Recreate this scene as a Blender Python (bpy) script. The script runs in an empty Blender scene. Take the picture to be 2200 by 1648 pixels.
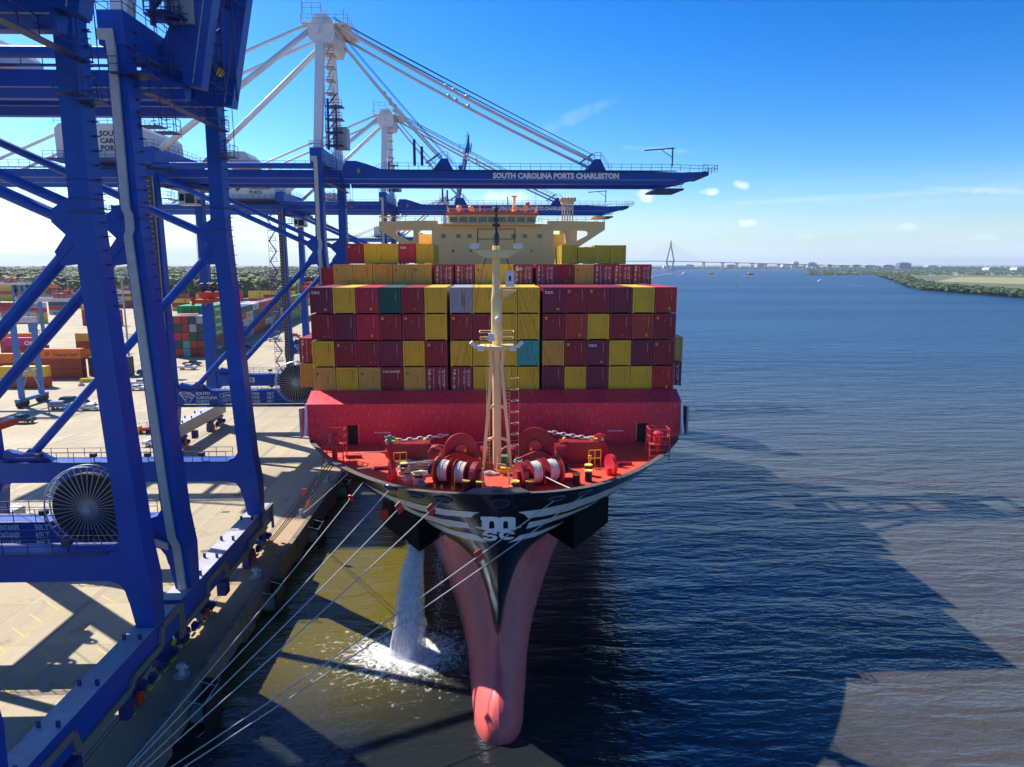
import bpy, math, random
from math import sin, cos, pi, radians as R
from mathutils import Vector, Matrix
from mathutils.bvhtree import BVHTree
random.seed(7)
S = bpy.context.scene
V = Vector
# ------------------------------------------------------------------ camera
CZ = 36.3; PITCH = 9.81; YAW = 1.75; FPX = 1480.0
cd = bpy.data.cameras.new('camera'); cam = bpy.data.objects.new('camera', cd); S.collection.objects.link(cam)
cam.location = (0, 0, CZ); cam.rotation_euler = (R(90 - PITCH), 0, R(-YAW))
cd.sensor_width = 36; cd.sensor_fit = 'HORIZONTAL'; cd.lens = FPX / 2200 * 36
cd.clip_start = 0.5; cd.clip_end = 60000
S.camera = cam
S.render.resolution_x = 1024; S.render.resolution_y = 767
CM = cam.rotation_euler.to_matrix()
def ray(px, py):
    return (CM @ V(((px - 1100) / FPX, -(py - 824) / FPX, -1))).normalized()
def at(px, py, Y=None, z=None, X=None):
    d = ray(px, py); o = V((0, 0, CZ))
    t = Y / d.y if Y is not None else ((z - CZ) / d.z if z is not None else X / d.x)
    return o + d * t
# ------------------------------------------------------------------ light
sx, sy, sz = -0.80, 0.63, 1.0
SUNEL = math.atan2(sz, math.hypot(sx, sy)); SUNAZ = math.atan2(sx, sy)   # azimuth from +Y towards +X
W = bpy.data.worlds.new('World'); S.world = W; W.use_nodes = True
nt = W.node_tree; nt.nodes.clear()
def N(nt, t, **k):
    n = nt.nodes.new(t)
    for a, b in k.items(): setattr(n, a, b)
    return n
out = N(nt, 'ShaderNodeOutputWorld'); bg = N(nt, 'ShaderNodeBackground'); bg.inputs[1].default_value = 0.14
sky = N(nt, 'ShaderNodeTexSky', sky_type='NISHITA', sun_disc=False, sun_elevation=SUNEL, sun_rotation=SUNAZ, altitude=0, air_density=1.0, dust_density=0.6, ozone_density=2.5)
hs = N(nt, 'ShaderNodeHueSaturation'); hs.inputs['Saturation'].default_value = 1.18; hs.inputs['Value'].default_value = 1.0
def vmath(op, a, b):
    m = N(nt, 'ShaderNodeVectorMath', operation=op); nt.links.new(a, m.inputs[0]); m.inputs[1].default_value = b; return m.outputs[0]
gm_ = N(nt, 'ShaderNodeGamma'); gm_.inputs[1].default_value = 1.5; nt.links.new(vmath('MULTIPLY', sky.outputs[0], (.13, .13, .13)), gm_.inputs[0])
nt.links.new(vmath('MULTIPLY', gm_.outputs[0], (5.3, 6.1, 7.4)), hs.inputs['Color'])
tc = N(nt, 'ShaderNodeTexCoord')
def math_(nt, op, a, b=None, c=None, clamp=False):
    m = N(nt, 'ShaderNodeMath', operation=op, use_clamp=clamp)
    for i, q in enumerate((a, b, c)):
        if q is None: continue
        if isinstance(q, (int, float)): m.inputs[i].default_value = q
        else: nt.links.new(q, m.inputs[i])
    return m.outputs[0]
# small puffs and thin streaks of cloud at fixed directions of the sky
noi = N(nt, 'ShaderNodeTexNoise'); noi.inputs['Scale'].default_value = 60; noi.inputs['Detail'].default_value = 6
nt.links.new(tc.outputs['Generated'], noi.inputs['Vector'])
def dirdist(px, py, rx, ry, rot=0.0, namp=1.5):
    d = ray(px, py)
    az = math.atan2(d.x, d.y); el = math.asin(d.z)
    sep = N(nt, 'ShaderNodeSeparateXYZ'); nt.links.new(tc.outputs['Generated'], sep.inputs[0])
    a = math_(nt, 'SUBTRACT', math_(nt, 'ARCTAN2', sep.outputs[0], sep.outputs[1]), az)
    e = math_(nt, 'SUBTRACT', math_(nt, 'ARCSINE', sep.outputs[2]), el)
    c, s = cos(rot), sin(rot)
    u = math_(nt, 'ADD', math_(nt, 'MULTIPLY', a, c / rx), math_(nt, 'MULTIPLY', e, s / rx))
    v = math_(nt, 'ADD', math_(nt, 'MULTIPLY', a, -s / ry), math_(nt, 'MULTIPLY', e, c / ry))
    r2 = math_(nt, 'ADD', math_(nt, 'MULTIPLY', u, u), math_(nt, 'MULTIPLY', v, v))
    g = math_(nt, 'SUBTRACT', 1.0, r2)
    g = math_(nt, 'ADD', g, math_(nt, 'MULTIPLY', math_(nt, 'SUBTRACT', noi.outputs[0], 0.5), namp * 2))
    return g
acc = None
PUFF = [(1390, 420, 24, 13, -.35, .85), (1384, 414, 12, 10, 0, .8), (1527, 411, 21, 8, 0, .7), (1592, 398, 17, 9, -.3, .6), (1606, 479, 19, 8, 0, .8), (1080, 424, 60, 14, 0, .55),
        (1945, 488, 26, 9, 0, .28), (1240, 250, 95, 14, .35, .10), (1820, 424, 260, 6, .02, .13), (1420, 322, 80, 6, -.1, .15), (2140, 410, 100, 7, -.1, .3),
        (200, 495, 230, 10, 0, .5), (60, 500, 160, 20, 0, .55), (520, 508, 90, 6, 0, .45), (1730, 510, 22, 5, 0, .2), (2110, 510, 30, 6, 0, .2)]
for px, py, rx, ry, rot, op in PUFF:
    g = dirdist(px, py, rx / 1480, ry / 1480, rot)
    g = math_(nt, 'MULTIPLY', math_(nt, 'MULTIPLY', g, .8, clamp=True), op)
    acc = g if acc is None else math_(nt, 'MAXIMUM', acc, g)
# broad thin veil near the horizon
sep = N(nt, 'ShaderNodeSeparateXYZ'); nt.links.new(tc.outputs['Generated'], sep.inputs[0])
mp = N(nt, 'ShaderNodeMapping'); mp.inputs['Scale'].default_value = (2.2, 2.2, 26); nt.links.new(tc.outputs['Generated'], mp.inputs[0])
n2 = N(nt, 'ShaderNodeTexNoise'); n2.inputs['Scale'].default_value = 2.0; n2.inputs['Detail'].default_value = 5; nt.links.new(mp.outputs[0], n2.inputs['Vector'])
hz = math_(nt, 'SUBTRACT', 1.0, math_(nt, 'MULTIPLY', math_(nt, 'ABSOLUTE', sep.outputs[2]), 7.6), clamp=True)
veil = math_(nt, 'MULTIPLY', math_(nt, 'MULTIPLY', math_(nt, 'SUBTRACT', n2.outputs[0], 0.38, clamp=True), 2.2), hz, clamp=True)
veil = math_(nt, 'ADD', math_(nt, 'MULTIPLY', veil, 0.75), math_(nt, 'MULTIPLY', math_(nt, 'POWER', hz, 2.2), 0.85), clamp=True)
mix0 = N(nt, 'ShaderNodeMix', data_type='RGBA'); nt.links.new(veil, mix0.inputs[0]); nt.links.new(hs.outputs[0], mix0.inputs[6]); mix0.inputs[7].default_value = (3.3, 4.05, 4.5, 1)
mix = N(nt, 'ShaderNodeMix', data_type='RGBA'); nt.links.new(acc, mix.inputs[0]); nt.links.new(mix0.outputs[2], mix.inputs[6]); mix.inputs[7].default_value = (5.2, 5.5, 5.8, 1)
nt.links.new(mix.outputs[2], bg.inputs[0]); nt.links.new(bg.outputs[0], out.inputs[0])
sl = bpy.data.lights.new('sun', 'SUN'); sl.energy = 4.8; sl.angle = R(0.5); sl.color = (1, .95, .86)
so = bpy.data.objects.new('sun', sl); S.collection.objects.link(so)
so.rotation_euler = V((-sx, -sy, -sz)).to_track_quat('-Z', 'Y').to_euler(); so.location = (-80, 60, 120)
S.view_settings.view_transform = 'Standard'; S.view_settings.look = 'None'; S.view_settings.exposure = 0.72; S.view_settings.gamma = 1
# ------------------------------------------------------------------ helpers
SPLIT = set('gusset floodlight bridge_wing fairlead_roller lifting_lug stay_joint stay_bracket control_cabinet storm_anchor_disc deck_stand cabin_window door_opening wing_canopy girder_tie vent_pipe rope_reel rope_sheave warning_label cab_window headlight tail_light window deck_coaming deck_locker radar_mast whip_antenna drive_motor drum_flange winch_frame boom_tie stopper_bracket flange draught_dash side_fairing exhaust_pipe'.split())
class MB:
    def __init__(s): s.v = []; s.f = []; s.m = []; s.mi = 0
    def add(s, vs, fs):
        o = len(s.v); s.v += [tuple(q) for q in vs]
        for f in fs: s.f.append([o + i for i in f]); s.m.append(s.mi)
    def box(s, x0, x1, y0, y1, z0, z1):
        s.add([(x, y, z) for z in (z0, z1) for y in (y0, y1) for x in (x0, x1)],
              [(0, 2, 3, 1), (4, 5, 7, 6), (0, 1, 5, 4), (2, 6, 7, 3), (0, 4, 6, 2), (1, 3, 7, 5)]); return s
    def cbox(s, c, d): return s.box(c[0] - d[0] / 2, c[0] + d[0] / 2, c[1] - d[1] / 2, c[1] + d[1] / 2, c[2] - d[2] / 2, c[2] + d[2] / 2)
    def frame(s, p0, p1, up):
        d = (p1 - p0).normalized(); u = V(up)
        if abs(d.dot(u)) > .999: u = V((0, 1, 0)) if abs(d.y) < .9 else V((1, 0, 0))
        a = d.cross(u).normalized(); b = a.cross(d).normalized(); return a, b
    def beam(s, p0, p1, w, h, w1=None, h1=None, up=(0, 0, 1)):
        p0, p1 = V(p0), V(p1); a, b = s.frame(p0, p1, up)
        w1 = w if w1 is None else w1; h1 = h if h1 is None else h1; vs = []
        for p, ww, hh in ((p0, w, h), (p1, w1, h1)):
            for i, j in ((-1, -1), (1, -1), (1, 1), (-1, 1)): vs.append(p + a * (i * ww / 2) + b * (j * hh / 2))
        s.add(vs, [(0, 1, 2, 3), (7, 6, 5, 4), (0, 4, 5, 1), (1, 5, 6, 2), (2, 6, 7, 3), (3, 7, 4, 0)]); return s
    def tube(s, p0, p1, r, n=8, r1=None, caps=True):
        p0, p1 = V(p0), V(p1)
        if (p1 - p0).length < 1e-6: return s
        a, b = s.frame(p0, p1, (0, 0, 1)); r1 = r if r1 is None else r1; vs = []
        for p, rr in ((p0, r), (p1, r1)):
            for k in range(n):
                t = 2 * pi * (k + .5) / n; vs.append(p + a * (cos(t) * rr) + b * (sin(t) * rr))
        fs = [(k, (k + 1) % n, n + (k + 1) % n, n + k) for k in range(n)]
        if caps: fs += [tuple(range(n - 1, -1, -1)), tuple(range(n, 2 * n))]
        s.add(vs, fs); return s
    def path(s, pts, r, n=6):
        pts = [V(p) for p in pts]; vs = []; N_ = len(pts)
        for i, p in enumerate(pts):
            d = (pts[min(i + 1, N_ - 1)] - pts[max(i - 1, 0)]).normalized(); u = V((0, 0, 1)) if abs(d.z) < .95 else V((0, 1, 0))
            a = d.cross(u).normalized(); b = a.cross(d)
            for k in range(n): t = 2 * pi * k / n; vs.append(p + a * (cos(t) * r) + b * (sin(t) * r))
        fs = [(i * n + k, i * n + (k + 1) % n, (i + 1) * n + (k + 1) % n, (i + 1) * n + k) for i in range(N_ - 1) for k in range(n)]
        s.add(vs, fs + [tuple(range(n - 1, -1, -1)), tuple(range((N_ - 1) * n, N_ * n))]); return s
    def prism(s, poly, a0, a1, ax='y'):
        n = len(poly)
        mk = {'y': lambda p, a: (p[0], a, p[1]), 'x': lambda p, a: (a, p[0], p[1]), 'z': lambda p, a: (p[0], p[1], a)}[ax]
        s.add([mk(p, a0) for p in poly] + [mk(p, a1) for p in poly],
              [tuple(range(n)), tuple(range(2 * n - 1, n - 1, -1))] + [(i, i + n, (i + 1) % n + n, (i + 1) % n) for i in range(n)]); return s
    def ring(s, c, R_, r, axis='y', n=32, m=6):
        vs = []
        for i in range(n):
            t = 2 * pi * i / n
            for j in range(m):
                q = 2 * pi * j / m; rr = R_ + r * cos(q); h = r * sin(q)
                p = {'y': (rr * cos(t), h, rr * sin(t)), 'x': (h, rr * cos(t), rr * sin(t)), 'z': (rr * cos(t), rr * sin(t), h)}[axis]
                vs.append((c[0] + p[0], c[1] + p[1], c[2] + p[2]))
        s.add(vs, [(i * m + j, ((i + 1) % n) * m + j, ((i + 1) % n) * m + (j + 1) % m, i * m + (j + 1) % m) for i in range(n) for j in range(m)]); return s
    def ball(s, c, r, n=8, m=6, jit=0, rnd=random):
        rx, ry, rz = r if isinstance(r, tuple) else (r, r, r); vs = [(c[0], c[1], c[2] - rz)]
        for i in range(1, m):
            for k in range(n):
                a = pi * i / m; t = 2 * pi * (k + .5 * (i % 2)) / n; q = 1 + (rnd.random() - .5) * jit
                vs.append((c[0] + rx * q * sin(a) * cos(t), c[1] + ry * q * sin(a) * sin(t), c[2] - rz * q * cos(a)))
        vs.append((c[0], c[1], c[2] + rz)); L = len(vs) - 1
        fs = [(0, 1 + (k + 1) % n, 1 + k) for k in range(n)] + [(L, L - n + k, L - n + (k + 1) % n) for k in range(n)]
        fs += [(1 + i * n + k, 1 + i * n + (k + 1) % n, 1 + (i + 1) * n + (k + 1) % n, 1 + (i + 1) * n + k) for i in range(m - 2) for k in range(n)]
        s.add(vs, fs); return s
    def rail(s, pts, h=1.1, step=1.8, r=.035, close=False):
        pts = [V(p) for p in pts]
        if close: pts.append(pts[0])
        for a, b in zip(pts, pts[1:]):
            for k in (h, h * .52): s.tube(a + V((0, 0, k)), b + V((0, 0, k)), r, 4, caps=False)
            n = max(1, round((b - a).length / step))
            for i in range(n + 1): p = a.lerp(b, i / n); s.tube(p, p + V((0, 0, h)), r, 4, caps=False)
        return s
    def pieces(s, tol=.12):
        par = list(range(len(s.v)))
        def fd(i):
            while par[i] != i: par[i] = par[par[i]]; i = par[i]
            return i
        for f in s.f:
            for k in f[1:]: par[fd(k)] = fd(f[0])
        comp = {}
        for i, f in enumerate(s.f): comp.setdefault(fd(f[0]), []).append(i)
        bx = []
        for c, fs in comp.items():
            P = [s.v[k] for i in fs for k in s.f[i]]; bx.append([[min(p[a] for p in P) - tol for a in range(3)], [max(p[a] for p in P) + tol for a in range(3)], list(fs)])
        ch = True
        while ch:
            ch = False; out = []
            for b in bx:
                for o in out:
                    if all(b[0][a] <= o[1][a] and o[0][a] <= b[1][a] for a in range(3)):
                        o[0] = [min(x, y) for x, y in zip(o[0], b[0])]; o[1] = [max(x, y) for x, y in zip(o[1], b[1])]; o[2] += b[2]; ch = True; break
                else: out.append(b)
            bx = out
        res = []
        for b in bx:
            m = MB(); ix = {}
            for i in b[2]:
                f = []
                for k in s.f[i]:
                    if k not in ix: ix[k] = len(m.v); m.v.append(s.v[k])
                    f.append(ix[k])
                m.f.append(f); m.m.append(s.m[i])
            res.append(m)
        return res
    def build(s, name, mat, parent=None, loc=None, smooth=False, nosplit=False):
        if name in SPLIT and not nosplit:
            r = [m.build(name, mat, parent, loc, smooth, True) for m in s.pieces()]
            return r[0]
        me = bpy.data.meshes.new(name); me.from_pydata(s.v, [], s.f)
        for m in (mat if isinstance(mat, (list, tuple)) else [mat]): me.materials.append(m)
        if any(s.m): me.polygons.foreach_set('material_index', s.m)
        if smooth: me.polygons.foreach_set('use_smooth', [True] * len(s.f))
        me.update(); return link(name, me, parent, loc)
def link(name, me, parent=None, loc=None):
    o = bpy.data.objects.new(name, me); S.collection.objects.link(o)
    if parent is not None: o.parent = parent
    if loc is not None: o.location = loc
    return o
def tag(o, label, cat, group=None, kind=None):
    if label: o['label'] = label
    if cat: o['category'] = cat
    if group: o['group'] = group
    if kind: o['kind'] = kind
    return o
def empty(name, loc, label, cat, group=None, rz=0):
    o = bpy.data.objects.new(name, None); S.collection.objects.link(o); o.location = loc; o.rotation_euler = (0, 0, rz)
    return tag(o, label, cat, group)
KIDS = {}
def copy_tree(o, parent=None):
    c = o.copy(); S.collection.objects.link(c); c.parent = parent
    for ch in list(o.children): copy_tree(ch, c)
    return c
def struct(o): o['kind'] = 'structure'; return o
TXT = {}
def text(s, size, mat, parent, name, loc, rot=(90, 0, 0), bold=0.02, align='LEFT', depth=0.01, sxy=(1, 1), space=1.0):
    key = (s, size, bold, align, space)
    if key not in TXT:
        cu = bpy.data.curves.new('t', 'FONT'); cu.body = s; cu.size = size; cu.offset = bold * size; cu.align_x = align; cu.extrude = depth; cu.resolution_u = 2; cu.space_character = space
        to = bpy.data.objects.new('t', cu); S.collection.objects.link(to)
        dg = bpy.context.evaluated_depsgraph_get(); me = bpy.data.meshes.new_from_object(to.evaluated_get(dg)); me.name = name
        bpy.data.objects.remove(to); TXT[key] = me
    me = TXT[key].copy(); me.materials.clear(); me.materials.append(mat)
    o = link(name, me, parent, loc); o.rotation_euler = tuple(R(a) for a in rot); o.scale = (sxy[0], sxy[1], 1); return o
# ------------------------------------------------------------------ materials
MATS = {}
def mat(name, col, rough=.5, metal=0.0, var=.12, vscale=.6, bump=0.0, bscale=4.0, spec=.5, dirt=None, dscale=1.5, damt=.35, rvar=0.1, coat=0, plates=None):
    if name in MATS: return MATS[name]
    m = bpy.data.materials.new(name); m.use_nodes = True; t = m.node_tree; b = t.nodes['Principled BSDF']
    c = N(t, 'ShaderNodeTexCoord'); g = N(t, 'ShaderNodeNewGeometry')
    n = N(t, 'ShaderNodeTexNoise'); n.inputs['Scale'].default_value = vscale; n.inputs['Detail'].default_value = 6; n.inputs['Roughness'].default_value = .6
    t.links.new(g.outputs['Position'], n.inputs['Vector'])
    r = N(t, 'ShaderNodeMix', data_type='RGBA'); t.links.new(n.outputs[0], r.inputs[0])
    r.inputs[6].default_value = (*[max(0, x * (1 - var * 1.8)) for x in col], 1); r.inputs[7].default_value = (*[min(1, x * (1 + var * 1.8)) for x in col], 1)
    last = r.outputs[2]
    if dirt:
        d = N(t, 'ShaderNodeTexNoise'); d.inputs['Scale'].default_value = dscale; d.inputs['Detail'].default_value = 9; d.inputs['Roughness'].default_value = .7
        mpn = N(t, 'ShaderNodeMapping'); mpn.inputs['Scale'].default_value = (1, 1, .35); t.links.new(g.outputs['Position'], mpn.inputs[0]); t.links.new(mpn.outputs[0], d.inputs['Vector'])
        k = math_(t, 'MULTIPLY', math_(t, 'SUBTRACT', d.outputs[0], .52, clamp=True), damt * 12, clamp=True)
        x = N(t, 'ShaderNodeMix', data_type='RGBA'); t.links.new(math_(t, 'MULTIPLY', k, .7), x.inputs[0]); t.links.new(last, x.inputs[6]); x.inputs[7].default_value = (*dirt, 1); last = x.outputs[2]
    hgt = None
    if plates:
        sp_ = N(t, 'ShaderNodeSeparateXYZ'); t.links.new(g.outputs['Position'], sp_.inputs[0]); pu, pz, pw = plates
        uu = math_(t, 'ADD', sp_.outputs[1], math_(t, 'MULTIPLY', sp_.outputs[0], 1.0))
        rowi = math_(t, 'FLOOR', math_(t, 'DIVIDE', sp_.outputs[2], pz))
        l1 = math_(t, 'LESS_THAN', math_(t, 'ABSOLUTE', math_(t, 'SUBTRACT', math_(t, 'FRACT', math_(t, 'DIVIDE', sp_.outputs[2], pz)), .5)), pw / pz)
        l2 = math_(t, 'LESS_THAN', math_(t, 'ABSOLUTE', math_(t, 'SUBTRACT', math_(t, 'FRACT', math_(t, 'ADD', math_(t, 'DIVIDE', uu, pu), math_(t, 'MULTIPLY', rowi, .37))), .5)), pw / pu)
        ln = math_(t, 'MAXIMUM', l1, l2); x = N(t, 'ShaderNodeMix', data_type='RGBA'); t.links.new(math_(t, 'MULTIPLY', ln, .28), x.inputs[0]); t.links.new(last, x.inputs[6]); x.inputs[7].default_value = (*[q * .35 for q in col], 1); last = x.outputs[2]
    if name == 'red_antifouling':   # slime and rust line at the water
        k = math_(t, 'ADD', math_(t, 'SUBTRACT', .25, sp_.outputs[2]), math_(t, 'MULTIPLY', n.outputs[0], 1.1), clamp=True)
        rs = N(t, 'ShaderNodeTexNoise'); rs.inputs['Scale'].default_value = 1.6; rs.inputs['Detail'].default_value = 6; rm = N(t, 'ShaderNodeMapping'); rm.inputs['Scale'].default_value = (1.6, 1.6, .12); t.links.new(g.outputs['Position'], rm.inputs[0]); t.links.new(rm.outputs[0], rs.inputs['Vector'])
        k = math_(t, 'MAXIMUM', math_(t, 'MULTIPLY', k, .75), math_(t, 'MULTIPLY', math_(t, 'SUBTRACT', rs.outputs[0], .60, clamp=True), 2.6, clamp=True))
        x = N(t, 'ShaderNodeMix', data_type='RGBA'); t.links.new(k, x.inputs[0]); t.links.new(last, x.inputs[6]); x.inputs[7].default_value = (.26, .07, .04, 1); last = x.outputs[2]
    t.links.new(last, b.inputs['Base Color'])
    b.inputs['Metallic'].default_value = metal; b.inputs['Specular IOR Level'].default_value = spec
    if rvar: t.links.new(math_(t, 'ADD', math_(t, 'MULTIPLY', math_(t, 'SUBTRACT', n.outputs[0], .5), rvar * 2), rough, clamp=True), b.inputs['Roughness'])
    else: b.inputs['Roughness'].default_value = rough
    if bump:
        bn = N(t, 'ShaderNodeTexNoise'); bn.inputs['Scale'].default_value = bscale; bn.inputs['Detail'].default_value = 5; t.links.new(g.outputs['Position'], bn.inputs['Vector'])
        bb = N(t, 'ShaderNodeBump'); bb.inputs['Strength'].default_value = bump; bb.inputs['Distance'].default_value = .1; t.links.new(bn.outputs[0], bb.inputs['Height']); t.links.new(bb.outputs[0], b.inputs['Normal'])
    MATS[name] = m; return m
BLUE = mat('crane_blue_paint', (.002, .068, .40), .42, spec=.3, var=.2, vscale=.35, dirt=(.03, .035, .10), damt=.16, dscale=.9, plates=(6.3, 5.2, .03))
BLUED = mat('dark_blue_steel', (.008, .03, .17), .5, var=.2, vscale=1.5)
CONDUIT = mat('conduit_galvanised', (.50, .49, .47), .5, var=.18, vscale=1.2, dirt=(.3, .27, .23), damt=.2)
TRAY = mat('cable_tray_brown', (.23, .19, .16), .6, var=.2, vscale=2)
WHITEP = mat('white_paint', (.78, .78, .76), .45, var=.07, vscale=.5, dirt=(.5, .47, .42), damt=.12)
GREYP = mat('grey_paint', (.36, .38, .40), .5, var=.15, vscale=.8, dirt=(.2, .18, .16), damt=.15)
BLACK = mat('black_rubber', (.012, .012, .014), .6, var=.3)
STEEL = mat('bare_steel', (.45, .46, .48), .35, .6, var=.15)
DARK = mat('dark_machinery', (.03, .032, .04), .5, var=.4, vscale=3)
REDP = mat('signal_red_paint', (.62, .03, .02), .45, var=.15, vscale=3)
YELP = mat('safety_yellow_paint', (.78, .55, .03), .45, var=.12, vscale=3)
GLASS = mat('window_glass', (.02, .03, .035), .08, var=.3, spec=.8)
ROPE = mat('mooring_rope', (.50, .49, .45), .85, var=.2, vscale=6)
ROPEW = mat('drum_rope', (.66, .63, .58), .85, var=.25, vscale=12, bump=.6, bscale=14)
LETTER = mat('white_lettering', (.80, .80, .80), .5, var=.04)
# ------------------------------------------------------------------ setting: water, quay, land
QZ = 3.3; QX = -23.8
def water():
    m = bpy.data.materials.new('river_water'); m.use_nodes = True; t = m.node_tree; b = t.nodes['Principled BSDF']
    g = N(t, 'ShaderNodeNewGeometry')
    big = N(t, 'ShaderNodeTexNoise'); big.inputs['Scale'].default_value = .012; big.inputs['Detail'].default_value = 4
    mp_ = N(t, 'ShaderNodeMapping'); mp_.inputs['Scale'].default_value = (.35, 1, 1); t.links.new(g.outputs['Position'], mp_.inputs[0]); t.links.new(mp_.outputs[0], big.inputs['Vector'])
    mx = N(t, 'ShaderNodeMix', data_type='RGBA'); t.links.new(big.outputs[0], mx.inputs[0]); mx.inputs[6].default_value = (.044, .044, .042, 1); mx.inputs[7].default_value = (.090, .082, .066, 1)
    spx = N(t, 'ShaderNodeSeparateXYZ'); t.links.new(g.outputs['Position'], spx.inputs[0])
    mud_shade = N(t, 'ShaderNodeMix', data_type='RGBA'); t.links.new(math_(t, 'MULTIPLY', math_(t, 'MULTIPLY', math_(t, 'ADD', spx.outputs[0], 2), -.11, clamp=True), math_(t, 'MULTIPLY', math_(t, 'SUBTRACT', spx.outputs[1], 48), .075, clamp=True)), mud_shade.inputs[0]); bas = N(t, 'ShaderNodeMix', data_type='RGBA'); t.links.new(math_(t, 'MAXIMUM', math_(t, 'MULTIPLY', math_(t, 'SUBTRACT', spx.outputs[0], 14), .06, clamp=True), math_(t, 'MULTIPLY', math_(t, 'SUBTRACT', spx.outputs[1], 60), .05, clamp=True)), bas.inputs[0]); bas.inputs[6].default_value = (.016, .020, .022, 1); t.links.new(mx.outputs[2], bas.inputs[7]); t.links.new(bas.outputs[2], mud_shade.inputs[6]); mud_shade.inputs[7].default_value = (.125, .10, .018, 1)  # olive mud; near the bow it fades to a near-black base, painted-in shade
    far_sky_tint = N(t, 'ShaderNodeMix', data_type='RGBA'); t.links.new(math_(t, 'ADD', math_(t, 'MULTIPLY', math_(t, 'SUBTRACT', spx.outputs[1], 85), .006, clamp=True), 0, clamp=True), far_sky_tint.inputs[0]); t.links.new(mud_shade.outputs[2], far_sky_tint.inputs[6]); far_sky_tint.inputs[7].default_value = (.008, .036, .080, 1)  # base turns blue with distance, painting in the reflected sky
    t.links.new(far_sky_tint.outputs[2], b.inputs['Base Color']); b.inputs['IOR'].default_value = 1.5; b.inputs['Specular Tint'].default_value = (.38, .68, 1, 1); t.links.new(math_(t, 'ADD', math_(t, 'MULTIPLY', math_(t, 'SUBTRACT', 1.0, math_(t, 'DIVIDE', 110, math_(t, 'ADD', spx.outputs[1], 110)), clamp=True), .30), .05), b.inputs['Roughness'])
    hs_ = []
    for sc, rot, st, amp, det in ((.42, .12, (.26, 1, 1), 1.5, 3), (.13, -.22, (.30, 1, 1), 2.6, 2), (1.1, .25, (.40, 1, 1), .75, 3), (3.0, 0, (.6, 1, 1), .22, 3)):
        q = N(t, 'ShaderNodeMapping'); q.inputs['Scale'].default_value = st; q.inputs['Rotation'].default_value = (0, 0, rot); t.links.new(g.outputs['Position'], q.inputs[0])
        n = N(t, 'ShaderNodeTexNoise'); n.inputs['Scale'].default_value = sc; n.inputs['Detail'].default_value = det; n.inputs['Distortion'].default_value = .6; t.links.new(q.outputs[0], n.inputs['Vector'])
        hs_.append(math_(t, 'MULTIPLY', n.outputs[0], amp))
    h = hs_[0]
    for k in hs_[1:]: h = math_(t, 'ADD', h, k)
    gust = N(t, 'ShaderNodeTexNoise'); gust.inputs['Scale'].default_value = .006; gust.inputs['Detail'].default_value = 5
    gm = N(t, 'ShaderNodeMapping'); gm.inputs['Scale'].default_value = (.25, 1.2, 1); gm.inputs['Rotation'].default_value = (0, 0, .15); t.links.new(g.outputs['Position'], gm.inputs[0]); t.links.new(gm.outputs[0], gust.inputs['Vector'])
    bp = N(t, 'ShaderNodeBump'); bp.inputs['Distance'].default_value = 1.0
    t.links.new(math_(t, 'ADD', math_(t, 'MULTIPLY', math_(t, 'SUBTRACT', gust.outputs[0], .42, clamp=True), 3.2), .28, clamp=True), bp.inputs['Strength'])
    t.links.new(h, bp.inputs['Height']); t.links.new(bp.outputs[0], b.inputs['Normal'])
    return m
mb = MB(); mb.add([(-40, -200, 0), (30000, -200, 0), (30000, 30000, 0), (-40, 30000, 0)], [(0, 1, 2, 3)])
struct(mb.build('water', water()))
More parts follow.
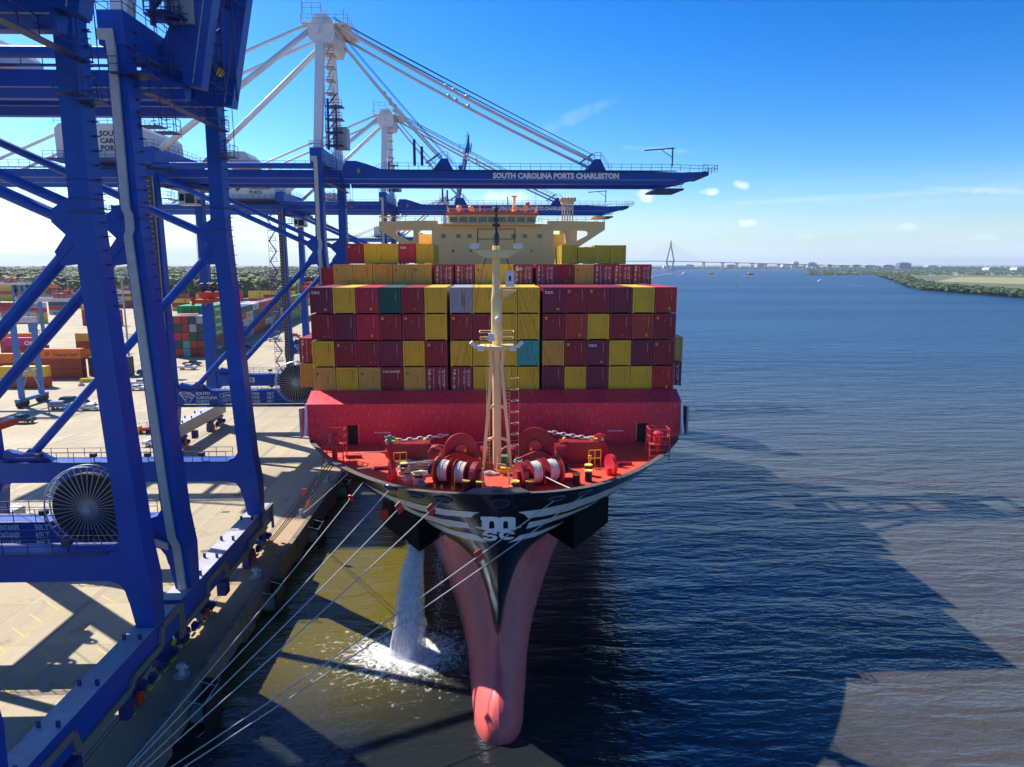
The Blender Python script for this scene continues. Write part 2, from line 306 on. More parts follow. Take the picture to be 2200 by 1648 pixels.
def concrete():
    m = bpy.data.materials.new('quay_concrete'); m.use_nodes = True; t = m.node_tree; b = t.nodes['Principled BSDF']
    g = N(t, 'ShaderNodeNewGeometry'); sp = N(t, 'ShaderNodeSeparateXYZ'); t.links.new(g.outputs['Position'], sp.inputs[0])
    n1 = N(t, 'ShaderNodeTexNoise'); n1.inputs['Scale'].default_value = .09; n1.inputs['Detail'].default_value = 10; n1.inputs['Roughness'].default_value = .65; t.links.new(g.outputs['Position'], n1.inputs['Vector'])
    n3 = N(t, 'ShaderNodeTexNoise'); n3.inputs['Scale'].default_value = 2.2; n3.inputs['Detail'].default_value = 8; t.links.new(g.outputs['Position'], n3.inputs['Vector'])
    st = N(t, 'ShaderNodeTexNoise'); st.inputs['Scale'].default_value = .5; st.inputs['Detail'].default_value = 8
    sm = N(t, 'ShaderNodeMapping'); sm.inputs['Scale'].default_value = (1, .05, 1); t.links.new(g.outputs['Position'], sm.inputs[0]); t.links.new(sm.outputs[0], st.inputs['Vector'])
    mx = N(t, 'ShaderNodeMix', data_type='RGBA'); mx.inputs[6].default_value = (.32, .255, .155, 1); mx.inputs[7].default_value = (.52, .43, .285, 1)
    t.links.new(math_(t, 'ADD', math_(t, 'MULTIPLY', n1.outputs[0], .6), math_(t, 'MULTIPLY', n3.outputs[0], .4)), mx.inputs[0])
    # tyre marks along the quay, slab joints, stained strip along the edge
    ty = math_(t, 'MULTIPLY', math_(t, 'SUBTRACT', st.outputs[0], .54, clamp=True), 3.5, clamp=True)
    m2 = N(t, 'ShaderNodeMix', data_type='RGBA'); t.links.new(math_(t, 'MULTIPLY', ty, .6), m2.inputs[0]); t.links.new(mx.outputs[2], m2.inputs[6]); m2.inputs[7].default_value = (.25, .22, .18, 1)
    jx = math_(t, 'LESS_THAN', math_(t, 'ABSOLUTE', math_(t, 'SUBTRACT', math_(t, 'FRACT', math_(t, 'DIVIDE', sp.outputs[0], 6.1)), .5)), .006)
    jy = math_(t, 'LESS_THAN', math_(t, 'ABSOLUTE', math_(t, 'SUBTRACT', math_(t, 'FRACT', math_(t, 'DIVIDE', sp.outputs[1], 7.6)), .5)), .005)
    m3 = N(t, 'ShaderNodeMix', data_type='RGBA'); t.links.new(math_(t, 'MULTIPLY', math_(t, 'MAXIMUM', jx, jy), .45), m3.inputs[0]); t.links.new(m2.outputs[2], m3.inputs[6]); m3.inputs[7].default_value = (.14, .13, .11, 1)
    ed = math_(t, 'MULTIPLY', math_(t, 'ADD', math_(t, 'MULTIPLY', math_(t, 'ADD', sp.outputs[0], 29.5), .35), math_(t, 'MULTIPLY', math_(t, 'SUBTRACT', n1.outputs[0], .5), 3)), .75, clamp=True)
    m4 = N(t, 'ShaderNodeMix', data_type='RGBA'); t.links.new(math_(t, 'MULTIPLY', ed, .62), m4.inputs[0]); t.links.new(m3.outputs[2], m4.inputs[6]); m4.inputs[7].default_value = (.36, .19, .09, 1)
    oi = N(t, 'ShaderNodeTexNoise'); oi.inputs['Scale'].default_value = .33; oi.inputs['Detail'].default_value = 5; oi.inputs['Distortion'].default_value = .8; t.links.new(g.outputs['Position'], oi.inputs['Vector'])
    m5 = N(t, 'ShaderNodeMix', data_type='RGBA'); t.links.new(math_(t, 'MULTIPLY', math_(t, 'SUBTRACT', oi.outputs[0], .62, clamp=True), 5, clamp=True), m5.inputs[0]); t.links.new(m4.outputs[2], m5.inputs[6]); m5.inputs[7].default_value = (.16, .13, .10, 1)
    pa = N(t, 'ShaderNodeTexWhiteNoise', noise_dimensions='2D'); pc = N(t, 'ShaderNodeCombineXYZ'); t.links.new(math_(t, 'FLOOR', math_(t, 'ADD', math_(t, 'DIVIDE', sp.outputs[0], 6.1), .5)), pc.inputs[0]); t.links.new(math_(t, 'FLOOR', math_(t, 'ADD', math_(t, 'DIVIDE', sp.outputs[1], 7.6), .5)), pc.inputs[1]); t.links.new(pc.outputs[0], pa.inputs['Vector'])
    m6 = N(t, 'ShaderNodeHueSaturation'); t.links.new(math_(t, 'ADD', math_(t, 'MULTIPLY', pa.outputs[0], .22), .88), m6.inputs['Value']); t.links.new(m5.outputs[2], m6.inputs['Color'])
    t.links.new(m6.outputs[0], b.inputs['Base Color']); b.inputs['Roughness'].default_value = .85
    bp = N(t, 'ShaderNodeBump'); bp.inputs['Strength'].default_value = .15; bp.inputs['Distance'].default_value = .03; t.links.new(n3.outputs[0], bp.inputs['Height']); t.links.new(bp.outputs[0], b.inputs['Normal'])
    return m
CONC = concrete()
mb = MB(); mb.add([(-2600, -150, QZ), (QX - .6, -150, QZ), (QX - .6, 2500, QZ), (-2600, 2500, QZ)], [(0, 1, 2, 3)])
struct(mb.build('quay_apron', CONC))
EDGE = mat('weathered_quay_edge', (.20, .17, .13), .9, var=.35, vscale=1.4, dirt=(.05, .045, .035), damt=.5, dscale=.7, bump=.8, bscale=2.5)
mb = MB(); mb.box(QX - .6, QX, -150, 1500, 1.0, QZ + .22)
for k in range(60): mb.box(QX - .5, QX - .05, -30 + k * 9.2, -30 + k * 9.2 + 3.0, .35, 1.0)
mb.box(QX - 1.6, QX - .7, -150, 1500, -1.5, QZ - .02)
struct(mb.build('quay_wall', EDGE))
PAINTY = mat('yellow_road_paint', (.62, .45, .05), .75, var=.25, vscale=1.5, dirt=(.42, .36, .26), damt=.4, dscale=3)
PAINTW = mat('white_road_paint', (.70, .69, .64), .75, var=.15, vscale=1.5, dirt=(.42, .38, .3), damt=.4, dscale=3)
RAILM = mat('rail_slot', (.07, .06, .055), .6, var=.3)
mb = MB(); zl = QZ + .006
def strip(mb, p0, p1, w, z=zl):
    p0, p1 = V(p0), V(p1); d = (p1 - p0).normalized(); a = V((-d.y, d.x)) * (w / 2)
    mb.add([(*(p0 - a), z), (*(p1 - a), z), (*(p1 + a), z), (*(p0 + a), z)], [(0, 1, 2, 3)])
for x in (-44.3, -39.5, -34.5):
    for k in range(-8, 30):
        y = 65.1 + (0 if x < -41 else -1.3) - 2.47 * (k - 4)
        if y > 30 and y < 70: strip(mb, (x, y), (x + 2.1, y - 1.6), .14)
    strip(mb, (x + 2.2, -20), (x + 2.2, 400), .08)
for x in (-30.6, -31.3): strip(mb, (x, -20), (x, 500), .13)
for k in range(10): strip(mb, (-31.3, 70 + k * 6), (-33.5, 68 + k * 6), .12)
struct(mb.build('yellow_road_markings', PAINTY))
mb = MB()
for x in (-62.5, -66.5, -71): strip(mb, (x, 30), (x, 420), .12)
for k in range(9): strip(mb, (-75 - k * 3.0, 128), (-70 - k * 3.0, 134), .12)
for k in range(9): strip(mb, (-60 - k * 3.0, 98), (-57 - k * 3.0, 106), .12)
strip(mb, (-35, 120.4), (-24.5, 120.4), .12)
struct(mb.build('white_road_markings', PAINTW))
mb = MB()
for x in (-40.2, -39.85, -27.75, -27.45, -56.5, -56.25): strip(mb, (x, -60), (x, 900), .09)
struct(mb.build('crane_rails', RAILM))
# manhole covers and patches
mb = MB()
for x, y in ((-36, 90), (-38, 84), (-35, 101), (-33.5, 77), (-34, 71), (-37, 97)): mb.box(x - .5, x + .5, y - .35, y + .35, QZ, QZ + .012)
tag(mb.build('drain_covers', RAILM), 'dark steel drain covers set flush in the pale concrete apron', 'drain covers', kind='structure')
# ------------------------------------------------------------------ gantry cranes
KY = 9.15
def leg_path(side):   # local x offset, z, width X, depth Y
    if side == 'w': return [(.40, 4.7, 1.4, 1.7), (.15, 8.4, 2.0, 1.9), (-.05, 11.4, 1.65, 1.9), (-1.3, 36.7, 1.5, 1.8), (-1.2, 52.0, 1.3, 1.8)]
    return [(-28.8, 4.7, 1.4, 1.7), (-28.8, 8.4, 2.2, 1.9), (-28.8, 11.4, 1.8, 1.9), (-28.8, 48.5, 1.3, 1.7)]
def make_crane(raised, label):
    c = empty('gantry_crane', (-27.7, 0, QZ), label, 'crane', 'ship-to-shore gantry cranes along the quay')
    for side in 'wl':
        for sy_ in (-1, 1):
            mb = MB(); pts = leg_path(side)
            for a, b in zip(pts, pts[1:]): mb.beam((a[0], sy_ * KY, a[1]), (b[0], sy_ * KY, b[1]), a[2], a[3], b[2], b[3], up=(0, 1, 0))
            lg = mb.build('leg', BLUE, c)
            mb = MB()
            for i in (3,) if side == 'w' else ():
                p = pts[i]; mb.box(p[0] - p[2] / 2 - .12, p[0] + p[2] / 2 + .12, sy_ * KY - 1.02, sy_ * KY + 1.02, p[1] - .06, p[1] + .06)
                for q in (.9, 2.2): mb.box(p[0] - p[2] / 2 - .08, p[0] + p[2] / 2 + .08, sy_ * KY - .98, sy_ * KY + .98, p[1] + q - .03, p[1] + q + .03)
            x = pts[-1][0] + pts[-1][2] / 2 + .05; y = sy_ * KY + .4
            for k in range(22 if side == 'w' else 0):   # ladder rungs on the water face
                z = 30 + k; f = -1.45 + (z - 36.7) * (.1 / 15.3) if z > 36.7 else -.2 + (z - 11.4) * (-1.25 / 25.3)
                mb.box(f + .9, f + 1.25, y - .25, y + .25, z - .03, z + .03)
            if mb.f: mb.build('flange', BLUED, lg)
    # cable conduit on the near water-side leg
    mb = MB(); yf = -KY - .98
    pl = [(-2.35, 50.0), (-1.75, 50.0), (-1.7, 49.0), (-1.75, 37.4), (-1.55, 36.9), (-1.55, 35.8), (-1.75, 35.2), (-.75, 14.0), (-.45, 9.6), (-.1, 8.8), (.15, 4.0)]
    pl2 = [(-2.35, 50.8), (-1.15, 50.8), (-1.08, 49.6), (-1.13, 37.4), (-.93, 36.9), (-.93, 35.8), (-1.13, 35.2), (-.13, 14.0), (.17, 9.6), (.52, 8.8), (.77, 4.0)]
    for i in range(len(pl) - 1): mb.prism([pl[i], pl2[i], pl2[i + 1], pl[i + 1]], yf - .28, yf)
    mb.prism([(-2.6, 9.3), (-2.6, 9.9), (-.5, 9.1), (-.5, 8.5)], yf - .26, yf - .01)
    mb.build('cable_conduit', CONDUIT, c)
    for sy_ in (-1, 1):
        y = sy_ * KY; mb = MB(); mb.box(-28, -.9, y - .75, y + .75, 8.7, 11.15)
        for x0, s_ in ((-.8, -1), (-27.9, 1)):
            for zz, q in ((8.7, -1), (11.15, 1)):
                mb.prism([(x0, zz - .02 * q), (x0 + s_ * 1.5, zz - .02 * q), (x0 + s_ * .6, zz + q * .3), (x0 + s_ * .2, zz + q * .9), (x0, zz + q * 1.8)], y - .7, y + .7)
        pb = mb.build('portal_beam', BLUE, c)
        mb = MB(); mb.box(-27, -2, y - 1.1, y - .76, 11.0, 11.14); mb.box(-27, -2, y + .76, y + 1.1, 11.0, 11.14)
        mb.rail([(-26.5, y - 1.05, 11.15), (-2.2, y - 1.05, 11.15)]); mb.rail([(-26.5, y + 1.05, 11.15), (-2.2, y + 1.05, 11.15)])
        mb.build('walkway_railing', BLUED, pb)
        mb = MB()
        for x in (-23, -17, -11, -5): mb.box(x - .3, x + .3, y - 1.0, y - .5, 11.7, 12.1); mb.tube((x, y - .7, 11.1), (x, y - .7, 11.7), .06, 4)
        mb.build('floodlight', DARK, pb)
        # sill beams live on the rails, braces tie the frame
    for x, s_ in ((0.2, 'w'), (-28.8, 'l')):
        mb = MB(); mb.box(x - .95, x + .95, -12.2, 12.2, 2.55, 4.72)
        sb = mb.build('sill_beam', BLUE if s_ == 'w' else GREYP, c)
        mb = MB(); mb.box(x - .9, x + .9, -12.1, 12.1, 4.72, 4.76)
        mb.build('lit_beam_top', mat('lilac_lit_top', (.42, .42, .47), .5, var=.2, vscale=.8, dirt=(.2, .25, .3), damt=.3), sb)  # pale sheet paints the sunlit look of the beam's top face
        mb = MB()
        for q in (-7.4, -3.5, .8, 6.6): mb.beam((x - .6, q, 4.76), (x - .6, q, 5.2), .25, .1); mb.beam((x + .6, q, 4.76), (x + .6, q, 5.2), .25, .1)
        mb.build('lifting_lug', BLUED, sb)
        if s_ == 'w':
            mb = MB(); xx = x + .95; zz = 4.3; y = 12.3
            steps = [(12.3, 4.45), (9.2, 4.45), (8.7, 3.0), (4.4, 3.0), (3.9, 2.4), (-2.5, 2.4), (-3, 3.9), (-6.8, 3.9), (-7.3, 2.5), (-12.2, 2.5)]
            for a, b in zip(steps, steps[1:]): mb.beam((xx + .12, a[0], a[1]), (xx + .12, b[0], b[1]), .22, .55)
            for yy in (-12.3, 12.3): mb.box(x - .8, x + 1.05, yy - .1, yy + .1, 4.0, 4.55); mb.box(x + .85, x + 1.1, yy - .15, yy + .15, 1.6, 4.5)
            mb.build('cable_tray', TRAY, sb)
        for sy_ in (-1, 1):
            mb = MB()
            yc = sy_ * 8.6
            mb.prism([(yc - 3.4, 1.75), (yc - 2.9, 2.2), (yc - .7, 2.54), (yc + .7, 2.54), (yc + 2.9, 2.2), (yc + 3.4, 1.75), (yc + 2.2, 1.5), (yc, 1.95), (yc - 2.2, 1.5)], x - .5, x + .5, 'x')
            for q in (-2.4, 2.4): mb.prism([(yc + q - 1.25, .5), (yc + q - 1.1, 1.0), (yc + q - .3, 1.55), (yc + q + .3, 1.55), (yc + q + 1.1, 1.0), (yc + q + 1.25, .5)], x - .42, x + .42, 'x')
            bo = mb.build('bogie', BLUED, sb)
            for q in (-3.15, -1.65, 1.65, 3.15):
                w = MB().tube((x - .14, yc + q, .42), (x + .14, yc + q, .42), .4, 14); w.tube((x - .5, yc + q, .42), (x + .5, yc + q, .42), .12, 8); w.build('wheel', DARK, bo)
            mm = MB()
            for q in (-2.9, -.9, 1.0, 2.9):
                mm.tube((x + .5, yc + q, .95), (x + 1.0, yc + q, .95), .22, 8); mm.box(x + .45, x + .8, yc + q - .3, yc + q + .3, .5, 1.2)
            mm.build('drive_motor', [BLUED], bo)
            mm = MB(); e = yc + sy_ * 3.55
            mm.tube((x, e - .3, .9), (x, e + .3, .9), .22, 10); mm.box(x - .6, x + .6, e - .15, e + .15, .3, .6)
            for q in range(5): mm.box(x + .62, x + .8, yc - 3 + q * 1.3, yc - 2.4 + q * 1.3, .25, .4)
            mm.build('rail_guard', YELP, bo)
        mm = MB(); mm.box(x + .5, x + 1.35, -3.9, -2.8, .9, 2.3); mm.box(x + .5, x + 1.2, 3.0, 3.8, .5, 2.1); mm.build('control_cabinet', BLUED, sb)
        mm = MB(); mm.tube((x + 1.1, 4.6, 1.2), (x + 1.35, 4.6, 1.2), .5, 14); mm.tube((x + 1.1, -8, 1.3), (x + 1.3, -8, 1.3), .42, 14); mm.build('storm_anchor_disc', REDP, sb)
    nx, nz = -2.1, 35.2
    for sy_ in (-1, 1):
        y = sy_ * KY
        MB().tube((nx, y, nz + .6), (-27.8, y, 47.5), .43, 12).build('brace', BLUE, c, smooth=False)
        MB().tube((nx, y, nz - .4), (-24.6, y, 11.4), .46, 12).build('brace', BLUE, c, smooth=False)
        mb = MB(); mb.prism([(-1.9, 39.2), (-2.15, 37.8), (-3.6, 36.9), (-3.7, 36.0), (-2.8, 35.1), (-3.7, 33.9), (-3.3, 32.9), (-2.6, 33.0), (-2.15, 33.0), (-1.8, 32.2), (-1.7, 30.5)], y - .4, y + .4)
        mb.prism([(-27.4, 11.2), (-21.8, 11.2), (-23.2, 12.0), (-24.2, 12.6), (-25, 11.9), (-27.0, 12.4)], y - .45, y + .45)
        mb.build('gusset', BLUE, c)
        MB().tube((-1.8, y, 49.4), (-28.8, y, 49.4), .45, 12).build('top_tie', BLUE, c, smooth=False)
    for x in (-1.35, -28.8):
        mb = MB(); mb.box(x - 1.0, x + 1.0, -10.2, 10.2, 49.7, 52.2)
        for s_ in (-1, 1): mb.box(x - .55, x + .55, s_ * 3.6 - 1.1, s_ * 3.6 + 1.1, 48.8, 49.7)
        cb = mb.build('cross_beam', BLUE, c)
        mb = MB(); mb.rail([(x - 1, -10.2, 52.2), (x - 1, 10.2, 52.2), (x + 1, 10.2, 52.2), (x + 1, -10.2, 52.2)], close=True)
        mb.box(x + 1.0, x + 1.8, -8.5, 8.5, 46.6, 46.68); mb.rail([(x + 1.0, -8.5, 46.68), (x + 1.8, -8.5, 46.68), (x + 1.8, 8.5, 46.68)], r=.04)
        for yy in (-8.0, -5.4, 6.0, 8.3):
            mb.tube((x + 2.3, yy, 44), (x + 2.3, yy, 52), .04, 4); mb.box(x + .8, x + 2.4, yy - .7, yy + .7, 44, 44.08); mb.rail([(x + .8, yy - .7, 44.08), (x + 2.4, yy - .7, 44.08), (x + 2.4, yy + .7, 44.08)], r=.035)
            for q in range(12): mb.box(x + 1.4, x + 1.9, yy - .03, yy + .03, 44.5 + q * .6, 44.56 + q * .6)
        mb.build('access_platform', BLUED, cb)
    # girders
    for s_ in (-1, 1):
        mb = MB(); mb.prism([(3.6 * s_ - .75, 47.9), (3.6 * s_ - .45, 47.1), (3.6 * s_ + .45, 47.1), (3.6 * s_ + .75, 47.9), (3.6 * s_ + .75, 49.35), (3.6 * s_ - .75, 49.35)], -66, 1.4, 'x')
        g_ = mb.build('girder', BLUE, c)
        mb = MB(); y = s_ * 5.0
        mb.box(-66, 1, min(y, s_ * 4.4), max(y, s_ * 4.4), 49.55, 49.65); mb.rail([(-66, y, 49.65), (1, y, 49.65)], r=.04); mb.build('walkway_railing', BLUED, g_)
        MB().box(-66, 1.2, 3.6 * s_ - .8, 3.6 * s_ + .8, 47.88, 47.97).build('trolley_rail', GREYP, g_)
    mb = MB()
    for k in range(12): mb.box(-64 + k * 5.2, -63.4 + k * 5.2, -3, 3, 48.6, 49.4)
    mb.box(-66.5, -66, -4.4, 4.4, 47.2, 49.6); mb.build('girder_tie', BLUE, c)
    mb = MB()   # rear truss platform
    for k in range(7):
        a = -66 - k * 1.8
        mb.rail([(a, -5, 48), (a - 1.8, -5, 48), (a - 1.8, 5, 48)], r=.06); mb.tube((a, -4, 46.5), (a - 1.8, -4, 48), .09, 4); mb.tube((a, 4, 46.5), (a - 1.8, 4, 48), .09, 4)
    mb.box(-78.6, -66, -5, 5, 47.85, 48.0); mb.box(-78, -68, -2, 2, 48.0, 49.2); mb.build('rear_platform', BLUED, c)
    # boom
    b = bpy.data.objects.new('boom', None); S.collection.objects.link(b); b.parent = c; b.location = (1.8, 0, 48.2)
    L = 66.0
    for s_ in (-1, 1):
        y = 3.6 * s_
        mb = MB(); mb.prism([(0, -1.1), (58, -1.1), (64.6, .55), (64.6, 1.1), (59, .9), (52, 1.15), (10, 1.15), (6.5, 1.4), (4.2, 2.2), (2.4, 2.7), (.6, 2.7), (0, 1.5)], y - .75, y + .75)
        g_ = mb.build('boom_girder', BLUE, b)
        mb = MB(); mb.box(0.2, 59.2, y - .8, y + .8, -.42, -.33); mb.build('trolley_rail', GREYP, g_)
        mb = MB(); yy = 4.9 * s_; mb.box(8, 59, min(yy, 4.3 * s_), max(yy, 4.3 * s_), 1.1, 1.2)
        mb.rail([(8, yy, 1.2), (58, yy, 1.15), (64.6, yy, .9)], r=.045); mb.rail([(3.4, yy, -.4), (7.5, yy, 1.3)], r=.045)
        mb.build('walkway_railing', BLUED, g_)
    mb = MB()
    for k in range(11): mb.box(3 + k * 5.6, 3.6 + k * 5.6, -2.9, 2.9, .2, 1.0)
    mb.box(63.6, 64.8, -4.6, 4.6, .4, 1.1); mb.rail([(63.6, -5, 1.1), (66.2, -5, 1.0), (66.2, 5, 1.0), (63.6, 5, 1.1)], r=.05)
    mb.box(55.5, 60.5, -4.5, 4.5, -2.1, -1.8); mb.tube((55.5, -4.4, -2), (60.5, -4.4, -1), .12, 4); mb.rail([(55.5, -4.5, -1.9), (60, -4.5, -1.9)], h=.8, r=.05)
    mb.build('boom_tie', BLUED, b)
    mb = MB()
    for x in (17.5, 44.6):
        mb.prism([(x - 1.8, 1.1), (x - 1.0, 2.2), (x - .2, 3.2), (x + .9, 3.2), (x + 1.5, 2.0), (x + 2.0, 1.1)], -4.2, -3.0); mb.prism([(x - 1.8, 1.1), (x - 1.0, 2.2), (x - .2, 3.2), (x + .9, 3.2), (x + 1.5, 2.0), (x + 2.0, 1.1)], 3.0, 4.2)
        mb.tube((x - 3, -3.6, 2.4), (x - .5, -3.6, 4.2), .16, 5); mb.rail([(x - .2, -4.2, 3.2), (x + .9, -4.2, 3.2), (x + 2.4, -4.2, 1.2)], r=.045); mb.rail([(x - .2, -4.2, 3.1), (x - 2.4, -4.2, 1.2)], r=.045)
    mb.build('stay_bracket', BLUE, b)
    mb = MB(); mb.tube((58.3, -4.2, 2), (58.3, -4.2, 5.2), .13, 6); mb.beam((58.6, -4.2, 5.1), (53.3, -4.2, 4.7), .18, .2); mb.tube((58.3, -4.2, 3.5), (56.2, -4.2, 4.9), .07, 4); mb.build('davit', BLUED, b)
    for x, r_ in ((12.6, 4.4), (13.9, 3.2)) if not raised else (): MB().tube((x, -4.0, 2), (x, -4.0, 2 + r_), .26, 8).build('buffer_post', BLUED, b)
    text('SOUTH CAROLINA PORTS CHARLESTON', 1.25, LETTER, b, 'boom_lettering', (26.4, -4.37, -.15), bold=.055, sxy=(.97, 1))
    if raised: b.rotation_euler = (0, R(-78), 0)
    # pylon
    for s_ in (-1, 1):
        MB().beam((-1.35, s_ * 8.2, 52.2), (-1.1, s_ * 4.0, 71.5), 1.35, 1.35, up=(0, 1, 0)).build('pylon_column', WHITEP, c)
    mb = MB(); mb.prism([(-3.0, 71.0), (-2.2, 70), (.9, 70), (1.5, 71.3), (1.3, 73.4), (.2, 74.6), (-1.6, 74.6), (-2.8, 73)], -4.9, 4.9)
    mb.box(-4.0, 3.8, -5.2, 5.2, 73.0, 73.15); mb.tube((-1.6, -5.3, 72), (-1.6, 5.3, 72), .7, 10)
    hd = mb.build('pylon_head', WHITEP, c)
    mb = MB(); mb.rail([(-4, -5.2, 73.15), (3.8, -5.2, 73.15), (3.8, 5.2, 73.15), (-4, 5.2, 73.15)], close=True, r=.05, h=1.3); mb.rail([(-3.6, -5.2, 74.6), (-.6, -5.2, 74.6), (-.6, 5, 74.6)], h=1.6, r=.05)
    mb.tube((3, -4.4, 73.2), (3, -4.4, 75.4), .07, 4); mb.tube((-3.8, -5, 74), (-3.8, -5, 77), .06, 4); mb.build('head_railing', GREYP, hd)
    mb = MB(); mb_a = mb; mb_b = MB()   # stair and platforms up the pylon
    for k in range(8):
        mb = mb_a if k < 4 else mb_b
        z = 53.2 + k * 2.2; q = -6.2 + k * .35
        mb.box(-.6, 2.3 if k < 4 else .9, q, q + 2.2, z, z + .15); mb.rail([(-.6, q, z), (2.3 if k < 4 else .9, q, z)], r=.045); mb.beam((-.4, q + .4, z), (1.4 if k < 4 else .7, q + .6, z + 2.2), .5, .12)
    mb_b.build('upper_stair', GREYP, c); mb = mb_a
    mb.tube((-.1, -5.8, 52.5), (-.1, -5.2, 61), .22, 6); mb.tube((1.3, -5.8, 52.5), (1.3, -5.3, 60), .16, 6); mb.build('pylon_stair', BLUED, c)
    MB().box(.4, 2.8, -4.6, -1.8, 53, 56.5).build('electrical_box', GREYP, c)
    mb = MB(); mb.beam((-.9, -3.7, 53), (-.9, -3.7, 71), .15, .3); mb.build('pylon_pipe', GREYP, c)
    hx, hz_ = 0.6, 73.0
    def sag(a, b_, s_, n=8): a, b_ = V(a), V(b_); return [a.lerp(b_, i / n) - V((0, 0, 4 * s_ * (i / n) * (1 - i / n))) for i in range(n + 1)]
    for s_ in (-1, 1):
        MB().path([(-2.2, s_ * 4.2, 72.6), (-27.5, s_ * 8.6, 52.0)], .5, 10).build('backstay', WHITEP, c, smooth=True)
        MB().path([(-2.6, s_ * 4.0, 73.4), (-60, s_ * 4.2, 49.8)], .30, 8).build('backstay', WHITEP, c, smooth=True)
        if not raised:
            for q in (-.28, .28):
                MB().path(sag((1.2, s_ * 3.9 + q, 73.4), (46.2, s_ * 3.6 + q, 51.0), .7, 10), .23, 6).build('forestay', mat('forestay_grey', (.66, .66, .66), .5, var=.1), c, smooth=True)
                MB().path(sag((1.4, s_ * 3.9 + q, 71.8), (19.2, s_ * 3.6 + q, 51.6), .5, 8), .16, 6).build('forestay', MATS['forestay_grey'], c, smooth=True)
            mb = MB()
            for t_ in (.42, .45, .5): p = V((1.2, s_ * 3.9, 73.4)).lerp(V((46.2, s_ * 3.6, 51.6)), t_) - V((0, 0, .7)); mb.ball(p, .42, 8, 5)
            for t_ in (.45, .5, .55): p = V((1.4, s_ * 3.9, 71.8)).lerp(V((19.2, s_ * 3.6, 51.6)), t_) - V((0, 0, .5)); mb.ball(p, .38, 8, 5)
            mb.build('stay_joint', MATS['forestay_grey'], c)
            for q in (0, .9): MB().path(sag((.8, s_ * (1.5 + q), 74.9), (46.6, s_ * 1.8, 52.3), .25, 8), .06, 4).build('hoist_rope', DARK, c)
            MB().path(sag((.8, s_ * 2.2, 73.9), (21, s_ * 2, 51), .2, 6), .05, 4).build('hoist_rope', DARK, c)
        else:
            MB().path([(1.2, s_ * 3.9, 72.6), (4.6, s_ * 3.7, 67), (6.3, s_ * 3.6, 76)], .19, 6).build('forestay', mat('forestay_grey', (.55, .56, .58), .5, var=.1), c, smooth=True)
    # machinery house, electric room, trolley, cab
    mb = MB(); mb.prism([(-45, 50.6), (-30.8, 50.6), (-30.8, 55.4), (-31.6, 56.2), (-44.2, 56.2), (-45, 55.4)], -8, 8)
    mh = mb.build('machinery_house', mat('house_cladding', (.66, .65, .62), .5, var=.08, vscale=.4, dirt=(.5, .48, .44), damt=.15), c)
    mb = MB(); mb.box(-46.5, -29.4, -9.4, 9.4, 50.3, 50.5); mb.rail([(-46.5, -9.4, 50.5), (-29.4, -9.4, 50.5), (-29.4, 9.4, 50.5)], r=.045); mb.rail([(-45, -8, 56.2), (-30.8, -8, 56.2), (-30.8, 8, 56.2)], r=.04, h=.9)
    for yy in (-3.6, 3.6): mb.box(-45, -31, yy - .4, yy + .4, 49.75, 50.3)
    for k in range(5): mb.box(-30.6 + k * .5, -30.1 + k * .5, -4 + k * 2, -2.6 + k * 2, 50.6, 53 - k * .2)
    mb.build('house_platform', BLUED, mh)
    text('SOUTH\nCAROLINA\nPORTS', 1.15, mat('black_lettering', (.04, .04, .05), .6), mh, 'house_lettering', (-37.6, -8.05, 54.2), bold=.03)
    mb = MB(); mb.prism([(-39.9, 54.6), (-40.8, 53.0), (-41.6, 53.9), (-42.0, 54.6), (-40.9, 54.3), (-41.3, 53.8), (-40.8, 52.4), (-39.5, 53.6)], -8.06, -8.01); mb.build('house_emblem', MATS['black_lettering'], mh)
    MB().prism([(-19.8, 50.3), (-14.6, 50.3), (-14.6, 51.6), (-15.6, 52.6), (-19.8, 52.6)], -3, 3).build('electric_room', MATS['house_cladding'], c)
    tx = -26.6
    mb = MB(); mb.box(tx - 2.8, tx + 2.8, -4.2, 4.2, 46.2, 46.9); mb.rail([(tx - 2.8, -4.6, 46.2), (tx + 3.6, -4.6, 46.2)], r=.05)
    tr = mb.build('trolley', BLUED, c)
    mb = MB(); mb.box(tx - .4, tx + 2.6, -4.4, -2.2, 43.3, 45.9); cb = mb.build('operator_cab', MATS['house_cladding'], tr)
    mb = MB(); mb.box(tx - .2, tx + .6, -4.44, -4.4, 44.0, 45.2); mb.box(tx + .8, tx + 2.4, -4.44, -4.4, 43.6, 45.3); mb.box(tx + 2.6, tx + 2.64, -4.2, -2.4, 43.6, 45.3); mb.build('cab_window', GLASS, tr)
    # spreader hanging from ropes
    sp = bpy.data.objects.new('headblock', None); S.collection.objects.link(sp); sp.parent = c
    zz = 27.0 if not raised else 17.0; sxx = -24.2
    mb = MB(); mb.box(sxx - 1.4, sxx + 1.4, -2.3, 2.3, zz, zz + 1.0); mb.box(sxx - 1.1, sxx + 1.1, -6.0, 6.0, zz - .9, zz - .2); mb.box(sxx - 1.25, sxx - .9, -6.1, -5.5, zz - 1.2, zz + .3); mb.box(sxx + .9, sxx + 1.25, -6.1, -5.5, zz - 1.2, zz + .3)
    mb.build('spreader_frame', mat('spreader_orange_red', (.72, .07, .02), .5, var=.2), sp)
    mb = MB()
    for xx in (-.9, .9):
        for yy in (-1.6, 1.6): mb.ring((sxx + xx, yy, zz + 1.9), .62, .16, 'y', 14, 5); mb.box(sxx + xx - .2, sxx + xx + .2, yy - .3, yy + .3, zz + 1, zz + 2)
    mb.build('rope_sheave', DARK, sp)
    mb = MB()
    for xx in (-1.4, 1.4):
        for yy in (-1.6, 1.6): mb.tube((sxx + xx, yy, zz + 2), (sxx + xx, yy, 46.3), .035, 4)
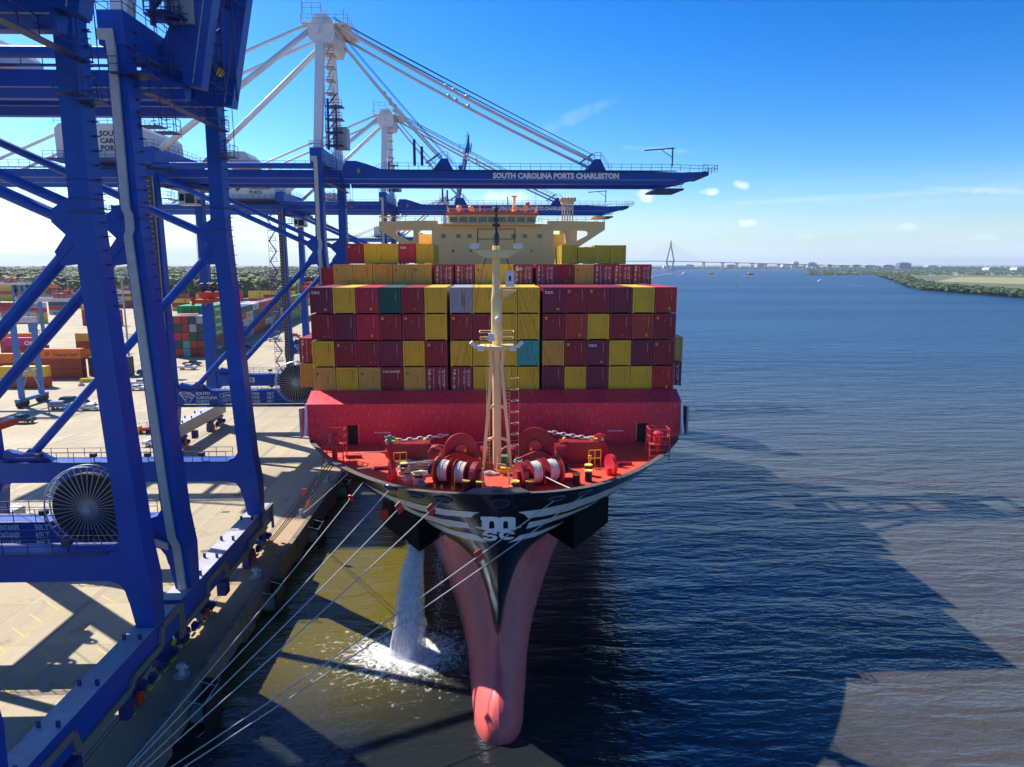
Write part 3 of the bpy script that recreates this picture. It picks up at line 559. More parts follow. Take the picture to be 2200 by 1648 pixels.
    mb.build('hoist_rope', DARK, sp)
    # cable reel
    reel = bpy.data.objects.new('cable_reel', None); S.collection.objects.link(reel); reel.parent = c; reel.location = (-6.3, -KY - 1.9, 12.75)
    MB().ring((0, -.35, 0), 3.6, .07, 'y', 48, 5).ring((0, .35, 0), 3.6, .07, 'y', 48, 5).build('reel_rim', STEEL, reel)
    mb = MB()
    for k in range(38):
        a = 2 * pi * k / 38; mb.beam((.15 * cos(a), -.42, .15 * sin(a)), (3.6 * cos(a), -.36, 3.6 * sin(a)), .05, .09, up=(0, 1, 0))
        mb.tube((3.5 * cos(a), -.36, 3.5 * sin(a)), (3.5 * cos(a), .36, 3.5 * sin(a)), .03, 4)
        if k % 2: mb.tube((2.8 * cos(a), -.36, 2.8 * sin(a)), (2.8 * cos(a), .36, 2.8 * sin(a)), .03, 4)
    mb.build('reel_spoke', STEEL, reel)
    MB().tube((0, -.28, 0), (0, .28, 0), 3.0, 40).build('wound_cable', BLACK, reel)
    MB().tube((0, -.33, 0), (0, -.28, 0), 0.8, 20).tube((0, -.6, 0), (0, -.3, 0), .3, 12).build('reel_hub', GREYP, reel)
    MB().box(-.5, .5, .3, 1.3, -1.6, .5).box(-.2, .2, .3, 1.4, -.3, .3).build('reel_bracket', BLUE, reel)
    mb = MB(); y = -KY - 1.3; mb.box(-27, -3, y - 1.5, y + .3, 8.55, 8.68); mb.rail([(-27, y - 1.45, 8.7), (-3, y - 1.45, 8.7)]); mb.build('reel_walkway', mat('teal_walkway', (.05, .14, .2), .6), c)
    # beam lettering on the near portal beam
    yb = -KY - .79
    for i, (a_, b_) in enumerate((('ONE CONTAINER', '50LT'), ('TWIN EMPTY CONTAINER', '65LT'), ('CARGO BEAM', '80LT'))):
        text(a_, .72, LETTER, c, 'load_lettering', (-13.2, yb, 10.3 - i * .68), bold=.02, align='RIGHT', sxy=(.5, 1)); text(b_, .72, LETTER, c, 'load_lettering', (-11.9, yb, 10.3 - i * .68), bold=.02, sxy=(.8, 1))
    text('SOUTH\nCAROLINA\nPORTS', .74, LETTER, c, 'beam_lettering', (-24.3, yb, 10.35), bold=.03)
    text('ZPMC', .62, LETTER, c, 'maker_lettering', (-18.7, yb, 10.0), bold=.02, align='CENTER', sxy=(1.2, 1)); text('上海振华重工', .6, LETTER, c, 'maker_lettering', (-18.7, yb, 9.1), bold=.0, align='CENTER')
    mb = MB(); ov = [(-18.7 + 1.5 * cos(t * pi / 12), 10.22 + .5 * sin(t * pi / 12)) for t in range(24)]
    for i in range(24): p, q = ov[i], ov[(i + 1) % 24]; mb.beam((p[0], yb, p[1]), (q[0], yb, q[1]), .02, .09, up=(0, 1, 0)) if False else mb.tube((p[0], yb, p[1]), (q[0], yb, q[1]), .05, 4)
    mb.build('maker_oval', LETTER, c)
    em = [(-27.1, 10.75), (-26.3, 11.0), (-25.7, 10.7), (-25.4, 10.85), (-24.5, 10.2), (-25.0, 9.7), (-25.3, 9.2), (-25.9, 8.8), (-26.2, 9.3), (-26.5, 9.9), (-27.0, 10.4)]
    mb = MB()
    for i in range(len(em)): p, q = em[i], em[(i + 1) % len(em)]; mb.tube((p[0], yb, p[1]), (q[0], yb, q[1]), .1, 4)
    for p, q in ((0, 4), (2, 5), (3, 8), (10, 5)): mb.tube((em[p][0], yb, em[p][1]), (em[q][0], yb, em[q][1]), .07, 4)
    mb.build('state_emblem', LETTER, c)
    # stair tower and lift shaft on the near land-side leg
    mb = MB(); lx, ly = -30.2, -KY - .3
    for k in range(16):
        z = 3.5 + k * 2.75; s_ = 1 if k % 2 else -1
        mb.box(lx - 2.3, lx - .3, ly - .9, ly + .9, z, z + .1); mb.rail([(lx - 2.3, ly - .9, z + .1), (lx - .3, ly - .9, z + .1)], r=.05); mb.rail([(lx - 2.3, ly + .9, z + .1), (lx - 2.3, ly - .9, z + .1)], r=.05)
        mb.beam((lx - 1.3 - s_ * .9, ly - .5, z), (lx - 1.3 + s_ * .9, ly - .5, z + 2.75), .6, .14); mb.tube((lx - 2.3, ly - .9, z), (lx - 2.3, ly - .9, z + 2.75), .05, 4)
    mb.build('stair_tower', BLUED, c)
    mb = MB(); mb.box(-29.5, -28.5, -KY - 1.6, -KY - .9, 1, 47.5); sh = mb.build('lift_shaft', DARK, c)
    mb = MB()
    for k in range(56): mb.box(-29.35, -28.75, -KY - 1.68, -KY - 1.6, 1.5 + k * .82, 1.62 + k * .82)
    mb.tube((-28.4, -KY - 1.3, 1), (-28.4, -KY - 1.3, 47.5), .12, 5); mb.build('shaft_rung', GREYP, sh)
    # round striped warning plates
    mb = MB(); mb.tube((4.6, -4.42, 49.2), (4.6, -4.36, 49.2), .34, 16); wd = mb.build('warning_plate', YELP, c)
    mb = MB()
    for k in (-1, 0, 1): mb.beam((4.6 + k * .3 - .25, -4.45, 48.9), (4.6 + k * .3 + .25, -4.45, 49.5), .02, .1, up=(0, 1, 0)) if False else mb.tube((4.6 + k * .3 - .2, -4.44, 48.95), (4.6 + k * .3 + .2, -4.44, 49.45), .05, 4)
    mb.build('plate_stripe', BLACK, wd)
    mb = MB(); mb.tube((.45, -12.4, 3.3), (.45, -12.3, 3.3), .42, 18); wd = mb.build('warning_plate', YELP, c)
    mb = MB()
    for k in (-1, 0, 1): mb.tube((.45 + k * .24 - .18, -12.41, 3.1), (.45 + k * .24 + .18, -12.41, 3.5), .045, 4)
    mb.build('plate_stripe', BLACK, wd)
    if raised:
        mb = MB(); mb.box(-1.5, 1.4, -10.8, -8.6, 47.5, 47.6); mb.rail([(-1.5, -10.8, 47.6), (1.4, -10.8, 47.6), (1.4, -8.6, 47.6)], r=.04)
        pass
        for k in range(22): mb.rail([(.4 + (k % 2) * 1.2, -7.6 + (k % 11) * 1.4, 48.5 + (k // 4) * 1.6), (1.6 + (k % 2) * 1.2, -7.0 + (k % 11) * 1.4, 48.5 + (k // 4) * 1.6)], h=1.0, r=.035)
        for q in range(5): mb.box(.2, 2.2, -7.8 + q * .4, -5.6 + q * .4, 53 + q * 2.6, 53.08 + q * 2.6); mb.rail([(.2, -7.8 + q * .4, 53.08 + q * 2.6), (2.2, -7.8 + q * .4, 53.08 + q * 2.6)], r=.04); mb.beam((.4, -7.2 + q * .4, 53 + q * 2.6), (2.0, -6.8 + q * .4, 55.6 + q * 2.6), .5, .1)
        for yy in (-4.0, -3.0, -1.6, 1.6, 3.0): mb.tube((2.9, yy, 49), (6.4, yy, 66), .06, 4)
        for k in range(11): mb.tube((2.9 + k * .32, -4.0, 49 + k * 1.55), (2.9 + k * .32, 3.0, 49 + k * 1.55), .05, 4); mb.tube((2.9 + k * .32, -4.0, 49 + k * 1.55), (3.2 + k * .32, -1.6, 50.5 + k * 1.55), .04, 4)
        for k in range(14): mb.tube((2.2, -2.4, 48 + k), (4.2, -2.4, 48 + k), .06, 4); mb.tube((2.2, -2.4, 48 + k), (4.2, -2.4, 49 + k), .05, 4)
        for q in (2.2, 4.2): mb.tube((q, -2.4, 48), (q, -2.4, 63), .1, 4); mb.tube((q, .6, 48), (q, .6, 63), .1, 4)
        mb.build('hinge_platform', BLUED, c)
    return c
LOW = make_crane(False, 'blue crane marked 53 with white pylon, lowered boom spanning high above the ship bridge'); LOW.location.y = 130.75
c4 = copy_tree(LOW); c4.location.y = 202.8; c4['label'] = 'blue crane behind crane 53, its lowered boom just above the orange topped ship bridge'
UP = make_crane(True, 'nearer dark blue gantry crane with raised boom, its feet at the bottom left corner'); UP.location.y = 42.75
c2 = copy_tree(UP); c2.location.y = 67.85; c2['label'] = 'blue gantry crane with raised boom and big spoked cable reel, second along the quay'
c5 = copy_tree(UP); c5.location.y = 450; c5['label'] = 'most distant blue crane, its raised boom a thin spike behind the ship bridge'
text('53', 1.5, LETTER, LOW, 'crane_number', (-21.6, KY - .79, 9.4), bold=.03)
text('52', 1.5, LETTER, c2, 'crane_number', (-29.1, KY - .79, 9.5), bold=.03)
# ------------------------------------------------------------------ container ship
SX = .45
SHIP = empty('container_ship', (SX, 52.6, 0), 'huge black and red container ship seen bow on, white stripes across its bow', 'ship')
SO = V((SX, 52.6, 0))
def interp(tab, d):
    if d <= tab[0][0]: return tab[0][1]
    for (a, p), (b, q) in zip(tab, tab[1:]):
        if d <= b: t = (d - a) / (b - a); return p + (q - p) * t
    return tab[-1][1]
def smooth(tab, d):   # monotone cubic-ish
    n = len(tab)
    if d <= tab[0][0]: return tab[0][1]
    if d >= tab[-1][0]: return tab[-1][1]
    for i in range(n - 1):
        if d <= tab[i + 1][0]:
            x0, y0 = tab[i]; x1, y1 = tab[i + 1]; h = x1 - x0; t = (d - x0) / h
            def sl(j):
                if j == 0: return (tab[1][1] - tab[0][1]) / (tab[1][0] - tab[0][0])
                if j >= n - 1: return 0
                return (tab[j + 1][1] - tab[j - 1][1]) / (tab[j + 1][0] - tab[j - 1][0])
            m0, m1 = sl(i), sl(i + 1)
            return (2*t**3-3*t*t+1)*y0 + (t**3-2*t*t+t)*h*m0 + (-2*t**3+3*t*t)*y1 + (t**3-t*t)*h*m1
HULLK = mat('black_hull_paint', (.012, .014, .022), .2, var=.3, vscale=.4, spec=.45, rvar=.16, dirt=(.10, .10, .11), damt=.12, dscale=3.5, plates=(8.5, 2.7, .02))
HULLR = mat('red_antifouling', (.92, .125, .115), .5, var=.14, vscale=.35, dirt=(.42, .05, .06), damt=.3, dscale=.8, plates=(7.5, 2.6, .015))
# lower hull: level curves (z, nose Y, [(distance, half breadth)])
LV = [(-3, 47.4, [(0, 0), (.4, .9), (2, 1.75), (6, 2.3), (13, 3.0), (21, 4.0), (29, 5.8), (40, 8.6), (53, 13), (73, 19), (93, 21.2), (280, 21.2)]),
      (0, 47.3, [(0, 0), (.15, .75), (.6, 1.25), (1.4, 1.65), (2.8, 1.95), (5.7, 2.2), (8.7, 2.5), (13, 2.85), (17.7, 3.5), (20.7, 4.0), (28.7, 5.7), (39.7, 8.4), (53, 13), (73, 19), (93, 21.2), (280, 21.2)]),
      (1.3, 47.7, [(0, 0), (.15, .6), (.6, 1.0), (1.5, 1.4), (3, 1.75), (6, 2.0), (9, 2.3), (13, 2.75), (18, 3.4), (22, 4.1), (29, 5.7), (40, 8.4), (53, 13), (73, 19), (93, 21.2), (280, 21.2)]),
      (2.3, 48.5, [(0, 0), (.15, .4), (.7, .75), (1.8, 1.1), (3.6, 1.4), (6, 1.6), (9, 1.8), (13, 2.3), (17, 3.0), (21, 3.8), (28, 5.5), (39, 8.4), (52, 13), (72, 19), (92, 21.2), (280, 21.2)]),
      (2.95, 49.6, [(0, 0), (.2, .3), (.7, .5), (1.8, .75), (3.6, .95), (5.5, 1.0), (8, 1.2), (11.6, 1.75), (16, 2.7), (20, 3.6), (27, 5.5), (38, 8.4), (51, 13), (71, 19), (91, 21.2), (280, 21.2)]),
      (3.3, 51.2, [(0, 0), (.15, .16), (.6, .3), (1.5, .45), (3, .55), (4.6, .55), (7, .8), (10, 1.35), (15, 2.6), (19, 3.5), (26, 5.5), (36, 8.2), (49, 13), (69, 19), (89, 21.2), (280, 21.2)]),
      (4.2, 56.0, [(0, 0), (.2, .06), (.6, .12), (1.2, .2), (2.3, .32), (3.5, .42), (6.5, .9), (9.5, 1.6), (13, 2.7), (17, 4.1), (22, 6.1), (32, 8.4), (45, 13), (65, 19), (85, 21.2), (280, 21.2)]),
      (5.5, 56.8, [(0, 0), (.2, .04), (.6, .08), (1.2, .12), (2.3, .22), (3.6, .33), (6.8, .65), (9, 1.1), (11.1, 1.75), (15.2, 3.4), (19, 6.0), (30, 8.3), (43, 13), (63, 19), (83, 21.2), (280, 21.2)])]
mb = MB(); NU = 60
for z, y0, tab in LV:
    for sgn in (1,):
        for i in range(NU + 1):
            u = i / NU; d = (u ** 2.6) * 278 if i < NU else 278
            mb.v.append((smooth(tab, d), y0 + d - 52.6, z))
half = len(mb.v); mb.v += [(-x, y, z) for x, y, z in mb.v]
for k in range(len(LV) - 1):
    for i in range(NU):
        a = k * (NU + 1) + i; b_ = a + NU + 1; mb.f.append((a, a + 1, b_ + 1, b_)); mb.f.append((half + a, half + b_, half + b_ + 1, half + a + 1)); mb.m += [0, 0]
red = mb.build('lower_hull', HULLR, SHIP, smooth=True)
# upper hull shell
TOP = [(52.6, 0), (52.66, 1.2), (52.85, 2.6), (53.1, 4.1), (53.9, 6.2), (55.2, 8.3), (57.5, 10.8), (60.8, 13.5), (65.2, 16.4), (69.4, 18.5), (74, 20.4), (80, 21.35), (90, 21.4), (105, 21.4), (130, 21.4), (330, 21.4)]
BOT = [(55.9, 0), (57.6, .34), (60.2, .56), (63.6, .85), (66.5, 1.25), (69.5, 2.25), (72, 3.3), (74, 4.6), (75.8, 6.0), (80.3, 8.2), (85, 10.6), (89.7, 13.2), (97, 16.4), (108, 19.4), (130, 21.4), (330, 21.4)]
ZT = [18.25, 18.25, 18.22, 18.18, 18.1, 18.0, 17.9, 17.75, 17.6, 17.45, 17.3, 17.2, 17.2, 17.2, 17.2, 17.2]
def cr(P, u):
    i = min(int(u), len(P) - 2); t = u - i
    p0 = P[max(i - 1, 0)]; p1 = P[i]; p2 = P[i + 1]; p3 = P[min(i + 2, len(P) - 1)]
    def f(a, b, c, d): return .5 * (2 * b + (c - a) * t + (2 * a - 5 * b + 4 * c - d) * t * t + (3 * b - a - 3 * c + d) * t ** 3)
    if i >= 11: return tuple(a + (b - a) * t for a, b in zip(p1, p2))
    r = [f(*q) for q in zip(p0, p1, p2, p3)]
    return tuple(r)
T3 = [(y, b, z) for (y, b), z in zip(TOP, ZT)]; B3 = [(y, b, z) for (y, b), z in zip(BOT, [3.5, 3.8, 4.3, 4.9, 5.3] + [5.5] * 20)]
KU, KV = 90, 16
def shellpt(u, v):
    t = cr(T3, u); b = cr(B3, u); yt, xt = t[0], max(t[1], 0); yb, xb = b[0], max(b[1], 0)
    if u <= 0: xt = xb = 0
    w = v ** 1.0; e = v - .22 * v * (1 - v); z = t[2] + (b[2] - t[2]) * v
    ff = v
    return (xt + (xb - xt) * min(1, e), yt + (yb - yt) * ff, z)
mb = MB(); W_ = KV + 1
for i in range(KU + 1):
    u = (len(TOP) - 1) * i / KU
    for j in range(W_): x, y, z = shellpt(u, j / KV); mb.v.append((x, y - 52.6, z))
half = len(mb.v); mb.v += [(-x, y, z) for x, y, z in mb.v]
for i in range(KU):
    for j in range(KV):
        a = i * W_ + j; b_ = a + W_; mb.f.append((a, a + 1, b_ + 1, b_)); mb.f.append((half + a, half + b_, half + b_ + 1, half + a + 1)); mb.m += [0, 0]
blk = mb.build('upper_hull', HULLK, SHIP, smooth=True)
# boxes under the flare that carry the anchors
for s_ in (1, -1):
    mb = MB(); P = [(7.45, 10.4), (12.0, 17.4), (11.0, 24.4), (3.0, 22.4), (5.3, 14.7)]
    mb.prism([(s_ * x, y) for x, y in P], 9.0, 16.2, 'z'); mb.build('anchor_box', mat('box_shade_black', (.006, .006, .008), .8, var=.2, spec=.1), SHIP)  # blacker and duller than the hull, shadow painted into the box colour
def surf(me):
    return BVHTree.FromPolygons([v.co + SO for v in me.vertices], [tuple(p.vertices) for p in me.polygons])
BK, BR = surf(blk.data), surf(red.data)
def onhull(px, py, bvh=None, off=.03):
    d = ray(px, py); o = V((0, 0, CZ)); h = (bvh or BK).ray_cast(o, d)
    if h[0] is None: return None
    n = h[1] if h[1].dot(d) < 0 else -h[1]
    return h[0] + n * off
def decal(inside, bounds, name, m, parent, bvh=None, step=1.0, off=.03):
    x0, y0, x1, y1 = bounds; mb = MB(); idx = {}
    def vid(i, j):
        if (i, j) not in idx:
            p = onhull(x0 + i * step, y0 + j * step, bvh, off)
            if p is None: idx[(i, j)] = None
            else: idx[(i, j)] = len(mb.v); mb.v.append(tuple(p - SO))
        return idx[(i, j)]
    for i in range(int((x1 - x0) / step)):
        for j in range(int((y1 - y0) / step)):
            if inside(x0 + (i + .5) * step, y0 + (j + .5) * step):
                q = [vid(i, j), vid(i + 1, j), vid(i + 1, j + 1), vid(i, j + 1)]
                if None in q: continue
                c = [V(mb.v[k]) for k in q]
                if max((c[a] - c[b]).length for a, b in ((0, 1), (1, 2), (2, 3), (3, 0))) > 2.5: continue
                mb.f.append(q); mb.m.append(0)
    return mb.build(name, m, parent)
def poly_in(P):
    def f(x, y):
        r = False; j = len(P) - 1
        for i in range(len(P)):
            (xi, yi), (xj, yj) = P[i], P[j]
            if (yi > y) != (yj > y) and x < (xj - xi) * (y - yi) / (yj - yi) + xi: r = not r
            j = i
        return r
    return f
HULLW = mat('hull_white_paint', (.85, .85, .84), .4, var=.06, vscale=.8)
STRIPES = [[(782, 1036), (800, 1047), (842, 1066), (900, 1083), (958, 1094), (1031, 1101), (1022, 1103), (1012, 1111), (960, 1107), (905, 1097), (860, 1083), (815, 1060)],
           [(845, 1076), (866, 1085), (900, 1101), (950, 1114), (1006, 1123), (1011, 1135), (960, 1130), (915, 1115), (880, 1099), (855, 1085)],
           [(915, 1117), (935, 1124), (975, 1139), (1026, 1149), (1046, 1165), (1000, 1157), (960, 1144), (930, 1130)],
           [(1112, 1100), (1160, 1094), (1220, 1081), (1280, 1062), (1330, 1041), (1362, 1024), (1330, 1050), (1280, 1075), (1220, 1097), (1170, 1108), (1135, 1113), (1125, 1104)],
           [(1136, 1122), (1180, 1113), (1230, 1098), (1270, 1082), (1291, 1072), (1260, 1090), (1220, 1108), (1170, 1125), (1130, 1136)],
           [(1116, 1150), (1160, 1140), (1200, 1125), (1221, 1115), (1195, 1131), (1150, 1152), (1090, 1166), (1104, 1159)]]
for P in STRIPES:
    xs = [p[0] for p in P]; ys = [p[1] for p in P]
    decal(poly_in(P), (min(xs), min(ys), max(xs) + 1, max(ys) + 1), 'bow_stripe', HULLW, SHIP)
def m_in(x, y):   # slab m over the letters sc
    if 1033 <= x <= 1050 and 1110 <= y <= 1116: return True
    for a, b in ((1034, 1050), (1060, 1079), (1089, 1105)):
        pass
    if y < 1109.5 or y > 1139: return False
    if 1035 <= x <= 1050 and y <= 1136: return True
    top = 1110 + abs((x - 1060) / 12.5) ** 4 * 3.2 if x < 1072 else 1110 + abs((x - 1090) / 17.5) ** 4 * 3.2
    if 1046 < x <= 1107 and y >= (top if x > 1060 else 1110):
        for a, b in ((1051, 1062), (1081, 1091)):
            c = (a + b) / 2; r = (b - a) / 2
            if a <= x <= b and y > 1119 + r - math.sqrt(max(0, r * r - (x - c) ** 2)) and y < 1135: return False
        return x < 1107 and y <= 1137
    return False
def swoosh(x, y):
    t = (x - 1022) / 97
    if 0 <= t <= 1:
        yc = 1131 + 9 * sin(pi * t) + 0
        return abs(y - yc) < 1.2 + 1.6 * sin(pi * t)
    return False
def s_in(x, y):
    cx = 1053; w = 13.5
    e = lambda cy, rx, ry: ((x - cx) / rx) ** 2 + ((y - cy) / ry) ** 2
    up = e(1146, 15.5, 7.0) <= 1 and not (e(1146.5, 6.5, 2.2) <= 1); lo = e(1155, 16, 7.2) <= 1 and not (e(1154.5, 6.5, 2.2) <= 1)
    if y < 1150.5 and up: return not (x > cx + 2 and 1147 < y < 1150.5 and x > cx + 6)
    if y >= 1150.5 and lo: return not (x < cx - 6 and y < 1154)
    return False
def c_in(x, y):
    e = lambda rx, ry: ((x - 1089) / rx) ** 2 + ((y - 1149) / ry) ** 2
    return e(17.5, 10.5) <= 1 and not e(8, 4.8) <= 1 and not (x > 1093 and abs(y - 1150) < 3.4)
decal(lambda x, y: (m_in(x, y) and not (abs(y - (1141 + 0 * x)) < 0)) or swoosh(x, y), (1020, 1108, 1122, 1145), 'bow_emblem', HULLW, SHIP, step=.8)
decal(lambda x, y: s_in(x, y) or c_in(x, y), (1034, 1139, 1110, 1164), 'bow_emblem', HULLW, SHIP, step=.8)
# dashed load curve on the red bow, both sides
for sg in (-1, 1):
    mb = MB()
    cur = [(1071 + sg * (52 if sg > 0 else 44), 1215), (1071 + sg * 45, 1238), (1071 + sg * 58, 1262), (1071 + sg * 76, 1283), (1071 + sg * 82, 1310), (1071 + sg * 80, 1335)]
    for a, b in zip(cur, cur[1:]):
        for k in range(5):
            p = onhull(a[0] + (b[0] - a[0]) * k / 5, a[1] + (b[1] - a[1]) * k / 5, BR, .03); q = onhull(a[0] + (b[0] - a[0]) * (k + .45) / 5, a[1] + (b[1] - a[1]) * (k + .45) / 5, BR, .03)
            if p and q and (p - q).length < 2: mb.beam(p - SO, q - SO, .07, .03)
    if mb.f: mb.build('draught_dash', HULLW, SHIP)
# forecastle deck, rim, breakwater
DECKM = mat('deck_red_paint', (.74, .085, .045), .5, var=.16, vscale=.7, dirt=(.38, .03, .04), damt=.3, dscale=.9, bump=.15, bscale=6)
MAR = mat('machinery_maroon', (.27, .012, .03), .4, var=.15, vscale=1.5)
BWM = mat('breakwater_red_paint', (.85, .026, .055), .42, var=.08, vscale=.3, dirt=(.85, .38, .42), damt=.3, dscale=4, plates=(3.0, 40, .02))
DZ = 16.75
def deckline(inset=0.0, yend=90, deep=False):
    pts = []
    for i in range(0, 60):
        u = 11.0 * i / 59; zt = cr(T3, u)[2]
        x, y, z = shellpt(u, (zt - DZ) / (zt - 5.5) if deep else 0)
        pts.append((max(x - inset, 0), y + inset * .9 - 52.6, zt))
    return [p for p in pts if p[1] < yend - 52.6]
dl = deckline(.3, deep=True)
poly = [(x, y) for x, y, z in dl]; poly = [(-x, y) for x, y in reversed(poly)][:-1] + poly
mb = MB(); mb.prism(poly, DZ - .15, DZ, 'z'); mb.build('forecastle_deck', DECKM, SHIP)
mb = MB(); o = deckline(0); i2 = deckline(.42); i3 = deckline(.35, deep=True); n = min(len(o), len(i2), len(i3))
for s_ in (1, -1):
    k0 = len(mb.v)
    for a, b, c in zip(o[:n], i2[:n], i3[:n]): mb.v += [(s_ * a[0], a[1] - .02, a[2] + .02), (s_ * b[0], b[1], a[2] + .02), (s_ * c[0], c[1], DZ)]
    for k in range(n - 1):
        a = k0 + 3 * k; mb.f += [(a, a + 3, a + 4, a + 1), (a + 1, a + 4, a + 5, a + 2)]; mb.m += [0, 1]
mb.build('bulwark_rim', [mat('rim_grey_black', (.10, .09, .09), .5, var=.5, vscale=3, dirt=(.35, .3, .27), damt=.3, dscale=4), DECKM], SHIP)
# grey chock plate at the very bow
mb = MB(); mb.prism([(-2.6, .25), (-1.9, 1.3), (1.9, 1.3), (2.6, .25), (1.2, -.05), (-1.2, -.05)], 18.24, 18.36, 'z'); mb.box(-.4, .4, .4, .9, 18.36, 18.6); mb.build('bow_chock', mat('chock_grey', (.09, .09, .10), .4), SHIP)
yb = 74.0 - 52.6
mb = MB()
hw = 20.6
face = [(-hw, 21.3), (-hw, 18.0), (-hw + .25, DZ + .6), (-hw + .9, DZ), (hw - .9, DZ), (hw - .25, DZ + .6), (hw, 18.0), (hw, 21.3)]
doors = [(-16.2, -15.1), (15.7, 16.8)]
xs = [-hw, -16.35, -15.35, 15.2, 16.2, hw]
# front plate pieces round the two door openings
mb.prism([(-hw, 21.3), (-hw, 18.0), (-hw + .25, DZ + .6), (-hw + .9, DZ), (-16.2, DZ), (-16.2, 21.3)], yb, yb + .3)
mb.prism([(16.8, 21.3), (16.8, DZ), (hw - .9, DZ), (hw - .25, DZ + .6), (hw, 18.0), (hw, 21.3)], yb, yb + .3)
mb.prism([(-15.1, 21.3), (-15.1, DZ), (15.7, DZ), (15.7, 21.3)], yb, yb + .3)
for a, b in doors: mb.box(a, b, yb, yb + .3, 18.95, 21.3)
mb.prism([(-hw, 21.3), (hw, 21.3), (hw, 21.3), (-hw, 21.3)], yb, yb + .3) if False else None
mb.add([(-hw, yb, 21.3), (hw, yb, 21.3), (hw, yb + 2.6, 22.35), (-hw, yb + 2.6, 22.35), (-hw, yb + .3, 21.1), (hw, yb + .3, 21.1), (hw, yb + 2.6, 22.05), (-hw, yb + 2.6, 22.05)],
       [(0, 1, 2, 3), (4, 7, 6, 5), (0, 3, 7, 4), (1, 5, 6, 2), (3, 2, 6, 7)])
for k in range(13): mb.prism([(yb + .3, DZ), (yb + .3, 21.1), (yb + 2.2, 21.8), (yb + 2.2, DZ)], -18 + k * 3 - .06, -18 + k * 3 + .06, 'x')
bw = mb.build('breakwater', BWM, SHIP)
mb = MB()
for a, b in doors: mb.box(a, b, yb + .28, yb + .34, DZ, 18.95)
mb.build('door_opening', BLACK, bw)
mb = MB()
for a in (-15.0, 15.6):
    for k in range(7): mb.box(a - .04, a + .06, yb - .02, yb, DZ + .35 + k * .3, DZ + .5 + k * .3)
mb.build('hazard_stripes', YELP, bw)
mb = MB()
for x in (-13.3, 12.4):
    for k in range(7): mb.box(x + k * .26, x + k * .26 + .18, yb - .015, yb, 18.05, 18.17)
mb.build('wall_lettering', LETTER, bw)
# curved side wings of the breakwater
for s_ in (-1, 1):
    MB().prism([(yb, 18), (yb - .9, 18), (yb - .9, 18.2), (yb - .35, 19.4), (yb - .1, 20.8), (yb, 21.3)], s_ * hw - .12, s_ * hw + .12, 'x').build('side_wing', HULLW, bw)
    mb = MB(); mb.prism([(yb + .2, 17.5), (yb + .2, 20.8), (yb + 1.6, 20.6), (yb + 3.2, 19.6), (yb + 4.2, 18)], s_ * (hw + .75) - .1, s_ * (hw + .75) + .1, 'x'); mb.build('side_fairing', mat('fairing_blue_grey', (.30, .34, .42), .5), bw)
# main deck and hatch structure behind it
mb = MB(); mb.box(-21.2, 21.2, 25, 275, 16.6, 17.0); mb.box(-20.5, 20.5, 25.6, 36.5, 17, 21.8); mb.box(-20.8, 20.8, 38.5, 72, 17, 21.8); mb.box(-20.8, 20.8, 100, 270, 17, 22); mb.build('main_deck', mat('dark_red_deck', (.20, .03, .03), .6), SHIP)
# accommodation block
CREAM = mat('cream_paint', (.95, .64, .25), .5, var=.05, vscale=.2, dirt=(.55, .36, .18), damt=.1, dscale=.6)
ORG = mat('orange_band', (.85, .13, .03), .45, var=.06)
yf = 133 - 52.6
def XX(px): return (px - 1054) * .0876 - SX
def ZZ(py): return 36.3 + (568 - py) * .0863
sup = bpy.data.objects.new('accommodation_block', None); S.collection.objects.link(sup); sup.parent = SHIP
mb = MB(); mb.box(XX(928), XX(1190), yf, yf + 13, 17, ZZ(486)); mb.box(XX(936), XX(1178), yf + .02, yf + 13, ZZ(486), ZZ(481)); mb.box(XX(888), XX(1235), yf + 6, yf + 13, 17, ZZ(500)); mb.build('house_wall', CREAM, sup)
mb = MB()
def wing(s_):
    X = lambda p: XX(p) if s_ < 0 else -XX(2 * 1058.5 - p) if False else XX(2117 - p)
    P = [(815, 476), (880, 475), (940, 474), (940, 494), (862, 494), (849, 497), (851, 504), (875, 516), (884, 518), (888, 512), (888, 497), (898, 496), (898, 560), (888, 560), (888, 530), (872, 530), (815, 493)]
    outer = [(815, 476), (888, 474), (888, 494), (862, 494), (852, 495), (849, 499), (852, 505), (876, 517), (884, 517), (888, 512), (888, 540), (815, 493)]
    mb.prism([(X(a), ZZ(b)) for a, b in outer[:1] + [(888, 474), (888, 494), (862, 494), (852, 495)] + [(849, 499), (815, 493)]][::1], yf + .3, yf + 2.9)
    mb.prism([(X(815), ZZ(493)), (X(849), ZZ(499)), (X(852), ZZ(505)), (X(876), ZZ(517)), (X(884), ZZ(517)), (X(888), ZZ(512)), (X(888), ZZ(541))], yf + .3, yf + 2.9)
    mb.box(min(X(888), X(899)), max(X(888), X(899)), yf + .3, yf + 2.9, ZZ(566), ZZ(474))
    mb.box(min(X(899), X(940)), max(X(899), X(940)), yf + .3, yf + 2.9, ZZ(494), ZZ(474))
    mb.prism([(X(899), ZZ(494)), (X(903), ZZ(494)), (X(899), ZZ(499))], yf + .3, yf + 2.9); mb.prism([(X(938), ZZ(494)), (X(932), ZZ(494)), (X(938), ZZ(501))], yf + .3, yf + 2.9)
for s_ in (-1, 1): wing(s_)
mb.build('bridge_wing', CREAM, sup)
mb = MB()
for px in (817, 838, 1286, 1301): mb.tube((XX(px), yf + .5, ZZ(476)), (XX(px), yf + .5, ZZ(465)), .07, 4); mb.tube((XX(px), yf + 2.6, ZZ(476)), (XX(px), yf + 2.6, ZZ(465)), .07, 4)
for a, b in ((815, 840), (1274, 1303)): mb.box(XX(a), XX(b), yf + .2, yf + 2.9, ZZ(466.5), ZZ(464.5))
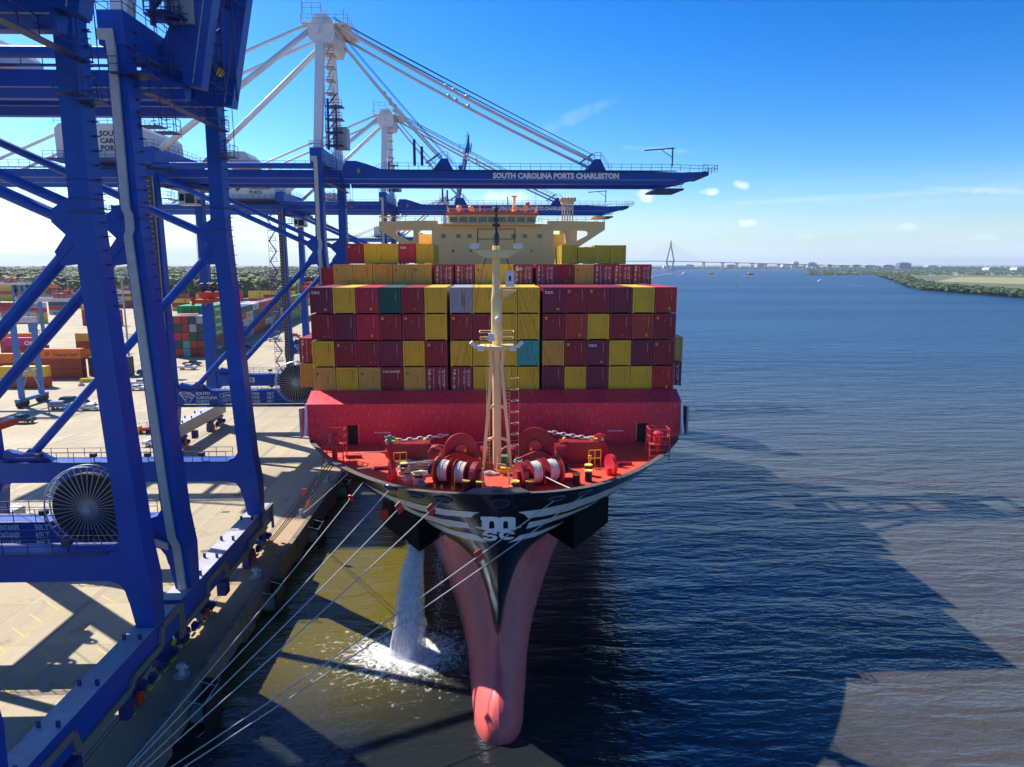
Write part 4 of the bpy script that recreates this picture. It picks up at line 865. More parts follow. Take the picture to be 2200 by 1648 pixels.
mb.rail([(XX(830), yf + .35, ZZ(476)), (XX(955), yf + .35, ZZ(476))], h=.9, r=.05); mb.rail([(XX(1158), yf + .35, ZZ(476)), (XX(1300), yf + .35, ZZ(476))], h=.9, r=.05)
mb.build('wing_canopy', CREAM, sup)
# wheelhouse
bz0, bz1, bz2, bz3 = ZZ(483), ZZ(480.5), ZZ(466), ZZ(463)
wx0, wx1 = XX(966), XX(1150)
mb = MB(); mb.box(XX(950), XX(1165), yf - 1.6, yf + 9, bz0 - .1, bz0 + .12)
mb.box(wx0, wx1, yf - .6, yf + 8, bz0 + .1, bz1 + .25); mb.box(wx0 - .3, wx1 + .3, yf - .75, yf + 8, bz2 - .05, bz3 + .15)
mb.build('wheelhouse', CREAM, sup)
mb = MB()
N_ = 9
for k in range(N_ + 1):
    x = wx0 + (wx1 - wx0) * k / N_; mb.beam((x, yf - .62, bz1 + .2), (x + (.25 if k < N_ / 2 else -.25) * 0, yf - .72, bz2), .28, .22, up=(0, 1, 0))
mb.build('window_mullion', CREAM, sup)
MB().box(wx0 + .1, wx1 - .1, yf - .5, yf + 6, bz1, bz2).build('wheelhouse_window', GLASS, sup)
mb = MB(); mb.prism([(XX(960), ZZ(463)), (XX(960), ZZ(457.5)), (XX(1020), ZZ(455.5)), (XX(1100), ZZ(455.5)), (XX(1156), ZZ(457.5)), (XX(1156), ZZ(463)), (XX(1090), ZZ(461)), (XX(1030), ZZ(461))], yf - 1.1, yf + 8.4); mb.build('orange_fascia', ORG, sup)
mb = MB(); mb.rail([(XX(951), yf - 1.55, bz0 + .1), (XX(1164), yf - 1.55, bz0 + .1)], h=1.0, r=.04, step=1.4); mb.rail([(XX(961), yf - 1, ZZ(456)), (XX(1155), yf - 1, ZZ(456)), (XX(1155), yf + 8, ZZ(456)), (XX(961), yf + 8, ZZ(456))], h=1.15, r=.05, step=1.4, close=True)
mb.build('deck_railing', mat('rail_cream', (.7, .5, .32), .5), sup)
mb = MB()
for px, w in ((953, 9), (985, 9), (1009, 9), (1104, 9), (1128, 9), (1160, 9)):
    mb.box(XX(px) - .42, XX(px) + .42, yf - .05, yf, ZZ(511), ZZ(503))
for px in (973, 1011, 1103, 1143): mb.box(XX(px) - .22, XX(px) + .22, yf - .05, yf, ZZ(542), ZZ(536))
mb.build('cabin_window', GLASS, sup)
mb = MB()
for px in (986, 1012, 1108, 1130): mb.tube((XX(px), yf + 2, ZZ(456)), (XX(px), yf + 2, ZZ(441)), .2, 6); mb.ball((XX(px), yf + 2, ZZ(445)), .55, 8, 5); mb.box(XX(px) - .7, XX(px) + .7, yf + 1.9, yf + 2.1, ZZ(447), ZZ(446))
mb.tube((XX(1103), yf + 3, ZZ(456)), (XX(1107), yf + 3, ZZ(421)), .22, 6); mb.box(XX(1100), XX(1112), yf + 2.8, yf + 3.2, ZZ(421), ZZ(418)); mb.box(XX(1019), XX(1056), yf + 1, yf + 1.3, ZZ(440.5), ZZ(439)); mb.tube((XX(1024), yf + 3, ZZ(456)), (XX(1005), yf + 3, ZZ(440)), .12, 5)
mb.tube((XX(1031), yf + 3, ZZ(456)), (XX(1031), yf + 3, ZZ(438)), .1, 5)
mb.build('radar_mast', CREAM, sup)
MB().box(XX(1091), XX(1093), yf + 2.4, yf + 2.6, ZZ(456), ZZ(420)).box(XX(1152), XX(1152.6), yf + 1, yf + 1.05, ZZ(456), ZZ(400)).box(XX(948), XX(948.6), yf + 1, yf + 1.05, ZZ(475), ZZ(424)).build('whip_antenna', DARK, sup)
mb = MB(); mb.add([(XX(1132), yf + 4, ZZ(432)), (XX(1140), yf + 4.3, ZZ(430)), (XX(1142), yf + 4.1, ZZ(440)), (XX(1135), yf + 4.4, ZZ(443)), (XX(1131), yf + 4.2, ZZ(441))], [(0, 1, 2, 3, 4)]); mb.build('red_flag', REDP, sup)
# funnel pipes
mb = MB(); fy = yf + 26; k_ = (fy + 52.6) / 133.0
FXX = lambda p: (p - 1054) * .0876 * k_ - SX; FZZ = lambda p: 36.3 + (568 - p) * .0863 * k_
for px in (1209, 1214, 1220, 1225, 1231): mb.tube((FXX(px), fy, 40), (FXX(px), fy, FZZ(432)), .15, 8); mb.tube((FXX(px), fy + .1, 49), (FXX(px), fy + .1, FZZ(432)), .1, 6)
mb.tube((FXX(1220), fy + 1, FZZ(438)), (FXX(1220), fy + 1, FZZ(426)), 1.5, 10)
for px in (1207, 1213, 1220, 1227, 1233): mb.ball((FXX(px), fy, FZZ(429)), .6, 7, 5)
mb.build('exhaust_pipe', mat('pipe_cream', (.72, .55, .38), .5), sup)
MB().box(FXX(1202), FXX(1240), fy - 1, fy + 8, 20, FZZ(482)).build('funnel_casing', CREAM, sup)
# ------------------------------------------------------------------ containers on deck
CW, CH = 2.438, 2.896
COLS = {'yellow': (.76, .50, .03), 'maroon': (.31, .018, .035), 'purple maroon': (.22, .02, .06), 'crimson': (.52, .02, .06), 'dark green': (.012, .10, .085), 'grey': (.36, .38, .43), 'teal': (.06, .42, .37), 'rust red': (.46, .06, .035),
        'bright red': (.55, .025, .03), 'ochre': (.64, .37, .06), 'navy': (.035, .06, .13), 'orange': (.80, .20, .02), 'magenta': (.62, .02, .22), 'green': (.03, .33, .10), 'light grey': (.52, .53, .55), 'blue': (.05, .16, .42), 'brown red': (.30, .045, .03)}
def cmat(c): return mat('container_' + c.replace(' ', '_'), COLS[c], .45, var=.13, vscale=.5, dirt=tuple(q * .45 + .03 for q in COLS[c]), damt=.16, dscale=1.6)
def endmesh(kind, H=CH):
    mb = MB(); w = CW / 2
    # frame
    for s_ in (-1, 1): mb.box(s_ * w - .09 * (s_ > 0) * 2 if s_ > 0 else -w, s_ * w if s_ > 0 else -w + .18, -.02, .14, .12, H - .12)
    mb.box(-w + .18, w - .18, .0, .14, .10, .20); mb.box(-w, w, -.02, .14, H - .14, H - .004)
    if kind == 'blank':
        xs = [-w + .18]; n = 9; p = (CW - .36) / n; prof = []
        for k in range(n):
            a = -w + .18 + k * p; prof += [(a, .10), (a + p * .28, .10), (a + p * .42, .035), (a + p * .86, .035)]
        prof.append((w - .18, .10)); vs = []
        for x, y in prof: vs += [(x, y, .16), (x, y, H - .14)]
        mb.add(vs, [(2 * i, 2 * i + 2, 2 * i + 3, 2 * i + 1) for i in range(len(prof) - 1)])
    else:
        for s_ in (-1, 1): mb.box(-w + .18 if s_ < 0 else .015, -.015 if s_ < 0 else w - .18, .03, .09, .17, H - .15)
        for k in range(4):
            z = .35 + k * .62
            for s_ in (-1, 1): mb.box((-w + .25) if s_ < 0 else .12, -.12 if s_ < 0 else w - .25, .02, .03, z, z + .09)
    return mb
def build_container_meshes(H):
    d = {}
    mb = MB(); w = CW / 2; L = 6.058
    mb.box(-w + .02, w - .02, .14, L, .14, H - .03)
    for s_ in (-1, 1):
        n = 22
        for k in range(n): a = .35 + k * (L - .7) / n; mb.box(*sorted((s_ * (w - .025), s_ * (w - .004))), a, a + .13, .16, H - .12)
        mb.box(*sorted((s_ * (w - .06), s_ * w)), .14, L, H - .1, H - .001); mb.box(*sorted((s_ * (w - .06), s_ * w)), .14, L, 0, .14)
    d['body'] = mb.build('container_body', BLACK); 
    for k in ('blank', 'door'): d[k] = endmesh(k, H).build('end_wall' if k == 'blank' else 'door_end', BLACK)
    mb = MB()
    for k in (-.88, -.36, .36, .88): mb.tube((k, .0, .12), (k, .0, H - .1), .022, 5); mb.box(k - .05, k + .05, -.02, .03, 1.1, 1.2); mb.box(k - .05, k + .05, -.02, .03, .3, .38); mb.box(k - .05, k + .05, -.02, .03, H - .45, H - .37)
    d['rods'] = mb.build('lock_rod', GREYP)
    mb = MB()
    for x in (-w + .09, w - .09):
        for z in (.06, H - .06): mb.box(x - .09, x + .09, -.03, .16, z - .058, z + .058)
    d['cast'] = mb.build('corner_casting', BLACK)
    for k, o in d.items(): d[k] = o.data; bpy.data.objects.remove(o)
    return d
CMH = {CH: build_container_meshes(CH), 2.591: build_container_meshes(2.591)}
rnd = random.Random(3)
STICK = mat('orange_sticker', (.78, .36, .04), .5, var=.15); MARKW = mat('white_marking', (.62, .60, .60), .6, var=.1); MARKK = mat('dark_marking', (.12, .09, .04), .6, var=.1); GRNS = mat('green_sticker', (.18, .40, .10), .5)
def numbers_mesh(H, n=11):
    mb = MB(); r_ = random.Random(n)
    for k in range(n): z = H - .32 - k * .105; mb.box(.62, .62 + .035 + r_.random() * .02, .005, .02, z - .07, z)
    return mb
MK = {}
def marking(kind, H):
    key = (kind, H)
    if key in MK: return MK[key]
    r_ = random.Random(str(key)); mb = MB()
    def tri(x, z, s_): mb.add([(x - s_, .0, z - s_), (x + s_, .0, z - s_), (x, .0, z + s_)], [(0, 1, 2)])
    if kind == 'num': mb = numbers_mesh(H)
    elif kind == 'stickTL': mb.box(-.98, -.70, -.004, .012, H - .62, H - .30); mb.mi = 0; tri(-.05, H - .78, .08)
    elif kind == 'stickBR': mb.box(.30, .56, -.004, .012, .35, .66)
    elif kind == 'stickBM': mb.box(.12, .28, -.004, .012, .38, .55); tri(.75, .45, .08)
    elif kind == 'lab': mb.box(.28, .62, -.004, .012, .36, .56)
    elif kind == 'triT': tri(0, H - .55, .09)
    elif kind == 'doorW':
        mb.tube((-.75, .01, H - .32), (-.75, -.002, H - .32), .10, 10)
        mb.box(-.95, -.68, -.006, .012, H - .86, H - .56); mb.box(.14, .34, -.006, .012, H - .62, H - .54); mb.box(.5, .98, -.006, .012, H - .50, H - .43); mb.box(.6, .8, -.006, .012, H - .68, H - .60)
        for k in range(6): mb.box(.16, .30 + r_.random() * .1, -.006, .012, H - 1.05 - k * .17, H - 1.0 - k * .17); mb.box(.62, .8 + r_.random() * .14, -.006, .012, H - 1.0 - k * .17, H - .95 - k * .17)
        mb.box(-.95, -.75, -.006, .012, .5, .8); mb.box(.68, .86, -.006, .012, .75, .95)
    elif kind == 'doorK':
        mb.ring((-.80, 0, H - .72), .12, .03, 'y', 14, 4); mb.box(-.88, -.72, -.004, .01, H - .75, H - .69)
        for k in range(6): mb.box(.2, .42 + r_.random() * .12, -.004, .01, H - 1.0 - k * .14, H - .97 - k * .14)
        mb.box(.24, .52, -.004, .01, H - .60, H - .56); mb.box(.62, .92, -.004, .01, H - .60, H - .56)
    elif kind == 'doorS': mb.box(-.98, -.72, -.008, .01, H - 1.45, H - 1.15); tri(-.25, H - 1.35, .08)
    elif kind == 'doorG': mb.box(.50, .88, -.008, .01, .35, .6)
    elif kind == 'dark_patch':
        for k in range(9): a = -.1 + r_.random() * .55; mb.box(a, a + .03, .028, .033, .6 + r_.random() * .6, 1.6 + r_.random() * 1.0)
    mm = {'num': MARKW, 'stickTL': STICK, 'stickBR': STICK, 'stickBM': STICK, 'lab': STICK, 'triT': STICK, 'doorW': MARKW, 'doorK': MARKK, 'doorS': STICK, 'doorG': GRNS, 'dark_patch': mat('rust_stain', (.25, .12, .05), .8)}[kind]
    L = []
    for q in ([mb] if kind in ('num', 'doorW', 'doorK', 'dark_patch') else mb.pieces(.01)): o = q.build('lettering' if kind in ('num', 'doorW', 'doorK') else 'sticker', mm); L.append(o.data); bpy.data.objects.remove(o)
    MK[key] = L; return L
def put(name, me, parent, m=None):
    o = link(name, me, parent)
    if m is not None: o.material_slots[0].link = 'OBJECT'; o.material_slots[0].material = m
    return o
ORD = ['first', 'second', 'third', 'fourth', 'fifth', 'sixth', 'seventh', 'eighth', 'ninth', 'tenth', 'eleventh', 'twelfth', 'thirteenth', 'fourteenth', 'fifteenth', 'sixteenth']
def ship_container(x, y, z, c, kind, marks, label, H=CH, txt=None, two=True):
    m = cmat(c); root = empty('shipping_container', (x + SX + rnd.uniform(-.018, .018), y + rnd.uniform(-.05, .05), z), label, 'container', 'containers stacked on the ship')
    M = CMH[H]
    put('container_body', M['body'], root, m)
    if two: o = put('container_body', M['body'], root, m); o.location.y = 6.06
    put('end_wall' if kind == 'blank' else 'door_end', M[kind], root, m)
    if kind == 'door': put('lock_rod', M['rods'], root, MARKW if c != 'yellow' and c != 'ochre' else m)
    put('corner_casting', M['cast'], root, m)
    for k, me_ in [(k, me_) for k in marks for me_ in marking(k, H)]:
        o = link('lettering' if k in ('num', 'doorW', 'doorK') else 'sticker', me_, root)
        if k == 'num' and c in ('yellow', 'ochre'): o.material_slots[0].link = 'OBJECT'; o.material_slots[0].material = MARKK
    if txt: text(txt, .62 if txt == 'tex' else .40, LETTER, root, 'lettering', (-1.03, .0, H - .72 if txt == 'tex' else H - .62), bold=.012, sxy=(1.15, 1))
    return root
TW = ['top', 'second', 'third', 'lowest']
G = {'Y': 'yellow', 'M': 'maroon', 'P': 'purple maroon', 'C': 'crimson', 'G': 'dark green', 'g': 'grey', 'T': 'teal', 'R': 'rust red', 'B': 'bright red', 'O': 'ochre'}
ROWS = ['Pt Y C G M Y g Y Y Y Pt M1 M1 P Yd B', 'Mm P C M1 M1 Y M1 M Y Y M1 R Y M R M1', 'Y M1 Mm P Y M1 Y Y Y T O2 M1 Pt Y P M1', 'Yd_ Y Yd_ Mc Yd_ Md_ Md_ Y Y Y P Y P Y Y B']
def colx(k): return -20.45 + 1.24 + k * 2.52 + (.3 if k > 5 else 0) + (.3 if k > 9 else 0)
NAMEC = {}
for r, row in enumerate(ROWS):
    for k, code in enumerate(row.split()):
        c = G[code[0]]; kind = 'door' if '_' in code else 'blank'; t = None; mk = []
        if kind == 'door': mk = ['doorK', 'doorG'] if c == 'yellow' else ['doorW', 'doorS']; c = 'ochre' if c == 'yellow' else c
        else:
            mk = ['num']
            if 't' in code: t = 'tex'; mk.append('lab')
            elif 'c' in code: t = 'CRONOS'
            elif '1' in code: mk.append('stickTL')
            elif 'm' in code: mk.append('stickBM')
            elif c in ('crimson', 'bright red', 'rust red'): mk += ['stickBR', 'triT']
            elif c == 'grey': mk = ['dark_patch']
            elif c == 'maroon': mk.append('stickBM')
        feat = 'with doors' if kind == 'door' else ('lettered tex' if t == 'tex' else ('with white capitals' if t else 'with ribbed end'))
        lab = '%s container %s, %s tier of front stack, %s from quay' % (c, feat, TW[r], ORD[k])
        ship_container(colx(k), 77.2, 30.9 - r * 2.98, c, kind, mk, lab, txt=t)
for s_, z, c, kind, t_ in ((-1, 24.95, 'maroon', 'door', 'upper'), (-1, 21.98, 'ochre', 'blank', 'lower'), (1, 24.95, 'ochre', 'door', 'upper'), (1, 21.98, 'purple maroon', 'door', 'lower')):
    ship_container(s_ * 21.3 - .3, 80.5, z, c, kind, ['doorW'] if kind == 'door' else ['num'], '%s container, %s of two set back beside the front stack, %s side' % (c, t_, 'quay' if s_ < 0 else 'river'))
# second bay, one tier in view above the first
r2 = ['Yd', 'O', 'O', 'Yd', 'Yd', 'Md', 'Md', 'Yd', 'Y', 'Mdt', 'Md', 'M', 'Yd', 'Md', 'Md', 'Md']
for k, code in enumerate(r2):
    c = G[code[0]]; kind = 'door' if 'd' in code else 'blank'; c = 'ochre' if (c == 'yellow' and kind == 'door') else c
    x = colx(k) - (0 if k > 4 else .15) + (.12 if k == 5 else 0)
    mk = (['doorK', 'doorG'] if c == 'ochre' else ['doorW', 'doorS']) if kind == 'door' else ['num']
    if kind == 'blank' and c == 'maroon': mk.append('stickBM')
    lab = '%s container %s in the lone tier behind the front stack, %s from quay' % (c, 'with doors' if kind == 'door' else 'with ribbed end', ORD[k])
    ship_container(x, 90.0, 33.72, c, kind, mk, lab, H=2.591, txt='tex' if 't' in code else None)
ship_container(-21.3, 91.5, 33.3, 'maroon', 'blank', ['num'], 'maroon container with ribbed end, outermost on the quay side of the second row', H=2.591)
for k in range(17):   # the dark lower tiers behind
    if k in (0, 16): ship_container(-21.2 + k * 2.56, 92, 30.3, 'maroon' if k else 'brown red', 'blank', [], 'maroon container seen edge-on below the second row, outermost on the %s side' % ('river' if k else 'quay'))
for k, c in enumerate(('maroon', 'yellow', 'yellow', 'crimson', 'yellow')):
    ship_container(-21.1 + 1.25 + k * 2.54 - .45, 103.3, 36.4, c, 'blank', ['num'] + (['stickTL'] if k == 0 else []), '%s container in the highest row on the quay side, %s from the quay' % (c, ORD[k]), txt='tex' if k == 3 else None)
for k in range(4):
    ship_container(11.0 + 1.25 + k * 2.53 - .4, 108.8, 36.35, 'yellow', 'blank', ['num'], 'yellow container in the highest row on the river side, %s from the river' % ORD[3 - k], H=2.591 if k == 1 else CH)
tb = MB(); tb.box(-20.6, 20.9, 104, 116, 22, 36.0); 
for k in range(16): tb.box(-20.4 + k * 2.55, -20.4 + k * 2.55 + 2.4, 103.9, 104, 22, 36.1)
for k in range(17): ship_container(-20.4 + k * 2.54, 118.6, 33.5, ['maroon', 'yellow', 'crimson', 'rust red', 'ochre'][k * 7 % 5], 'blank', [], 'container almost hidden in the last row before the ship bridge, %s' % ('column ' + ORD[k] if k < 16 else 'at the river side')) if k in (0, 16) else None
mb = MB()
for k in range(17): mb.box(-21.3 + k * 2.53, -21.3 + k * 2.53 + 2.44, 51.0, 63.2, 22, 36.2)
mb.build('cell_guide', DARK, SHIP)
mb = MB(); mb.box(-20, 20.3, 38.2, 50, 22, 33.6); mb.build('hold_block', mat('dark_container_mass', (.16, .02, .03), .6), SHIP)
# aft stacks behind the bridge give the long shadow on the river
for s_ in (-1, 1):
    for j in range(3):
        mb = MB(); mb.box(-20.8, 20.8, 128 + j * 15.2, 140 + j * 15.2, 22, 33.5)
        if s_ > 0: mb.build('aft_stack', mat('dark_container_mass', (.16, .02, .03), .6), SHIP)
# ------------------------------------------------------------------ forecastle gear (parts of the ship)
def dk(px, py, z=DZ): return at(px, py, z=z) - SO
def disc(mb, c, r, t, ax, n=24, r1=None):
    ax = V(ax).normalized(); c = V(c); mb.tube(c - ax * t / 2, c + ax * t / 2, r, n, r1=r1)
def mooring_winch(p0, p1, flip):
    """p0 outboard end, p1 inboard end on the deck"""
    p0, p1 = V(p0), V(p1); ax = (p1 - p0).normalized(); L = (p1 - p0).length; up = V((0, 0, 1.25)); sd = V((-ax.y, ax.x, 0))
    root = bpy.data.objects.new('mooring_winch', None); S.collection.objects.link(root); root.parent = SHIP
    P = lambda f, h=1.25: p0 + ax * (L * f) + V((0, 0, h))
    MB().tube(P(0), P(1), .14, 8).build('winch_shaft', MAR, root)
    mb = MB()
    for f in (.13, .47, .8, .98):
        a = P(f, 0); q = [V(a - sd * .75), V(a + sd * .75), V(a + sd * .35 + V((0, 0, 1.6))), V(a - sd * .35 + V((0, 0, 1.6)))]
        mb.add([v - ax * .16 for v in q] + [v + ax * .16 for v in q], [(0, 1, 2, 3), (7, 6, 5, 4), (0, 4, 5, 1), (1, 5, 6, 2), (2, 6, 7, 3), (3, 7, 4, 0)])
    mb.beam(P(.08, .1) , P(1, .1), 1.9, .2); mb.build('winch_frame', MAR, root)
    for f in (.30, .64):
        mb = MB(); disc(mb, P(f - .115), 1.18, .06, ax, 28); disc(mb, P(f + .115), 1.18, .06, ax, 28); mb.build('drum_flange', MAR, root)
        mb = MB(); n = 9
        w = L * .21
        for k in range(n):
            c = P(f) + ax * (w * ((k + .5) / n - .5)); disc(mb, c, .90 + (.07 if k % 2 else 0) + .03 * sin(k * 2.3), w / n, ax, 28)
        mb.build('rope_drum', ROPEW, root)
    mb = MB(); disc(mb, P(.145), 1.28, .16, ax, 30); mb.build('brake_disc', mat('winch_orange_red', (.66, .09, .03), .45, var=.2), root)
    mb = MB(); disc(mb, P(.90), 1.1, .5, ax, 22); disc(mb, P(.86), .6, .9, ax, 16); mb.build('gearbox', MAR, root)
    mb = MB(); disc(mb, P(-.02), .55, .10, ax, 20); disc(mb, P(.04), .32, .5, ax, 16); disc(mb, P(.10), .5, .08, ax, 20); mb.build('warping_head', mat('warping_head_blue', (.03, .05, .10), .3), root)
    mb = MB(); a = P(.62, 0) - sd * 1.6; mb.tube(a, a + V((0, 0, 1.4)), .05, 5); mb.tube(a + V((0, 0, 1.4)), a + V((.3, 0, 1.4)), .04, 5)
    for f in (.2, .34, .55): q = P(f, .0) - sd * 1.35; mb.add([q + ax * -.14, q + ax * .14, q + V((0, 0, .5))], [(0, 1, 2)]); mb.box(q.x - .1, q.x + .1, q.y - .08, q.y + .08, q.z, q.z + .3)
    mb.build('control_lever', YELP, root)
mooring_winch(dk(928, 1036), dk(1034, 1049), 1)
mooring_winch(dk(1212, 1033), dk(1108, 1049), -1)
def windlass(c, s_, r):
    root = bpy.data.objects.new('anchor_windlass', None); S.collection.objects.link(root); root.parent = SHIP; c = V(c)
    ax = V((s_ * .25, 1, 0)).normalized() if True else V((1, 0, 0))
    mb = MB(); disc(mb, c + V((0, 0, r + .15)), r, .28, ax, 40); disc(mb, c + V((0, .3, r + .15)), r * .8, .5, ax, 30); mb.build('brake_drum', MAR, root)
    mb = MB(); q = c + V((0, -.15, r + .15)); mb.tube(q - ax * .25, q - ax * .05, r * .35, 16); mb.build('drum_hub', mat('machinery_bright', (.55, .04, .06), .4), root)
    mb = MB(); mb.prism([(c.x - 2.2, c.z), (c.x + 2.2, c.z), (c.x + 1.9, c.z + .9), (c.x + s_ * .3 + .4, c.z + 1.7), (c.x + s_ * .3 - .4, c.z + 1.7), (c.x - 1.9, c.z + .9)], c.y - 1.0, c.y - .55)
    mb.box(c.x - 2.3, c.x + 2.3, c.y - 1.2, c.y + 1.6, c.z, c.z + .25)
    mb.tube(c + V((s_ * 2.0, .6, 1.2)), c + V((s_ * 3.0, .6, 1.2)), .9, 18); mb.tube(c + V((-s_ * 1.9, .9, 1.1)), c + V((-s_ * 2.7, .9, 1.1)), .75, 16); mb.build('windlass_frame', MAR, root)
    mb = MB()
    for dx, h in ((-.5, 1.9), (1.9, 1.6), (1.95, 1.0), (-1.9, 1.1)): p = c + V((dx * s_, -1.25, h)); mb.add([p + V((-.16, 0, 0)), p + V((.16, 0, 0)), p + V((0, 0, .3))], [(0, 1, 2)])
    mb.build('warning_label', YELP, root)
windlass(dk(990, 1003), -1, 1.62); windlass(dk(1150, 1000), 1, 1.85)
mb = MB()   # rear rope storage reels and low machinery
for px, py, r in ((944, 1003, .95), (953, 999, .75), (1184, 985, .9)):
    c = dk(px, py) + V((0, 0, r + .3))
    for k in range(3): mb.ring(c + V((k * .16 - .1, .1 * k, 0)), r - k * .05, .07, 'y', 26, 5)
    disc(mb, c, r * .85, .3, (.2, 1, 0), 20)
mb.build('rope_reel', mat('reel_pinkish', (.60, .10, .10), .45, var=.2), SHIP)
for s_, (ax_, ay) in ((-1, (886, 1000)), (1, (1240, 996))):   # chain chutes, sloping plates with the chains lying over them
    c = dk(ax_, ay); mb = MB()
    mb.prism([(c.x - s_ * -1.9, c.z), (c.x - s_ * 1.9, c.z), (c.x - s_ * 2.6, c.z + 2.0), (c.x + s_ * 2.6, c.z + 2.25)] if False else [(c.x - 1.9, c.z), (c.x + 1.9, c.z), (c.x + 1.9 + (.7 if s_ > 0 else -.2), c.z + 2.2), (c.x - 1.9 - (.7 if s_ < 0 else -.2), c.z + 2.2)], c.y - .1, c.y + 1.4)
    mb.beam(c + V((-s_ * 2.3, .3, 0)), c + V((-s_ * 2.3 + s_ * .6, .3, 2.1)), .3, .3, up=(0, 1, 0)); ch = mb.build('chain_chute', MAR, SHIP)
    a = dk(962, 985) + V((0, .4, 2.4)) if s_ < 0 else dk(1178, 985) + V((0, .4, 2.75)); b = c + V((s_ * 2.6, .5, 2.35)); mid = a.lerp(b, .5) - V((0, 0, .18)); mb = MB(); n = 12
    for k in range(n):
        t = (k + .5) / n; p = a * (1 - t) ** 2 + mid * 2 * t * (1 - t) + b * t * t; t2 = t + .02; q = a * (1 - t2) ** 2 + mid * 2 * t2 * (1 - t2) + b * t2 * t2; d = (q - p).normalized()
        hv = V((0, 0, 1)) if k % 2 else V((-d.y, d.x, 0)).normalized(); h = d.cross(hv).cross(d).normalized(); loop = []
        for j in range(12): w = 2 * pi * j / 12; loop.append(p + d * (.30 * cos(w)) + h * (.17 * sin(w)))
        for j in range(12): mb.tube(loop[j], loop[(j + 1) % 12], .075, 5)
    mb.build('anchor_chain', mat('chain_white', (.68, .64, .60), .6, var=.15, vscale=4), ch)
    mb = MB(); p = c + V((s_ * 2.2, .2, 2.3)); mb.tube(p, p + V((0, 0, .7)), .22, 8); mb.tube(p + V((-.5, 0, .5)), p + V((.5, 0, .5)), .12, 6); mb.build('chain_stopper', mat('green_gear', (.05, .25, .16), .5) if s_ < 0 else REDP, ch)
    mb = MB(); p = c + V((s_ * 1.5, .1, 2.3)); mb.tube(p, p + V((0, 0, .45)), .18, 7); p = c + V((-s_ * 1.3, .1, 2.2)); mb.ball(p + V((0, 0, .3)), .22, 7, 5); mb.build('stopper_bracket', YELP, ch)
mb = MB()
for px, py in ((848, 990), (1284, 985), (843, 1032), (1312, 1019)): c = dk(px, py); disc(mb, c + V((0, 0, .95)), 1.0, .35, (1, .35, 0) if py > 1010 else (.2, 1, 0), 26); mb.box(c.x - .4, c.x + .4, c.y - .4, c.y + .4, c.z, c.z + .7)
mb.build('fairlead_roller', mat('roller_crimson', (.58, .02, .04), .4), SHIP)
BOLL = [(868, 1017), (876, 1035), (900, 1041), (1002, 1056), (1032, 1058), (1107, 1058), (1138, 1056), (1238, 1041), (1264, 1021), (1264, 1034)]
for px, py in BOLL:
    c = dk(px, py); o = MB().tube(c, c + V((0, 0, .95)), .33, 14).build('bollard', BLACK, SHIP)
    MB().tube(c + V((0, 0, .95)), c + V((0, 0, 1.05)), .38, 14).build('bollard_cap', mat('cap_yellow', (.72, .60, .12), .5), o)
rr = random.Random(5)
def coil(px, py, rx, ry, loops, name='rope_pile', m=ROPE, h=.5, lab='', parent=None):
    c = at(px, py, z=DZ); mb = MB()
    for k in range(loops):
        ph = rr.random() * 6; pts = []; a = rx * (.45 + .55 * rr.random()); b_ = ry * (.45 + .55 * rr.random()); z = DZ + .08 + h * k / loops
        for j in range(15): t = 2 * pi * j / 14; pts.append((c.x + a * cos(t + ph) + .1 * sin(3 * t), c.y + b_ * sin(t + ph), z + .05 * sin(2 * t + ph)))
        mb.path(pts, .065, 5)
    return tag(mb.build(name, m, None, smooth=True), lab, 'rope', 'rope piles on the foredeck')
coil(897, 1004, 2.1, .8, 13, lab='large pale green rope pile below the chain chute on the quay side of the foredeck', m=mat('green_white_rope', (.50, .53, .42), .85, var=.3, vscale=9), h=.6)
coil(905, 1021, 1.0, .8, 8, lab='loose cream rope coils between the green pile and the paired bollards', h=.2, m=mat('cream_rope', (.62, .56, .46), .85, var=.3, vscale=9))
coil(876, 1037, .55, .5, 10, lab='cream rope wound round the middle bollard on the quay side', h=.8, m=MATS['cream_rope'])
coil(868, 1018, .5, .5, 8, lab='cream rope wound round the rearmost bollard on the quay side', h=.7, m=MATS['cream_rope'])
coil(900, 1042, .5, .45, 9, lab='grey rope wound round the bollard nearest the rim on the quay side', h=.65, m=ROPE)
coil(1142, 1008, 1.9, .9, 16, lab='pale blue rope pile behind the winch on the river side', h=.9, m=mat('pale_blue_rope', (.30, .45, .50), .85, var=.3, vscale=9))
coil(1050, 1020, 1.1, .5, 7, lab='short white rope coil lying before the foot of the mast', h=.15, m=MATS['cream_rope'])
